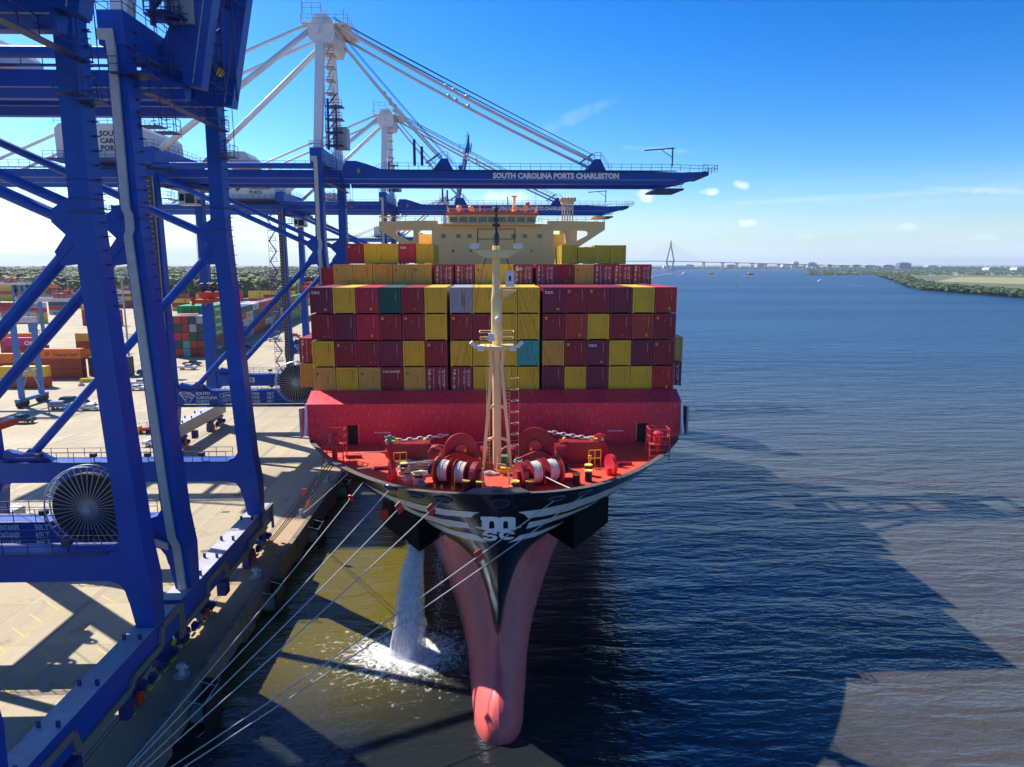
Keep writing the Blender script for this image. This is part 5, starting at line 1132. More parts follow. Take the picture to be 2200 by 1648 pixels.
# rail cages with red ventilators by the doors
for s_, bx, by in ((-1, 720, 990), (1, 1412, 985)):
    c = dk(bx, by); c.x = min(max(c.x, -17.4), 18.4); mb = MB()
    mb.rail([c + V((-1.0, -.8, 1.7)), c + V((1.0, -.8, 1.7)), c + V((1.0, .9, 1.7)), c + V((-1.0, .9, 1.7))], h=1.5, r=.05, step=.9, close=True)
    for dx in (-1.0, 1.0):
        for dy in (-.8, .9): mb.tube(c + V((dx, dy, 0)), c + V((dx, dy, 3.2)), .06, 5)
    for z in (.5, 1.1): mb.tube(c + V((-1.0, -.8, z)), c + V((1.0, -.8, z)), .045, 4); mb.tube(c + V((-1.0 * s_, -.8, z)), c + V((-1.0 * s_, .9, z)), .045, 4)
    mb.box(c.x - 1.0, c.x + 1.0, c.y - .8, c.y + .9, c.z + 1.62, c.z + 1.7); cg = mb.build('rail_cage', mat('cage_red', (.66, .06, .06), .45), SHIP)
    mb = MB(); mb.tube(c + V((0, 0, 0)), c + V((0, 0, 1.7)), .28, 10); mb.tube(c + V((0, 0, 1.7)), c + V((0, 0, 2.6)), .5, 14); mb.ball(c + V((0, 0, 2.6)), (.55, .55, .3), 12, 6); mb.build('ventilator', mat('roller_crimson', (.58, .02, .04), .4), cg)
# small fittings
mb = MB()
for px, py in ((935, 965), (1207, 1000), (1097, 1050), (1062, 1050), (1010, 1000), (1267, 980)): c = dk(px, py + 25); mb.tube(c, c + V((0, 0, 1.2)), .09, 6); mb.box(c.x - .16, c.x + .16, c.y - .1, c.y + .1, c.z + .8, c.z + 1.25)
for px, py in ((860, 1010), (1278, 1004)): c = dk(px, py); mb.rail([c + V((-.6, 0, 0)), c + V((.6, .2, 0))], h=1.7, r=.045, step=.6)
mb.beam(dk(1075, 1020) + V((0, 0, .5)), dk(1102, 1020) + V((0, 0, .5)), .45, .45); mb.build('deck_stand', YELP, SHIP)
mb = MB(); c = dk(1037, 1060); mb.tube(c, c + V((0, 0, 2.3)), .07, 6); c = dk(1093, 1056); mb.path([c, c + V((0, 0, 1.8)), c + V((-.3, 0, 2.4)), c + V((-1.0, 0, 2.5))], .08, 6)
c = dk(1068, 1012); mb.path([c, c + V((.1, 0, 1.3)), c + V((.5, 0, 2.2)), c + V((1.2, 0, 2.6)), c + V((1.5, 0, 2.2))], .08, 6); mb.build('vent_pipe', mat('rail_cream', (.7, .5, .32), .5), SHIP)
mb = MB()
for px, py, w, h in ((1083, 1000, .5, .9), (905, 1050, .3, .4)): c = dk(px, py); mb.box(c.x - w, c.x + w, c.y, c.y + .8, c.z, c.z + h)
mb.build('deck_locker', mat('green_gear', (.05, .25, .16), .5), SHIP)
mb = MB()
for px, py, l in ((760, 985, 1.6), (820, 1010, 1.5), (1345, 1000, 1.2), (1180, 1030, .8), (1000, 1035, .8), (930, 1046, 1.0), (1220, 1035, .9)): c = dk(px, py); mb.box(c.x - l / 2, c.x + l / 2, c.y, c.y + .35, c.z, c.z + .3)
mb.build('deck_coaming', MAR, SHIP)
# fairleads through the bow plating
def fairlead(px, py, r=.62):
    p = onhull(px, py, BK, .02); n = (onhull(px, py, BK, 1.02) - p).normalized()
    o = MB().ring((0, 0, 0), r, .13, 'z', 22, 6).build('fairlead', mat('fairlead_blue_black', (.02, .035, .09), .25), SHIP, p - SO, smooth=True)
    o.rotation_euler = n.to_track_quat('Z', 'Y').to_euler(); o.scale = (1.15, .62, 1)
    MB().tube((0, 0, -.05), (0, 0, .02), r * .95, 20).build('fairlead_throat', BLACK, o); return p
FL = {k: fairlead(*k) for k in ((893, 1064), (952, 1073), (1075, 1081), (1196, 1070), (1256, 1058), (838, 1047))}
MB().box(-.01, .01, 0, .01, 0, .01)
# foremast
M0 = dk(1068, 1004); mx = M0.x; my = M0.y; mz = DZ
fm = bpy.data.objects.new('foremast', None); S.collection.objects.link(fm); fm.parent = SHIP
MC = mat('mast_cream', (.88, .66, .32), .5, var=.06, dirt=(.6, .42, .25), damt=.12)
mb = MB(); mb.tube((mx, my, mz), (mx, my, 29.0), .42, 14); mb.tube((mx, my, 29), (mx, my, 30.2), .42, 14, r1=.52); mb.tube((mx, my, 30.2), (mx, my, 33.0), .52, 14); mb.tube((mx, my, 33.0), (mx, my, 34.2), .52, 14, r1=.38); mb.tube((mx, my, 34.2), (mx, my, 38.0), .37, 14); mb.box(mx - .75, mx + .3, my - .1, my + .5, mz, 26.5) if False else None; mb.build('mast_column', MC, fm, smooth=False)
for s_ in (-1, 1):
    mb = MB(); mb.beam((mx + s_ * 1.35, my - .8, mz), (mx + s_ * .42, my - .3, 27.2), .30, .30, up=(0, 1, 0)); mb.beam((mx + s_ * .45, my - .3, 26.4), (mx + s_ * .62, my - .2, 28.5), .34, .3, up=(0, 1, 0))
    for z in (19.6, 22.8): f = (z - mz) / (27.2 - mz); x = 1.35 + (.42 - 1.35) * f; mb.beam((mx + s_ * x, my - .6, z), (mx, my - .1, z + .25), .2, .25)
    mb.build('mast_leg', MC, fm)
mb = MB(); mb.prism([(mx - 1.7, 28.75), (mx + 1.7, 28.75), (mx + .7, 28.3), (mx - .7, 28.3)], my - 1.1, my + 1.1); mb.rail([(mx - 1.6, my - 1.1, 28.75), (mx + 1.6, my - 1.1, 28.75), (mx + 1.6, my + 1.1, 28.75), (mx - 1.6, my + 1.1, 28.75)], h=1.3, r=.045, step=1, close=True)
mb.prism([(mx - 2.1, 37.6), (mx + 2.1, 37.6), (mx + 1.1, 36.9), (mx - 1.1, 36.9)], my - 1.2, my + 1.2); mb.build('mast_platform', MC, fm)
mb = MB(); mb.rail([(mx - 1.7, my - 1.2, 37.6), (mx + 1.7, my - 1.2, 37.6), (mx + 1.7, my + 1.2, 37.6), (mx - 1.7, my + 1.2, 37.6)], h=1.9, r=.03, step=1.7, close=True)
mb.tube((mx, my, 37.6), (mx, my, 41.6), .13, 8); mb.box(mx - .35, mx + .35, my - .25, my + .25, 39.7, 40.0); mb.box(mx - .22, mx + .22, my - .2, my + .2, 40.2, 40.5); mb.ball((mx, my, 41.3), .24, 8, 6); mb.ball((mx, my, 38.6), (.3, .3, .8), 8, 6); mb.build('mast_head_lights', DARK, fm)
mb = MB()
for s_ in (-1, 1): mb.cbox((mx + s_ * 2.0, my - 1.0, 37.95), (.8, .5, .45)); mb.cbox((mx + s_ * 1.5, my - 1.2, 28.6), (.6, .4, .5)); mb.beam((mx + s_ * 1.9, my - 1.2, 28.7), (mx + s_ * 2.4, my - 1.3, 29.2), .4, .35)
mb.cbox((mx - .5, my - 1, 29.6), (.6, .4, .7)); mb.ball((mx + .1, my - 1.0, 31.3), .28, 8, 6); mb.build('floodlight', WHITEP, fm)
mb = MB(); mb.cbox((mx + 1.25, my - .3, 35.0), (.8, .5, 1.5)); mb.build('radar_unit', WHITEP, fm); mb = MB(); mb.cbox((mx + 1.25, my - .56, 35.0), (.2, .04, .5)); mb.build('unit_window', BLACK, fm)
mb = MB(); mb.rail([(mx + .5, my - .6, 33.9), (mx + 1.8, my - .6, 33.9)], h=1.7, r=.04, step=1.3); mb.prism([(mx + .6, 33.2), (mx + 1.8, 33.85), (mx + 1.8, 33.95), (mx + .6, 33.95)], my - .6, my + .2); mb.build('unit_bracket', MC, fm)
mb = MB()
for s_, x in ((-1, -.85), (1, 1.1)):
    for k in range(36): z = mz + .6 + k * .34; mb.box(mx + x - .13, mx + x + .13, my - .03, my, z, z + .025) if k < 30 or s_ > 0 else None
    mb.tube((mx + x - .14, my, mz), (mx + x - .14, my, 27.5), .025, 4); mb.tube((mx + x + .14, my, mz), (mx + x + .14, my, 27.5), .025, 4)
for k in range(7): z = mz + 2.2 + k * 1.1; mb.ring((mx + 1.75, my + .1, z), .38, .02, 'z', 12, 4)
mb.tube((mx + 2.1, my, mz), (mx + 2.1, my, mz + 9), .02, 4); mb.build('mast_ladder', mat('rail_cream', (.7, .5, .32), .5), fm)
mb = MB()
for s_ in (-1, 1):
    for a, b in ((2.9, 9), (4.4, 12)): mb.tube((mx + s_ * .9, my, 37.0), (mx + s_ * b * .62, my + 9.1, mz + 5), .018, 4)
    mb.tube((mx + s_ * 1.0, my, 36.9), (mx + s_ * 5.4, my + 5.0, mz + .2), .016, 4)
mb.build('mast_stay', DARK, fm)
# ------------------------------------------------------------------ mooring lines and rat guards
def line(a, b, r, name, m, lab, sagf=.012, n=14, grp='mooring lines from the bow to the quay'):
    a, b = V(a), V(b); s_ = (a - b).length * sagf
    o = MB().path([a.lerp(b, i / n) - V((0, 0, 4 * s_ * (i / n) * (1 - i / n))) for i in range(n + 1)], r, 6).build(name, m, smooth=True)
    return tag(o, lab, 'mooring line', grp)
Q0 = V((-24.5, 36.4, QZ + .5)); Q1 = V((-25.0, 34.8, QZ + .5))
outs = {k: (onhull(k[0], k[1], BK, .15) or at(k[0], k[1], Y=62)) for k in ((784, 1031), (840, 1047), (886, 1060), (950, 1071), (1188, 1073), (1248, 1063))}
names = ['highest', 'second highest', 'third', 'fourth', 'fifth', 'lowest']
L_ = []
for i, (k, p) in enumerate(outs.items()):
    q = (Q0, Q1)[i % 2] + V((0, -.3 * (i // 2), 0)); L_.append((p, q))
    line(p, q, .045, 'mooring_line', ROPE, '%s of the six pale ropes running from the bow down to the lower quay' % names[i])
def on(i, px):   # point of line i whose picture column is px
    a, b = L_[i]; best = None
    for k in range(400):
        t = k / 399; p = a.lerp(b, t) - V((0, 0, 4 * (a - b).length * .012 * t * (1 - t))); c = CM.transposed() @ (p - V((0, 0, CZ))); x = 1100 + FPX * c.x / -c.z
        if best is None or abs(x - px) < best[0]: best = (abs(x - px), p)
    return best[1]
for i, px, sq, lab in ((0, 754, 0, 'round red rat guard on the highest bow rope above the dark quay wall'), (2, 859, 1, 'folded red rat guard on the third bow rope, over the black hull'), (3, 926, 1, 'red rat guard plate on the fourth rope, over the top white stripe'), (4, 1030, 1, 'thin red rat guard on a river side rope below the bow emblem')):
    p = on(i, px); a, b = L_[i]; d = (b - a).normalized(); mb = MB()
    if sq: s2 = d.cross(V((0, 0, 1))).normalized(); u = s2.cross(d); mb.beam(p - s2 * .02 - u * .45, p + u * .45 + s2 * .02, .62, .05, up=tuple(s2))
    else: mb.tube(p - d * .04, p + d * .04, .36, 16); mb.tube(p - d * .25, p + d * .25, .1, 8)
    tag(mb.build('rat_guard', REDP), lab, 'rat guard', 'red rat guards on the ropes')
p = at(825, 1106, Y=66.0); mb = MB(); mb.box(p.x - .42, p.x + .42, p.y - .03, p.y + .03, p.z - .55, p.z + .55); tag(mb.build('rat_guard', REDP), 'red rat guard board dangling on a thin cord beside the black anchor box', 'rat guard', 'red rat guards on the ropes')
tag(MB().tube(p + V((0, 0, .5)), at(825, 1040, Y=66.0), .02, 4).build('hanging_cord', DARK), 'thin dark cord holding the dangling red board', 'cord')
for i, (a, b_, lab) in enumerate((((762, 974), (1052, 948), 'pale rope stretched low across the foredeck from the quay side door'), ((768, 1007), (934, 988), 'pale rope running from the rim to the small reel on the quay side'), ((1160, 1018), (1232, 1052), 'pale rope from the river side winch down to the bow rim'), ((1048, 1045), (990, 1062), 'short pale rope from the quay side winch to the bow rim'), ((1085, 948), (1130, 944), 'short pale rope passing behind the mast to the large drum'))):
    line(at(*a, z=DZ + 1.1), at(*b_, z=DZ + 1.3), .05, 'deck_rope', ROPE, lab, .01, grp='ropes led across the foredeck')
ss = at(703, 988, z=17.0)
bo = at(651, 1104, z=QZ + .6)
line(at(699, 985, z=17.2), bo, .04, 'mooring_line', ROPE, 'thin pale rope from the rim by the breakwater to the quay bollard', .004)
line(at(746, 1018, z=16.0), bo + V((0, .3, 0)), .045, 'mooring_line', ROPE, 'pale rope from the bow rim to the same quay bollard, passing over the fender', .004)
for k, t in enumerate(('nearest the crane', 'middle', 'nearest the quay edge')):
    line(at(709 + 5 * k, 990 + 3 * k, z=16.9), at(574 + 4 * k, 1168, z=QZ + .8), .05, 'mooring_line', mat('dark_rope', (.09, .06, .045), .8), '%s of three dark ropes slanting down to the quay beside crane 52' % t, .008)
for px, py in ((654, 1058), (663, 1084)):
    p = at(px, py, z=QZ + (4.5 if py < 1070 else 1.6)); tag(MB().box(p.x - .35, p.x + .35, p.y - .03, p.y + .03, p.z - .5, p.z + .5).build('rat_guard', mat('faded_orange', (.70, .16, .08), .6)), 'faded orange rat guard on the %s quay ropes, above the wooden brown apron edge' % ('dark' if py < 1070 else 'pale'), 'rat guard', 'red rat guards on the ropes')
# ------------------------------------------------------------------ bollards and fenders on the quay
def quay_bollard(y, lab):
    o = empty('quay_bollard', (-25.3, y, QZ), lab, 'bollard', 'bollards along the quay edge')
    m = mat('bollard_grey', (.42, .44, .48), .5, var=.15)
    MB().tube((0, 0, 0), (0, 0, .12), .62, 16).build('base_plate', mat('plate_pale', (.5, .47, .42), .7), o)
    mb = MB(); mb.tube((0, 0, .1), (0, 0, .75), .28, 14, r1=.22); mb.ball((0, 0, .85), (.42, .36, .26), 12, 6); mb.tube((-.2, 0, .9), (.55, 0, .72), .14, 8); mb.build('bollard_post', m, o); return o
quay_bollard(88, 'pale grey quay bollard holding two ropes beside the black fender'); quay_bollard(103, 'blue grey quay bollard under the flare of the bow, farther along the edge')
o = quay_bollard(70, 'quay bollard beside the yellow wheel guards of crane 52'); o = quay_bollard(52, 'blue quay bollard between the two cranes in the shade'); quay_bollard(35.5, 'quay bollard at the lower edge, where the bow ropes end')
for i, y in enumerate((32.5, 50.5, 68.5, 86.6, 104.6, 122)):
    f = empty('quay_fender', (QX, y, 0), ['black fender panel lowest on the quay wall, near the rope ends', 'black fender panel second from the viewer below the apron edge', 'black fender panel under the bogies of crane 52', 'black fender panel with white rod beside the pale bollard', 'black fender panel behind the highest mooring rope', 'black fender panel almost hidden under the bow flare'][i], 'fender', 'fenders on the quay wall')
    MB().box(1.3, 1.55, -1.5, 1.5, -1.0, 2.6).build('fender_panel', BLACK, f)
    MB().tube((-.1, 0, 1.0), (1.3, 0, 1.0), .75, 16).build('fender_cone', mat('fender_grey', (.22, .22, .20), .7, var=.3), f)
    mb = MB()
    for yy in (-1.3, 1.3): mb.tube((0, yy, 2.9), (1.35, yy * .95, 2.5), .045, 5); mb.tube((0, yy * 1.6, -.6), (1.35, yy, .4), .045, 5)
    mb.tube((1.42, -1.3, 2.7), (1.42, 1.3, 2.7), .05, 5); mb.build('fender_chain', STEEL, f)
    MB().box(.0, 1.3, 1.6, 1.75, 1.2, 3.0).build('fender_bracket', DARK, f)
# ------------------------------------------------------------------ water discharge and foam
def foam_mat():
    m = bpy.data.materials.new('white_foam'); m.use_nodes = True; t = m.node_tree; b = t.nodes['Principled BSDF']
    tc_ = N(t, 'ShaderNodeTexCoord'); s = N(t, 'ShaderNodeSeparateXYZ'); t.links.new(tc_.outputs['Object'], s.inputs[0])
    r = math_(t, 'SQRT', math_(t, 'ADD', math_(t, 'MULTIPLY', s.outputs[0], s.outputs[0]), math_(t, 'MULTIPLY', math_(t, 'MULTIPLY', s.outputs[1], s.outputs[1]), 2.0)))
    a = math_(t, 'ARCTAN2', s.outputs[1], s.outputs[0])
    c = N(t, 'ShaderNodeCombineXYZ'); t.links.new(math_(t, 'MULTIPLY', math_(t, 'SINE', a), 9), c.inputs[0]); t.links.new(math_(t, 'MULTIPLY', math_(t, 'COSINE', a), 9), c.inputs[1]); t.links.new(math_(t, 'MULTIPLY', r, .9), c.inputs[2])
    n = N(t, 'ShaderNodeTexNoise'); n.inputs['Scale'].default_value = 1.4; n.inputs['Detail'].default_value = 8; n.inputs['Roughness'].default_value = .65; t.links.new(c.outputs[0], n.inputs['Vector'])
    n2_ = N(t, 'ShaderNodeTexNoise'); n2_.inputs['Scale'].default_value = .9; n2_.inputs['Detail'].default_value = 6; n2_.inputs['Distortion'].default_value = 2.2; n2_.inputs['Roughness'].default_value = .58; t.links.new(tc_.outputs['Object'], n2_.inputs['Vector'])
    core = math_(t, 'SUBTRACT', 1.0, math_(t, 'MULTIPLY', r, .115), clamp=True)      # solid foam to about 5 m
    far = math_(t, 'SUBTRACT', 1.0, math_(t, 'MULTIPLY', r, .052), clamp=True)
    th1 = math_(t, 'SUBTRACT', .80, math_(t, 'ADD', math_(t, 'MULTIPLY', core, .62), math_(t, 'MULTIPLY', far, .12)))
    m1 = math_(t, 'MULTIPLY', math_(t, 'SUBTRACT', n2_.outputs[0], th1), 4, clamp=True)
    m2 = math_(t, 'MULTIPLY', math_(t, 'SUBTRACT', n.outputs[0], math_(t, 'SUBTRACT', .78, math_(t, 'MULTIPLY', far, .38))), 5, clamp=True)
    al = math_(t, 'MULTIPLY', math_(t, 'MAXIMUM', m1, math_(t, 'MULTIPLY', m2, .8)), math_(t, 'MULTIPLY', far, 3, clamp=True))
    t.links.new(al, b.inputs['Alpha']); b.inputs['Base Color'].default_value = (.85, .86, .86, 1); b.inputs['Roughness'].default_value = .8
    bp = N(t, 'ShaderNodeBump'); bp.inputs['Strength'].default_value = .6; bp.inputs['Distance'].default_value = .3; t.links.new(n2_.outputs[0], bp.inputs['Height']); t.links.new(bp.outputs[0], b.inputs['Normal'])
    return m
FO = V((-8.0, 60.2, .05)); mb = MB(); n = 40
mb.v = [(0, 0, 0)] + [(19 * cos(2 * pi * k / n), 15 * sin(2 * pi * k / n), 0) for k in range(n)]; mb.f = [(0, 1 + k, 1 + (k + 1) % n) for k in range(n)]; mb.m = [0] * n
tag(mb.build('foam', foam_mat(), None, FO), 'white foam spreading on the dark water where the falling jet lands', 'foam', kind='stuff')
rj = random.Random(11)
jet = empty('water_jet', (-8.0, 60.2, 0), 'white jet of water falling from under the black anchor box into foam', 'water jet')
def jetc(t): return V((.9 * (1 - t) - .1, 7.0 * (1 - t) ** 1.6 + .2, 9.6 * (1 - t * t))) 
mj = bpy.data.materials.new('falling_water'); mj.use_nodes = True; t = mj.node_tree; b = t.nodes['Principled BSDF']; b.inputs['Base Color'].default_value = (.82, .84, .86, 1); b.inputs['Roughness'].default_value = .6
g = N(t, 'ShaderNodeTexCoord'); q = N(t, 'ShaderNodeMapping'); q.inputs['Scale'].default_value = (2.2, 2.2, .35); t.links.new(g.outputs['Object'], q.inputs[0]); n_ = N(t, 'ShaderNodeTexNoise'); n_.inputs['Scale'].default_value = 2.4; n_.inputs['Detail'].default_value = 9; n_.inputs['Roughness'].default_value = .75; t.links.new(q.outputs[0], n_.inputs['Vector'])
t.links.new(math_(t, 'MULTIPLY', math_(t, 'SUBTRACT', n_.outputs[0], .30), 2.2, clamp=True), b.inputs['Alpha'])
for sc in (1.25, .95, .7, .4):
    mb = MB(); n = 20; K = 16
    for i in range(K + 1):
        tt = i / K; c = jetc(tt); rad = (.26 + 1.05 * tt ** .9) * sc
        for k in range(n): a = 2 * pi * k / n; w = 1 + .12 * sin(5 * a + tt * 9); mb.v.append((c.x + rad * w * cos(a), c.y + rad * w * .8 * sin(a), c.z))
    mb.f = [(i * n + k, i * n + (k + 1) % n, (i + 1) * n + (k + 1) % n, (i + 1) * n + k) for i in range(K) for k in range(n)]; mb.m = [0] * len(mb.f)
    mb.build('jet_core', mj, jet, smooth=True)
mb = MB()
def drop(p, s_): mb.add([p + V((s_, 0, -s_)), p + V((-s_, s_ * .6, -s_)), p + V((-s_ * .4, -s_, -s_)), p + V((0, 0, s_ * 2))], [(0, 1, 2), (0, 3, 1), (1, 3, 2), (2, 3, 0)])
for k in range(3000):
    tt = rj.random() ** .8; c = jetc(tt); rad = (.42 + 1.1 * tt) * (rj.random() ** .5) * 1.15; a = rj.random() * 2 * pi; drop(c + V((rad * cos(a), rad * sin(a), rj.uniform(-.3, .3))), rj.uniform(.008, .022))
for k in range(900):   # second thin trickle
    tt = rj.random(); c = jetc(tt) + V((2.1 + .9 * tt, 0, 0)); drop(c + V((rj.gauss(0, .14 + .25 * tt), rj.gauss(0, .3), 0)), rj.uniform(.01, .028))
for k in range(300): tt = rj.random() * .3; c = jetc(tt) + V((-1.0, 0, 0)); drop(c + V((rj.gauss(0, .12), 0, 0)), .02)
for k in range(1500):  # splash
    a = rj.random() * 2 * pi; r_ = rj.random() ** .7 * 5.5; drop(V((r_ * cos(a), r_ * .8 * sin(a), abs(rj.gauss(0, .35)) * max(0, 1 - r_ / 6))), rj.uniform(.01, .028))
mb.build('spray', mat('spray_white', (.86, .87, .88), .7, var=.02), jet)
# ------------------------------------------------------------------ terminal yard
ry = random.Random(21)
def yard_mesh():
    mb = MB(); L, w, H = 12.19, CW / 2, CH
    mb.box(0.08, L - .08, -w + .05, w - .05, .15, H - .02)
    for x in (0, L - .12):
        for y in (-w, w - .12): mb.box(x, x + .12, y, y + .12, 0, H)
    for y in (-w, w - .08): mb.box(.12, L - .12, y, y + .08, H - .12, H); mb.box(.12, L - .12, y, y + .08, .12, .24)
    for x in (0, L - .08): mb.box(x, x + .08, -w + .12, w - .12, H - .12, H); mb.box(x, x + .08, -w + .12, w - .12, .12, .24)
    for s_ in (-1, 1):
        for k in range(40): a = .3 + k * .29; mb.box(a, a + .14, *sorted((s_ * (w - .05), s_ * (w - .012))), .2, H - .16)
    for k in (-.88, -.36, .36, .88): mb.box(L - .08, L - .01, k - .03, k + .03, .15, H - .15); mb.box(.01, .08, k - .03, k + .03, .15, H - .15)
    me = mb.build('yard_container', BLACK).data; bpy.data.objects.remove(bpy.data.objects['yard_container']); return me
YM = yard_mesh()
def ycon(x, y, z, rz, c, label, group='containers stacked in the yard'):
    o = link('yard_container', YM, None, (x, y, z)); o.rotation_euler = (0, 0, rz); o.material_slots[0].link = 'OBJECT'; o.material_slots[0].material = cmat(c)
    return tag(o, label, 'container', group)
LV_ = ['bottom', 'second level', 'third level', 'fourth level', 'fifth level', 'sixth level']
def side_text(o, s, sz, x, z, m=LETTER, flip=1, bold=.02, sx=1.0):
    t_ = text(s, sz, m, o, 'lettering', (x, -CW / 2 - .02, z), bold=bold, sxy=(sx, 1)); return t_
DKT = mat('dark_navy_lettering', (.03, .03, .12), .5)
def stack(px, py, colors, where, left=False, H=CH):
    p = at(px, py, z=QZ); x = p.x - (0 if left else 12.19); r = []
    for i, c in enumerate(colors): r.append(ycon(x, p.y + CW / 2, QZ + i * H, 0, c, '%s container, %s of the stack %s' % (c, LV_[i], where)))
    return r
s1 = stack(178, 813, ['brown red', 'brown red', 'orange'], 'topped by the long orange box')
side_text(s1[2], 'Hapag-Lloyd', 1.35, 4.6, .85, DKT, bold=.01); mb = MB()
for k in range(3): mb.beam((2.0 + k * .5, -CW / 2 - .02, .8), (2.5 + k * .4, -CW / 2 - .02, 2.0), .03, .3, up=(0, 1, 0))
mb.build('emblem', DKT, s1[2])
s2 = stack(101, 833, ['rust red', 'yellow'], 'nearest the viewer at the left')
s3 = stack(192, 809, ['navy', 'navy'], 'half hidden right of the orange topped stack', True)
s4 = stack(82, 800, ['brown red', 'orange'], 'peeping out behind the orange topped stack'); side_text(s4[1], 'Hapag-Lloyd', 1.35, 4.6, .85, DKT, bold=.01)
s5 = stack(96, 781, ['rust red', 'brown red', 'magenta'], 'topped by the magenta box'); side_text(s5[2], 'ONE', 1.9, 6.2, .5, LETTER, bold=.03, sx=1.2)
s6 = stack(166, 768, ['orange', 'brown red', 'ochre'], 'under the blue yard gantry', True); side_text(s6[2], 'm\nsc', 1.0, 8.2, 1.5, MATS['black_lettering'], bold=.03, sx=1.3); side_text(s6[0], 'Hapag-Lloyd', 1.2, 6, .9, DKT, bold=.01)
s7 = stack(78, 768, ['brown red', 'rust red', 'orange'], 'behind the magenta box'); side_text(s7[2], 'Hapag-Lloyd', 1.35, 4.6, .85, DKT, bold=.01)
s8 = stack(178, 700, ['maroon', 'maroon', 'rust red', 'yellow'], 'far back beside the near crane leg', True)
s9 = stack(212, 700, ['maroon', 'maroon', 'rust red'], 'mostly hidden by the near crane leg', True)
PAL = ['maroon', 'brown red', 'rust red', 'crimson', 'yellow', 'ochre', 'light grey', 'navy', 'green', 'blue', 'orange', 'grey']
def row(py, px0, px1, hmin, hmax, pal, where, txt=None):
    p = at(px0, py, z=QZ); x = p.x; k = 0
    while True:
        q = CM.transposed() @ V((x, p.y, QZ - CZ)); cx = 1100 + FPX * q.x / -q.z
        if cx > px1 or k > 15: break
        hh = ry.randint(hmin, hmax); base = pal[ry.randrange(len(pal))]
        for i in range(hh):
            c = base if ry.random() < .45 else pal[ry.randrange(len(pal))]
            o = ycon(x, p.y, QZ + i * CH, 0, c, '%s container, %s, %s stack in the row %s' % (c, LV_[i], ORD[min(k, 15)], where))
            if c == 'light grey' and txt: side_text(o, 'MAERSK', 1.6, 2.6, .7, MATS['black_lettering'], bold=.02, sx=1.2)
            elif c in ('yellow', 'ochre') and txt and ry.random() < .6: mb = MB(); mb.ring((9.5, -CW / 2 - .02, 1.5), .55, .16, 'y', 14, 4); mb.box(9.0, 10.0, -CW / 2 - .03, -CW / 2 - .01, 1.4, 1.6); mb.build('emblem', MATS['black_lettering'], o)
        x += 12.19 + (.5 if k % 3 else 5); k += 1
row(694, -60, 60, 4, 5, ['crimson', 'maroon', 'light grey', 'yellow'], 'at the yard edge', True)
row(676, 52, 120, 3, 4, PAL, 'behind the left edge stacks', True)
row(662, 150, 330, 3, 4, ['yellow', 'maroon', 'rust red', 'light grey', 'brown red'], 'seen behind the near crane leg', True)
row(646, 0, 150, 3, 5, PAL, 'farthest left below the trees')
row(650, 262, 345, 3, 4, ['maroon', 'rust red', 'blue', 'light grey'], 'under far gantries', True)
row(668, 372, 455, 4, 4, ['light grey', 'yellow', 'maroon', 'ochre'], 'behind the green topped block', True)
row(656, 490, 650, 4, 4, ['yellow', 'yellow', 'ochre', 'maroon', 'crimson'], 'beyond the long block', True)
row(640, 372, 652, 3, 4, PAL, 'nearest the trees')
# the long block receding along the quay
A = at(443, 766, z=QZ); B = at(590, 702, z=QZ); dv = (B - A); dv.z = 0; ang = math.atan2(dv.y, dv.x); dv.normalize(); nv = V((-dv.y, dv.x, 0))
CE = ['rust red', 'navy', 'brown red', 'teal', 'grey', 'brown red', 'rust red', 'navy', 'crimson', 'dark green']
for r_ in range(13):
    hh = 5 if r_ == 0 else 6 if r_ < 3 else 5
    for k in range(5):
        for i in range(hh):
            if not (k == 0 or i == hh - 1 or r_ == 0): continue
            if r_ >= 8 and k > 1: continue
            c = CE[ry.randrange(len(CE))] if r_ == 0 else (['green', 'green', 'brown red'][ry.randrange(3)] if r_ in (1, 2) else ['navy', 'brown red', 'maroon', 'navy', 'rust red', 'light grey', 'grey'][ry.randrange(7)])
            if r_ == 5 and k == 0: c = 'light grey' if i in (1, 2, 3) else c
            p = A + dv * (r_ * 12.75) + nv * (k * 2.62 + 1.25)
            o = ycon(p.x, p.y, QZ + i * (CH + .05), ang, c, '%s container, %s, %s back, %s inward in the long block' % (c, LV_[i], ORD[r_], ORD[k]))
            if k == 0 and c == 'green': text('EVERGREEN', 1.3, LETTER, o, 'lettering', (2.4, -CW / 2 - .02, .8), bold=.03)
            if k == 0 and c == 'light grey': text('COSCO', 1.3, MATS['black_lettering'], o, 'lettering', (3, -CW / 2 - .02, .8), bold=.02)
for r_ in range(4):
    p = B + dv * (34 + r_ * 13) + V((2, 0, 0))
    for i in range(5): c = ['navy', 'green', 'brown red', 'maroon'][ry.randrange(4)]; ycon(p.x, p.y, QZ + i * CH, ang, c, '%s container, %s, behind the far stair tower, %s from the viewer' % (c, LV_[i], ORD[r_]))
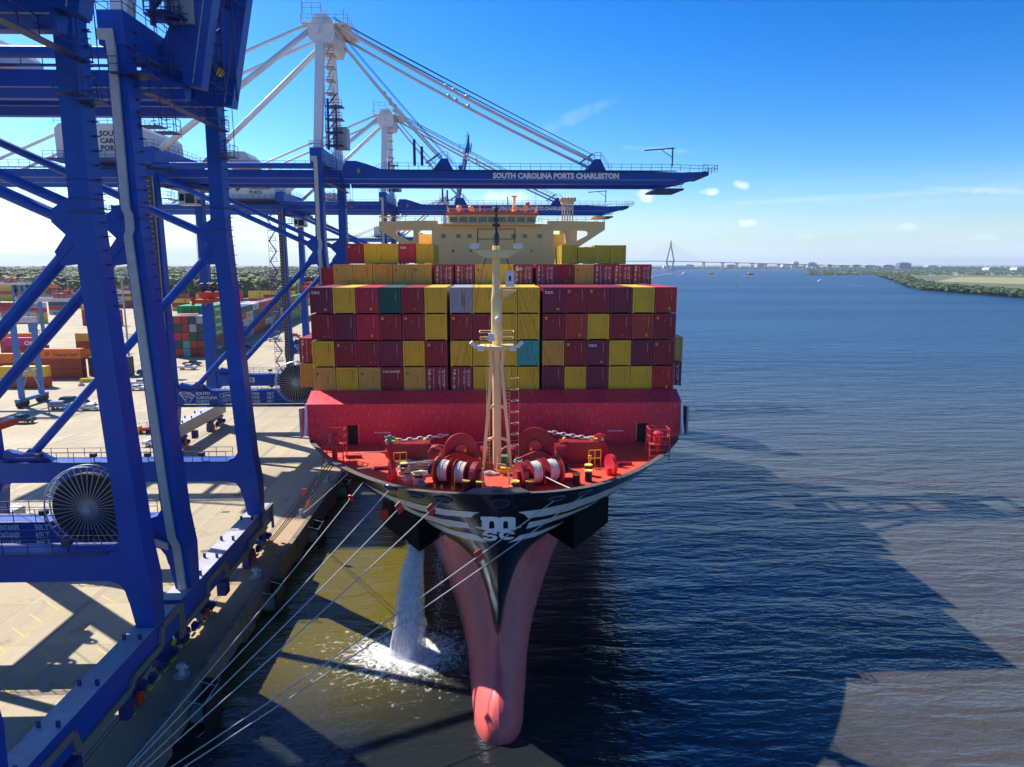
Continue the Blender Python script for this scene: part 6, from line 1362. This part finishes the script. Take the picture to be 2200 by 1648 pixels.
# rubber tyred yard gantries
RB = mat('yard_gantry_blue', (.06, .20, .50), .5, var=.12)
def rtg(x, y, lab):
    o = empty('yard_gantry', (x, y, QZ), lab, 'yard crane', 'blue yard gantries')
    for lx in (-11.5, 11.5):
        for ly in (-3.6, 3.6): MB().beam((lx, ly, 1.6), (lx, ly, 19.2), 1.0, .9, up=(0, 1, 0)).build('leg', RB, o)
        MB().box(lx - .5, lx + .5, -5.5, 5.5, 1.2, 2.0).build('sill_beam', RB, o)
        mb = MB(); mb.tube((lx, -3.6, 3), (lx, 0, 9), .16, 5); mb.tube((lx, 3.6, 3), (lx, 0, 9), .16, 5); mb.tube((lx, 0, 9), (lx, -3.6, 15), .16, 5); mb.tube((lx, 0, 9), (lx, 3.6, 15), .16, 5); mb.tube((lx, -3.6, 8), (lx, 3.6, 8), .2, 5); mb.build('bracing', GREYP, o)
        for ly in (-4.6, -2.6, 2.6, 4.6): MB().tube((lx - .5, ly, .8), (lx + .5, ly, .8), .8, 14).build('tyre', BLACK, o)
    for ly in (-3.6, 3.6): MB().box(-12.2, 12.2, ly - .5, ly + .5, 19.2, 20.6).build('girder', mat('gantry_white', (.6, .6, .6), .5), o)
    mb = MB(); mb.box(-2, 3, -3.4, 3.4, 20.6, 22.2); mb.tube((-1, -2, 22.2), (-1, -2, 23.5), .3, 8); mb.box(1, 2.4, -2, 1, 22.2, 23.3); mb.build('trolley', mat('trolley_red', (.5, .06, .03), .5, var=.3), o)
    mb = MB(); mb.rail([(-12.2, -4.4, 20.6), (12.2, -4.4, 20.6), (12.2, 4.4, 20.6), (-12.2, 4.4, 20.6)], close=True, r=.06); mb.rail([(-2, -3.4, 22.2), (3, -3.4, 22.2)], r=.06); mb.box(-11, -8, -5.4, -4.0, 2.0, 4.4); mb.build('railing', GREYP, o)
    return o
p = at(140, 757, z=QZ); R1 = rtg(p.x, p.y + 3, 'blue yard gantry with white girder, largest one between brace and near crane leg')
def rcopy(px, py, lab): p = at(px, py, z=QZ); c = copy_tree(R1); c.location = (p.x, p.y, QZ); c['label'] = lab; return c
rcopy(285, 715, 'blue yard gantry seen through the gap between the near crane legs')
rcopy(-34, 868, 'near yard gantry of which only the pale leg and tyres show at the left edge')
rcopy(30, 672, 'yard gantry with red trolleys far back at the left edge'); rcopy(5, 668, 'outermost of the two red trolley gantries far back at the left'); rcopy(585, 640, 'faint far yard gantry before the trees by the stair tower')
# lamp masts
def lampmast(px, py, h, lab):
    p = at(px, py, z=QZ); o = empty('light_mast', p, lab, 'light mast', 'tall light masts in the yard')
    MB().tube((0, 0, 0), (0, 0, h), .35, 8, r1=.18).build('mast_pole', GREYP, o)
    mb = MB(); mb.tube((0, 0, h), (0, 0, h + .4), 1.3, 10)
    for k in range(6): a = k * pi / 3; mb.cbox((1.4 * cos(a), 1.4 * sin(a), h + .1), (.7, .7, .5))
    mb.build('lamp_ring', GREYP, o)
lampmast(280, 796, 30, 'pale light mast rising between the near crane legs'); lampmast(150, 655, 32, 'thin light mast far back left of the near crane leg'); lampmast(645, 690, 30, 'thin light mast seen beside the second crane'); lampmast(490, 640, 30, 'far light mast against the trees by the long block')
# ------------------------------------------------------------------ vehicles, people
TYRE = mat('tyre_black', (.02, .02, .022), .8); CHR = mat('wheel_silver', (.5, .5, .52), .3, .8)
def car_paint(c, n): return mat('car_paint_' + n, c, .25, var=.03, spec=.6, coat=1)
def make_car(kind, paint, pn):
    o = empty(kind, (0, 0, 0), '', 'car', 'vehicles parked on the terminal'); L, w = (5.6, .98) if kind == 'pickup_truck' else (4.95, .95); m = car_paint(paint, pn)
    if kind == 'pickup_truck': P = [(-L/2, .55), (-L/2, 1.15), (-.75, 1.18), (-.55, 1.85), (.95, 1.88), (1.55, 1.25), (L/2 - .15, 1.12), (L/2, .9), (L/2, .5)]; WN = [[(-.62, 1.25), (-.45, 1.72), (.2, 1.76), (.2, 1.25)], [(.28, 1.25), (.28, 1.76), (.9, 1.76), (1.35, 1.27)]]
    elif kind == 'sedan': P = [(-L/2, .5), (-L/2, 1.0), (-1.7, 1.08), (-1.0, 1.42), (.5, 1.45), (1.3, 1.02), (L/2 - .1, .85), (L/2, .5)]; WN = [[(-1.2, 1.08), (-.85, 1.34), (-.2, 1.38), (-.2, 1.06)], [(-.1, 1.06), (-.1, 1.38), (.45, 1.36), (.95, 1.06)]]
    else: P = [(-L/2, .5), (-L/2, 1.25), (-2.1, 1.8), (.6, 1.84), (1.35, 1.2), (L/2 - .2, 1.05), (L/2, .8), (L/2, .45)]; WN = [[(-2.15, 1.25), (-1.95, 1.66), (-.8, 1.7), (-.8, 1.22)], [(-.7, 1.22), (-.7, 1.7), (.5, 1.7), (1.05, 1.22)]]
    mb = MB(); n = len(P); vs = []
    for yy, q in ((-w, 1), (w, 1)):
        for x, z in P: vs.append((x, yy * (1 if z < 1.3 else .84), z))
    mb.add(vs, [tuple(range(n)), tuple(range(2 * n - 1, n - 1, -1))] + [(i, i + n, (i + 1) % n + n, (i + 1) % n) for i in range(n)])
    if kind == 'pickup_truck': mb.box(-L/2 + .1, -.85, -w + .1, w - .1, 1.14, 1.2)
    mb.build('body', m, o)
    mb = MB()
    for W1 in WN:
        for s_ in (-1, 1): mb.add([(x, s_ * (w * (1 if z < 1.3 else .84) + .012), z) for x, z in W1], [(0, 1, 2, 3)])
    x0, x1 = (P[4], P[5]) if kind == 'pickup_truck' else ((P[3], P[4]) if kind == 'suv' else (P[4], P[5]))
    mb.add([(x0[0] + .08, -.72, x0[1] - .04), (x0[0] + .08, .72, x0[1] - .04), (x1[0] - .02, .82, x1[1] + .06), (x1[0] - .02, -.82, x1[1] + .06)], [(0, 1, 2, 3)]) 
    mb.build('window', GLASS, o)
    for x in (-L/2 + 1.05, L/2 - 1.0):
        for s_ in (-1, 1):
            wh = MB().tube((x, s_ * (w - .22), .38), (x, s_ * (w + .01), .38), .38, 16).build('wheel', TYRE, o); MB().tube((x, s_ * (w), .38), (x, s_ * (w + .02), .38), .22, 12).build('rim', CHR, wh)
    mb = MB()
    for s_ in (-.7, .7): mb.box(L/2 - .06, L/2 + .01, s_ - .16, s_ + .16, .78, .9)
    mb.build('headlight', LETTER, o); mb = MB()
    for s_ in (-.78, .78): mb.box(-L/2 - .01, -L/2 + .05, s_ - .1, s_ + .1, .85, 1.05)
    mb.build('tail_light', REDP, o); return o
PR = {}
CARS = [('suv', 132, 878, 0, (.42, .43, .44), 'silver', 'silver estate car, nearest of the group parked behind the blue brace'), ('suv', 154, 868, 0, (.03, .05, .05), 'dark_green', 'dark green minivan behind the silver estate car'), ('pickup_truck', 177, 876, 0, (.72, .72, .72), 'white', 'white pickup partly behind the blue brace, left one of two'), ('sedan', 197, 881, 0, (.72, .72, .72), 'white', 'white saloon car right of the blue brace'),
        ('pickup_truck', 45, 909, 0, (.012, .012, .015), 'black', 'black pickup truck parked alone in the painted shade at the left'), ('pickup_truck', 302, 828, 0, (.72, .72, .72), 'white', 'white pickup between the two near crane legs'), ('sedan', 294, 838, 0, (.72, .72, .72), 'white', 'white car in front of the pickup between the two near crane legs'),
        ('pickup_truck', 404, 794, 0, (.72, .72, .72), 'white', 'white pickup standing before the dark one near the long block'), ('pickup_truck', 413, 786, 0, (.05, .05, .055), 'charcoal', 'charcoal pickup just behind a white one near the long block'), ('sedan', 533, 748, -.4, (.05, .05, .055), 'charcoal', 'dark car beside the long container block'),
        ('suv', 634, 725, 0, (.5, .03, .03), 'red', 'red car behind the stairs of the farther crane'), ('pickup_truck', 590, 733, .3, (.72, .72, .72), 'white', 'white truck left of the dark stair tower far down the quay'), ('pickup_truck', 196, 760, 0, (.72, .72, .72), 'white', 'white pickup under the yard gantry near the orange containers'), ('sedan', 340, 958, 0, (.72, .72, .72), 'white', 'white car seen just above the portal beam between the crane legs'),
        ('suv', 315, 806, .2, (.04, .05, .09), 'navy', 'dark blue tractor like vehicle behind the near crane leg')]
for kind, px, py, rz, c, pn, lab in CARS:
    key = (kind, pn)
    if key not in PR: PR[key] = o = make_car(kind, c, pn)
    else: o = copy_tree(PR[key])
    p = at(px, py, z=QZ); o.location = (p.x, p.y, QZ + .005); o.rotation_euler = (0, 0, rz); o['label'] = lab; o['category'] = 'pickup' if kind == 'pickup_truck' else 'car'
p = at(311, 930, z=QZ); fl = empty('forklift', p, 'small orange red forklift with roof cage beside the broad near crane leg', 'forklift', rz=.3)
mb = MB(); mb.box(-1.2, .9, -.6, .6, .4, 1.1); mb.box(-1.3, -.7, -.55, .55, .5, 1.3); mb.build('chassis', mat('forklift_red', (.68, .08, .02), .4), fl)
mb = MB()
for x in (-.9, .6):
    for y in (-.5, .5): mb.beam((x, y, 1.1), (x * .85, y, 2.2), .07, .07)
mb.box(-.85, .6, -.55, .55, 2.15, 2.25); mb.build('roof_cage', STEEL, fl); mb = MB()
for y in (-.35, .35): mb.box(.95, 1.08, y - .06, y + .06, .2, 2.6); mb.box(1.0, 2.0, y - .07, y + .07, .15, .2)
mb.build('fork_mast', DARK, fl)
for x in (-.8, .6):
    for y in (-.6, .6): MB().tube((x, y - .1, .35), (x, y + .1, .35), .35, 14).build('wheel', TYRE, fl)
p = at(303, 931, z=QZ); mb = MB(); mb.box(-1.6, 0, -.6, .6, .1, 1.5); mb.box(-1.5, -.1, -.65, -.6, .3, 1.3); mb.box(-1.7, .1, -.7, .7, 0, .12); tag(mb.build('skip_box', YELP, None, p), 'yellow steel box beside the red forklift', 'box')
p = at(184, 822, z=QZ); mb = MB(); mb.prism([(-2, 0), (2, 0), (2.1, .5), (2, 1.0), (-1.6, 1.1), (-2, .6)], -.5, .5); o = mb.build('barrier_block', YELP, None, p + V((0, 1, 0))); o.rotation_euler = (0, 0, .3); tag(o, 'dull yellow block lying alone on the open concrete', 'barrier')
p = at(175, 829, z=QZ); mb = MB(); mb.box(-.7, .7, -.4, .4, 0, .5); mb.tube((-.3, 0, .5), (.4, .1, .9), .2, 8); mb.box(-.2, .3, -.3, .3, .5, .8); tag(mb.build('scrap_heap', GREYP, None, p), 'small grey heap of gear beside the yellow block', 'gear')
p = at(141, 884, z=QZ); mb = MB(); mb.tube((0, 0, 0), (0, 0, .95), .3, 14, r1=.34); mb.tube((0, 0, .95), (0, 0, 1.05), .37, 14); tag(mb.build('litter_bin', mat('bin_blue', (.03, .2, .5), .4), None, p), 'small blue bin in front of the silver estate car', 'bin')
def person(px, py, lab, vest):
    p = at(px, py, z=QZ); me = bpy.data.meshes.new('person')
    J = [(0, 0, .95), (0, 0, 1.2), (0, 0, 1.45), (0, 0, 1.56), (0, .02, 1.72), (.1, 0, .92), (.28, 0, .5), (.30, -.02, .07), (.42, -.02, .03), (-.1, 0, .92), (-.16, 0, .5), (-.42, 0, .1), (-.32, 0, .03),
         (0, -.2, 1.42), (-.12, -.26, 1.15), (.08, -.27, .95), (.14, -.27, .88), (0, .2, 1.42), (.1, .26, 1.15), (.3, .26, 1.0), (.36, .26, .94)]
    E = [(0, 1), (1, 2), (2, 3), (3, 4), (0, 5), (5, 6), (6, 7), (7, 8), (0, 9), (9, 10), (10, 11), (11, 12), (2, 13), (13, 14), (14, 15), (15, 16), (2, 17), (17, 18), (18, 19), (19, 20)]
    RR = [.15, .15, .16, .06, .11, .1, .07, .05, .04, .1, .07, .05, .04, .07, .05, .04, .035, .07, .05, .04, .035]
    me.from_pydata(J, E, []); o = link('person', me, None, p); md = o.modifiers.new('skin', 'SKIN')
    for i, r_ in enumerate(RR): me.skin_vertices[0].data[i].radius = (r_, r_)
    me.skin_vertices[0].data[0].use_root = True; o.modifiers.new('sub', 'SUBSURF').levels = 1; me.materials.append(vest)
    tag(o, lab, 'person'); mb = MB(); mb.tube((0, 0, 1.02), (0, 0, 1.46), .20, 12, r1=.21); mb.build('safety_vest', mat('vest_orange', (.85, .16, .05), .6), o); MB().ball((0, .02, 1.78), (.13, .14, .1), 10, 6).build('hard_hat', WHITEP, o)
    mb = MB()
    mb.tube((.08, 0, .95), (.28, 0, .5), .10, 8); mb.tube((.28, 0, .5), (.31, 0, .1), .08, 8); mb.tube((-.08, 0, .95), (-.16, 0, .5), .10, 8); mb.tube((-.16, 0, .5), (-.42, 0, .12), .08, 8); mb.build('trousers', mat('trouser_rust', (.20, .06, .05), .8), o)
person(326, 883, 'person walking in orange vest and hard hat across the open concrete', mat('skin_tone', (.35, .2, .13), .6))
# ------------------------------------------------------------------ woods, marsh, far shore
FOL = bpy.data.materials.new('foliage'); FOL.use_nodes = True; t = FOL.node_tree; b = t.nodes['Principled BSDF']; g = N(t, 'ShaderNodeNewGeometry')
n1 = N(t, 'ShaderNodeTexNoise'); n1.inputs['Scale'].default_value = .03; n1.inputs['Detail'].default_value = 4; t.links.new(g.outputs['Position'], n1.inputs['Vector'])
n2 = N(t, 'ShaderNodeTexNoise'); n2.inputs['Scale'].default_value = .5; n2.inputs['Detail'].default_value = 6; t.links.new(g.outputs['Position'], n2.inputs['Vector'])
cr_ = N(t, 'ShaderNodeValToRGB'); e = cr_.color_ramp.elements; e[0].position = .35; e[0].color = (.022, .045, .018, 1); e[1].position = .62; e[1].color = (.26, .26, .06, 1); q = cr_.color_ramp.elements.new(.5); q.color = (.08, .11, .03, 1)
t.links.new(math_(t, 'ADD', math_(t, 'MULTIPLY', n1.outputs[0], .6), math_(t, 'MULTIPLY', g.outputs['Random Per Island'], .4)), cr_.inputs[0]); mx = N(t, 'ShaderNodeMix', data_type='RGBA', blend_type='MULTIPLY'); mx.inputs[0].default_value = .6; t.links.new(cr_.outputs[0], mx.inputs[6]); t.links.new(n2.outputs[0], mx.inputs[7]); 
mm = N(t, 'ShaderNodeHueSaturation'); mm.inputs['Value'].default_value = 1.5; t.links.new(mx.outputs[2], mm.inputs['Color']); t.links.new(mm.outputs[0], b.inputs['Base Color']); b.inputs['Roughness'].default_value = .8
DEC = mat('bush_green', (.05, .085, .03), .8, var=.45, vscale=.25)
rt = random.Random(4)
def crown(mb, x, y, z, r, h, clumps=5, n=6, m=5):
    for k in range(clumps):
        a = rt.random() * 2 * pi; q = rt.random() ** .5 * r * .7; s_ = r * rt.uniform(.42, .68)
        mb.ball((x + q * cos(a), y + q * sin(a), z + h * rt.uniform(.45, .85)), (s_, s_, s_ * rt.uniform(.6, .85)), n, m, jit=.55, rnd=rt)
mb = MB()
for k in range(4600):
    u = rt.random(); y = 660 + (u ** 1.7) * 3200; x = -y * rt.uniform(.18, .86) if y < 1400 else -y * rt.uniform(.02, .80)
    if y < 900 and x > -y * .27 - 10: x -= 40
    s_ = 1 + y / 2500; crown(mb, x, y, QZ, rt.uniform(4, 8) * s_, rt.uniform(9, 23), 5 if y < 1300 else 3, 6, 4)
wood = mb.build('wood', FOL); tag(wood, 'spring green wood spreading behind the container yard to the skyline', 'wood', kind='stuff')
mb = MB()
for k in range(14):
    for j in range(46):
        pass
def tree(x, y, h, lab):
    o = empty('tree', (x, y, QZ), lab, 'tree', 'trees at the edge of the yard'); MB().tube((0, 0, 0), (0, 0, h * .6), .4, 7, r1=.18).build('trunk', mat('bark', (.12, .09, .06), .9), o)
    mb = MB(); 
    for k in range(16):
        a = rt.random() * 6.3; q = rt.random() ** .5 * h * .28; s_ = h * rt.uniform(.08, .16); mb.ball((q * cos(a), q * sin(a), h * rt.uniform(.35, .95)), (s_, s_, s_ * .75), 7, 5, jit=.6, rnd=rt)
    mb.build('crown', FOL, o); return o
WT = ['behind the thin light mast', 'left of the near crane leg', 'between the near crane legs', 'right of the conduit leg', 'beside the long block', 'before the second crane leg', 'left of the stair tower', 'right of the stair tower', 'beside the stack of maroon containers']
for i, (px, py) in enumerate(((150, 645), (168, 648), (262, 640), (300, 648), (372, 636), (420, 640), (560, 628), (606, 634), (652, 636))):
    p = at(px, py, z=QZ); tree(p.x, p.y, rt.uniform(17, 24), 'dark bushy tree at the yard edge, ' + WT[i])
LAND = mat('marsh_ground', (.10, .12, .05), .9, var=.4, vscale=.02)
def land(pts, z, name, m=LAND):
    mb = MB(); n = len(pts); mb.add([(x, y, z) for x, y in pts], [tuple(range(n))]); return struct(mb.build(name, m))
land([(-8000, 2400), (-220, 2400), (-150, 2900), (100, 3600), (300, 5000), (1500, 5800), (4000, 6400), (5200, 6900), (9000, 8000), (24000, 9000), (24000, 22000), (-22000, 22000), (-22000, 2400)], 1.2, 'far_shore')
land([(-8000, 600), (-2590, 600), (-2590, 2500), (-8000, 2500)], 1.2, 'far_left_land')
shore = [at(px, py, z=.6) for px, py in ((2420, 660), (2200, 639), (2120, 633), (2040, 627), (1975, 621), (1945, 612), (1920, 602), (1886, 592))]
SH = [(p.x, p.y) for p in shore]
isl = SH + [(1400, 2400), (1500, 3300), (2600, 4300), (9000, 5200), (9000, 900), (2000, 500)]
land(isl, .6, 'marsh_island')
mb = MB()
PD = [((1990, 589), (2200, 589), (2200, 592), (1990, 592)), ((1670, 589), (1670, 589), (1670, 589), (1670, 589)), ((2060, 598), (2200, 600), (2200, 604), (2080, 602))]
for i, (a, b_) in enumerate((((1990, 588.5), (2230, 591.5)), ((2090, 585), (2230, 586.5)))):
    p0, p1, p2, p3 = at(a[0], b_[1], z=.9), at(b_[0], b_[1], z=.9), at(b_[0], a[1], z=.9), at(a[0], a[1], z=.9); mb.add([p0, p1, p2, p3], [(0, 1, 2, 3)])
struct(mb.build('marsh_pond', mat('pond_water', (.18, .22, .26), .15)))
mb = MB(); p = [at(x, y, z=1.0) for x, y in ((2010, 605), (2230, 612), (2230, 597), (2060, 595))]; mb.add(p, [(0, 1, 2, 3)]); p = [at(x, y, z=1.0) for x, y in ((2000, 587.5), (2230, 588), (2230, 586), (2040, 586))]; mb.add(p, [(0, 1, 2, 3)]); struct(mb.build('dry_grass', mat('dry_grass', (.27, .25, .11), .9, var=.3, vscale=.03)))
mb = MB()
def lerp_poly(P, f):
    n = len(P) - 1; k = min(int(f * n), n - 1); t_ = f * n - k; return (P[k][0] + (P[k + 1][0] - P[k][0]) * t_, P[k][1] + (P[k + 1][1] - P[k][1]) * t_)
for k in range(1500):
    f = rt.random(); x, y = lerp_poly(SH, f); dp = rt.random() ** 1.4; q = (35 + 60 * f) * dp; ang_ = .5; x += q * (.75 + .2 * f) ; y += q * .9
    s_ = 1 + .9 * f; crown(mb, x, y, .4, rt.uniform(2.6, 5.0) * s_, rt.uniform(3.5, 8) * (1 + .3 * f), 3, 6, 4)
for k in range(2200):
    y = rt.uniform(2300, 5200); x = y * rt.uniform(.46, .92); crown(mb, x, y, -2, rt.uniform(5, 11), rt.uniform(2, 5), 2, 6, 4)
tag(mb.build('marsh_scrub', DEC), 'dark green scrub along the edge of the low marsh island', 'scrub', kind='stuff')
mb = MB()
for k in range(2400):
    f = rt.random(); y = 5200 + 1500 * f + rt.random() * 1200; x = y * rt.uniform(.05, .95); crown(mb, x, y, -3, rt.uniform(9, 24), rt.uniform(6, 14), 2, 6, 4)
for k in range(500): y = rt.uniform(2500, 4200); x = -y * rt.uniform(-.03, .8); crown(mb, x, y, .5, rt.uniform(10, 20), rt.uniform(12, 18), 2, 6, 4)
tag(mb.build('shore_trees', DEC), 'low dark tree belt on the far shore under the skyline', 'tree belt', kind='stuff')
# ------------------------------------------------------------------ bridge, ships and town on the far shore
BRM = mat('bridge_concrete', (.27, .29, .32), .7, var=.08, vscale=.02)
BX, BY = 1096.0, 4240.0; br = empty('cable_stayed_bridge', (BX, BY, 0), 'pale cable stayed bridge with one diamond tower and many piers on the skyline', 'bridge')
mb = MB(); D_ = V((1.0, .28, 0)).normalized(); E_ = V((-D_.y, D_.x, 0))
EX = V((1, .28, 0)).normalized()
for s_ in (-1, 1):
    o_ = EX * 17 * s_ * 1.0
    mb.beam(V((0, 0, 2)) + o_ * .45, V((0, 0, 56)) + o_ * 1.5, 9, 9, 8, 8, up=(0, 1, 0)); mb.beam(V((0, 0, 56)) + o_ * 1.5, V((0, 0, 140)) + o_ * .25, 8, 8, 6, 6, up=(0, 1, 0))
mb.beam((0, 0, 138), (0, 0, 178), 11, 11, 5, 5, up=(0, 1, 0)); mb.beam(EX * -22 + V((0, 0, 53)), EX * 22 + V((0, 0, 53)), 6, 5); mb.tube((0, 0, -1), (0, 0, 4), 34, 16); mb.build('bridge_tower', BRM, br)
def dz(s): return 56 - max(0, s) * .021 - max(0, -s) * .004 if s < 2100 else 12
mb = MB()
S_ = [-900, -400, 0, 350, 700, 1100, 1500, 1900, 2300, 3000]
for a, b_ in zip(S_, S_[1:]): mb.beam(EX * a + V((0, 0, dz(a))), EX * b_ + V((0, 0, dz(b_))), 26, 4.0)
mb.build('bridge_deck', BRM, br)
for s_ in (235, 370, 475, 590, 690, 790, 890, 990, 1090, 1190, 1290, 1400, 1500, 1600, 1700, 1800, 1950, 2100):
    s2 = s_ * 1.0; mb = MB()
    for q in (-8, 8): mb.beam(EX * (s2) + E_ * q + V((0, 0, -1)), EX * s2 + E_ * q + V((0, 0, dz(s2) - 2)), 5, 5, up=(0, 1, 0))
    mb.box(*(EX * s2 - V((12, 0, 0))).xy[:1], (EX * s2).x + 12, (EX * s2).y - 5, (EX * s2).y + 5, dz(s2) - 5, dz(s2) - 2.2); mb.build('bridge_pier', BRM, br)
mb = MB()
for k in range(12):
    for s_ in (-1, 1): mb.tube((0, 0, 170 - k * 4), EX * s_ * (235 - k * 18) + V((0, 0, 57)), .28, 3)
mb.build('stay_cable', BRM, br)
def px2(px, Y, z=0): p = at(px, 600, Y=Y); return p.x
cs = empty('car_carrier_ship', (px2(1452, 5000), 5000, 0), 'long white and blue car carrier ship moored beyond the foot of the bridge tower', 'ship')
MB().prism([(-98, 3), (95, 3), (104, 12), (-98, 12)], -15, 15).build('hull', mat('carrier_blue', (.10, .22, .42), .5), cs); mb = MB(); mb.prism([(-98, 12), (103, 12), (100, 24), (92, 26), (70, 30), (40, 27), (-94, 27)], -15, 15); mb.box(62, 76, -12, 12, 27, 33); mb.box(-30, -24, -4, 4, 27, 32); mb.build('superstructure', WHITEP, cs)
def boat(px, py, L, lab, wake=0, dark=False):
    p = at(px, py, z=0); o = empty('motor_boat', p, lab, 'boat', 'small boats on the river', rz=.1)
    w = L * .16; mb = MB(); mb.add([(-L/2, -w, .2), (L*.25, -w, .2), (L/2, 0, .3), (L*.25, w, .2), (-L/2, w, .2), (-L/2, -w*1.1, L*.12), (L*.25, -w*1.1, L*.13), (L*.55, 0, L*.17), (L*.25, w*1.1, L*.13), (-L/2, w*1.1, L*.12)], [(4, 3, 2, 1, 0), (5, 6, 7, 8, 9), (0, 1, 6, 5), (1, 2, 7, 6), (2, 3, 8, 7), (3, 4, 9, 8), (4, 0, 5, 9)])
    mb.build('hull', DARK if dark else WHITEP, o); mb = MB(); mb.prism([(-L*.25, L*.12), (L*.2, L*.12), (L*.1, L*.26), (-L*.2, L*.28)], -w*.7, w*.7); mb.tube((0, 0, L*.25), (0, 0, L*.42), L*.012, 4); mb.build('cabin', WHITEP if not dark else mat('tug_orange', (.6, .25, .1), .5), o)
    return o
boat(1472, 589, 26, 'white ferry boat just right of the bridge tower foot'); boat(1528, 589, 22, 'dark tug boat under the second bridge pier', dark=True); boat(1611, 591, 30, 'brownish work boat right of the tug, trailing white water', dark=True); boat(1763, 604, 12, 'small speedboat trailing a long white wake'); boat(1583, 617, 5, 'tiny dark buoy boat left of the speedboat', dark=True)
FW = mat('wake_foam', (.75, .78, .8), .7)
def wake(pts, w0, w1, lab):
    mb = MB(); n = len(pts); L = [at(x, y, z=.04) for x, y in pts]
    for i, p in enumerate(L):
        w = w0 + (w1 - w0) * i / (n - 1); mb.v += [(p.x, p.y - w, .05), (p.x, p.y + w, .05)]
    for i in range(n - 1): mb.f.append((2 * i, 2 * i + 2, 2 * i + 3, 2 * i + 1)); mb.m.append(0)
    tag(mb.build('wake', FW), lab, 'wake', kind='stuff')
wake([(1752, 604.2), (1760, 605), (1785, 606.5), (1815, 609.5), (1850, 614.5), (1880, 616.5)], 2.2, .4, 'long white wake trailing behind the speedboat'); wake([(1596, 592), (1611, 592), (1632, 592)], 9, 1, 'short white wake round the work boat')
# marina pontoons left of the bridge
mb = MB(); p = at(1415, 592, z=0)
for k in range(14): q = at(1402 + k * 3.2, 596 - k * .6, z=0); mb.box(q.x - 4, q.x + 4, q.y - 18, q.y + 18, 0, 1.2); mb.box(q.x - 3, q.x + 2, q.y - 6, q.y + 6, 1.2, 3.2)
tag(mb.build('marina_pontoon', GREYP), 'grey pontoons with moored hulls jutting out behind the containers', 'pontoon', kind='stuff')
BLDS = [(1930, 1955, 5600, 52, 'dark blue glass office block, darkest building on the far shore', (.10, .16, .28)), (1895, 1918, 5900, 34, 'pale low block left of the dark glass office block', (.5, .5, .5)), (1702, 1714, 6200, 62, 'pale tower block of the far town, left of centre', (.55, .55, .57)), (1734, 1752, 6200, 56, 'grey blue broad block beside the pale tower', (.4, .44, .5)), (1680, 1695, 6300, 40, 'low white block left of the pale tower', (.6, .6, .6)),
        (1775, 1786, 6300, 38, 'small pale block right of the broad grey one', (.55, .52, .5)), (1625, 1640, 6000, 44, 'pinkish block above the bridge approach', (.5, .42, .38)), (1856, 1878, 6400, 32, 'long low pale roofs left of the office block', (.55, .55, .55)), (1470, 1490, 5600, 36, 'cream hall behind the car carrier ship', (.55, .5, .42)), (1560, 1580, 6000, 36, 'low brown building behind the bridge piers', (.4, .33, .28)),
        (1990, 2010, 6500, 30, 'white low shed right of the office block', (.6, .6, .6)), (2122, 2145, 4200, 20, 'white shed behind the marsh, left of the last one', (.65, .65, .65)), (2182, 2200, 4200, 20, 'white shed at the very right edge of the marsh', (.65, .65, .65)), (1800, 1822, 6500, 30, 'brick coloured low block in the middle of the far town', (.42, .3, .25)), (1830, 1846, 6500, 36, 'pale twin roofed block in the far town', (.5, .5, .52))]
for i, (a, b_, Y, h, lab, c) in enumerate(BLDS):
    x0, x1 = px2(a, Y), px2(b_, Y); w = x1 - x0; o = empty('building', ((x0 + x1) / 2, Y, 0), lab, 'building', 'buildings on the far shore'); m = mat('facade_%d' % i, c, .6, var=.06, vscale=.01)
    mb = MB(); mb.box(-w / 2, w / 2, 0, 60, 0, h * .86); mb.box(-w * .32, w * .3, 5, 55, h * .86, h); mb.build('wall', m, o); MB().box(-w / 2 - 1, w / 2 + 1, -1, 61, h * .86, h * .86 + .8).build('roof', GREYP, o)
    mb = MB(); nf = max(2, int(h / 9))
    for k in range(nf): mb.box(-w * .46, w * .46, -.6, -.1, (k + .35) * h * .84 / nf, (k + .75) * h * .84 / nf)
    mb.build('window', mat('far_window', (.08, .10, .14), .2), o)
mb = MB()
for k in range(170):
    y = rt.uniform(6000, 7600); x = y * rt.uniform(.13, .95); w = rt.uniform(10, 60); h = rt.uniform(6, 18); mb.box(x, x + w, y, y + 40, 0, h); mb.box(x + w * .2, x + w * .6, y + 5, y + 30, h, h + 3)
tag(mb.build('distant_town', mat('town_mix', (.42, .40, .38), .7, var=.5, vscale=.012)), 'low pale town strung along the skyline beyond the river', 'town', kind='stuff')
# haze between the viewer and the far shore
hzm = bpy.data.materials.new('haze'); hzm.use_nodes = True; t = hzm.node_tree; t.nodes.clear(); o_ = N(t, 'ShaderNodeOutputMaterial'); v_ = N(t, 'ShaderNodeVolumePrincipled'); v_.inputs['Density'].default_value = 0.00005; v_.inputs['Color'].default_value = (.80, .88, 1.0, 1); v_.inputs['Anisotropy'].default_value = .2; t.links.new(v_.outputs[0], o_.inputs['Volume'])
mb = MB(); mb.box(-23000, 25500, -300, 23000, -2, 190); o = mb.build('haze', hzm); tag(o, 'thin pale haze over river and far shore', 'haze', kind='stuff')
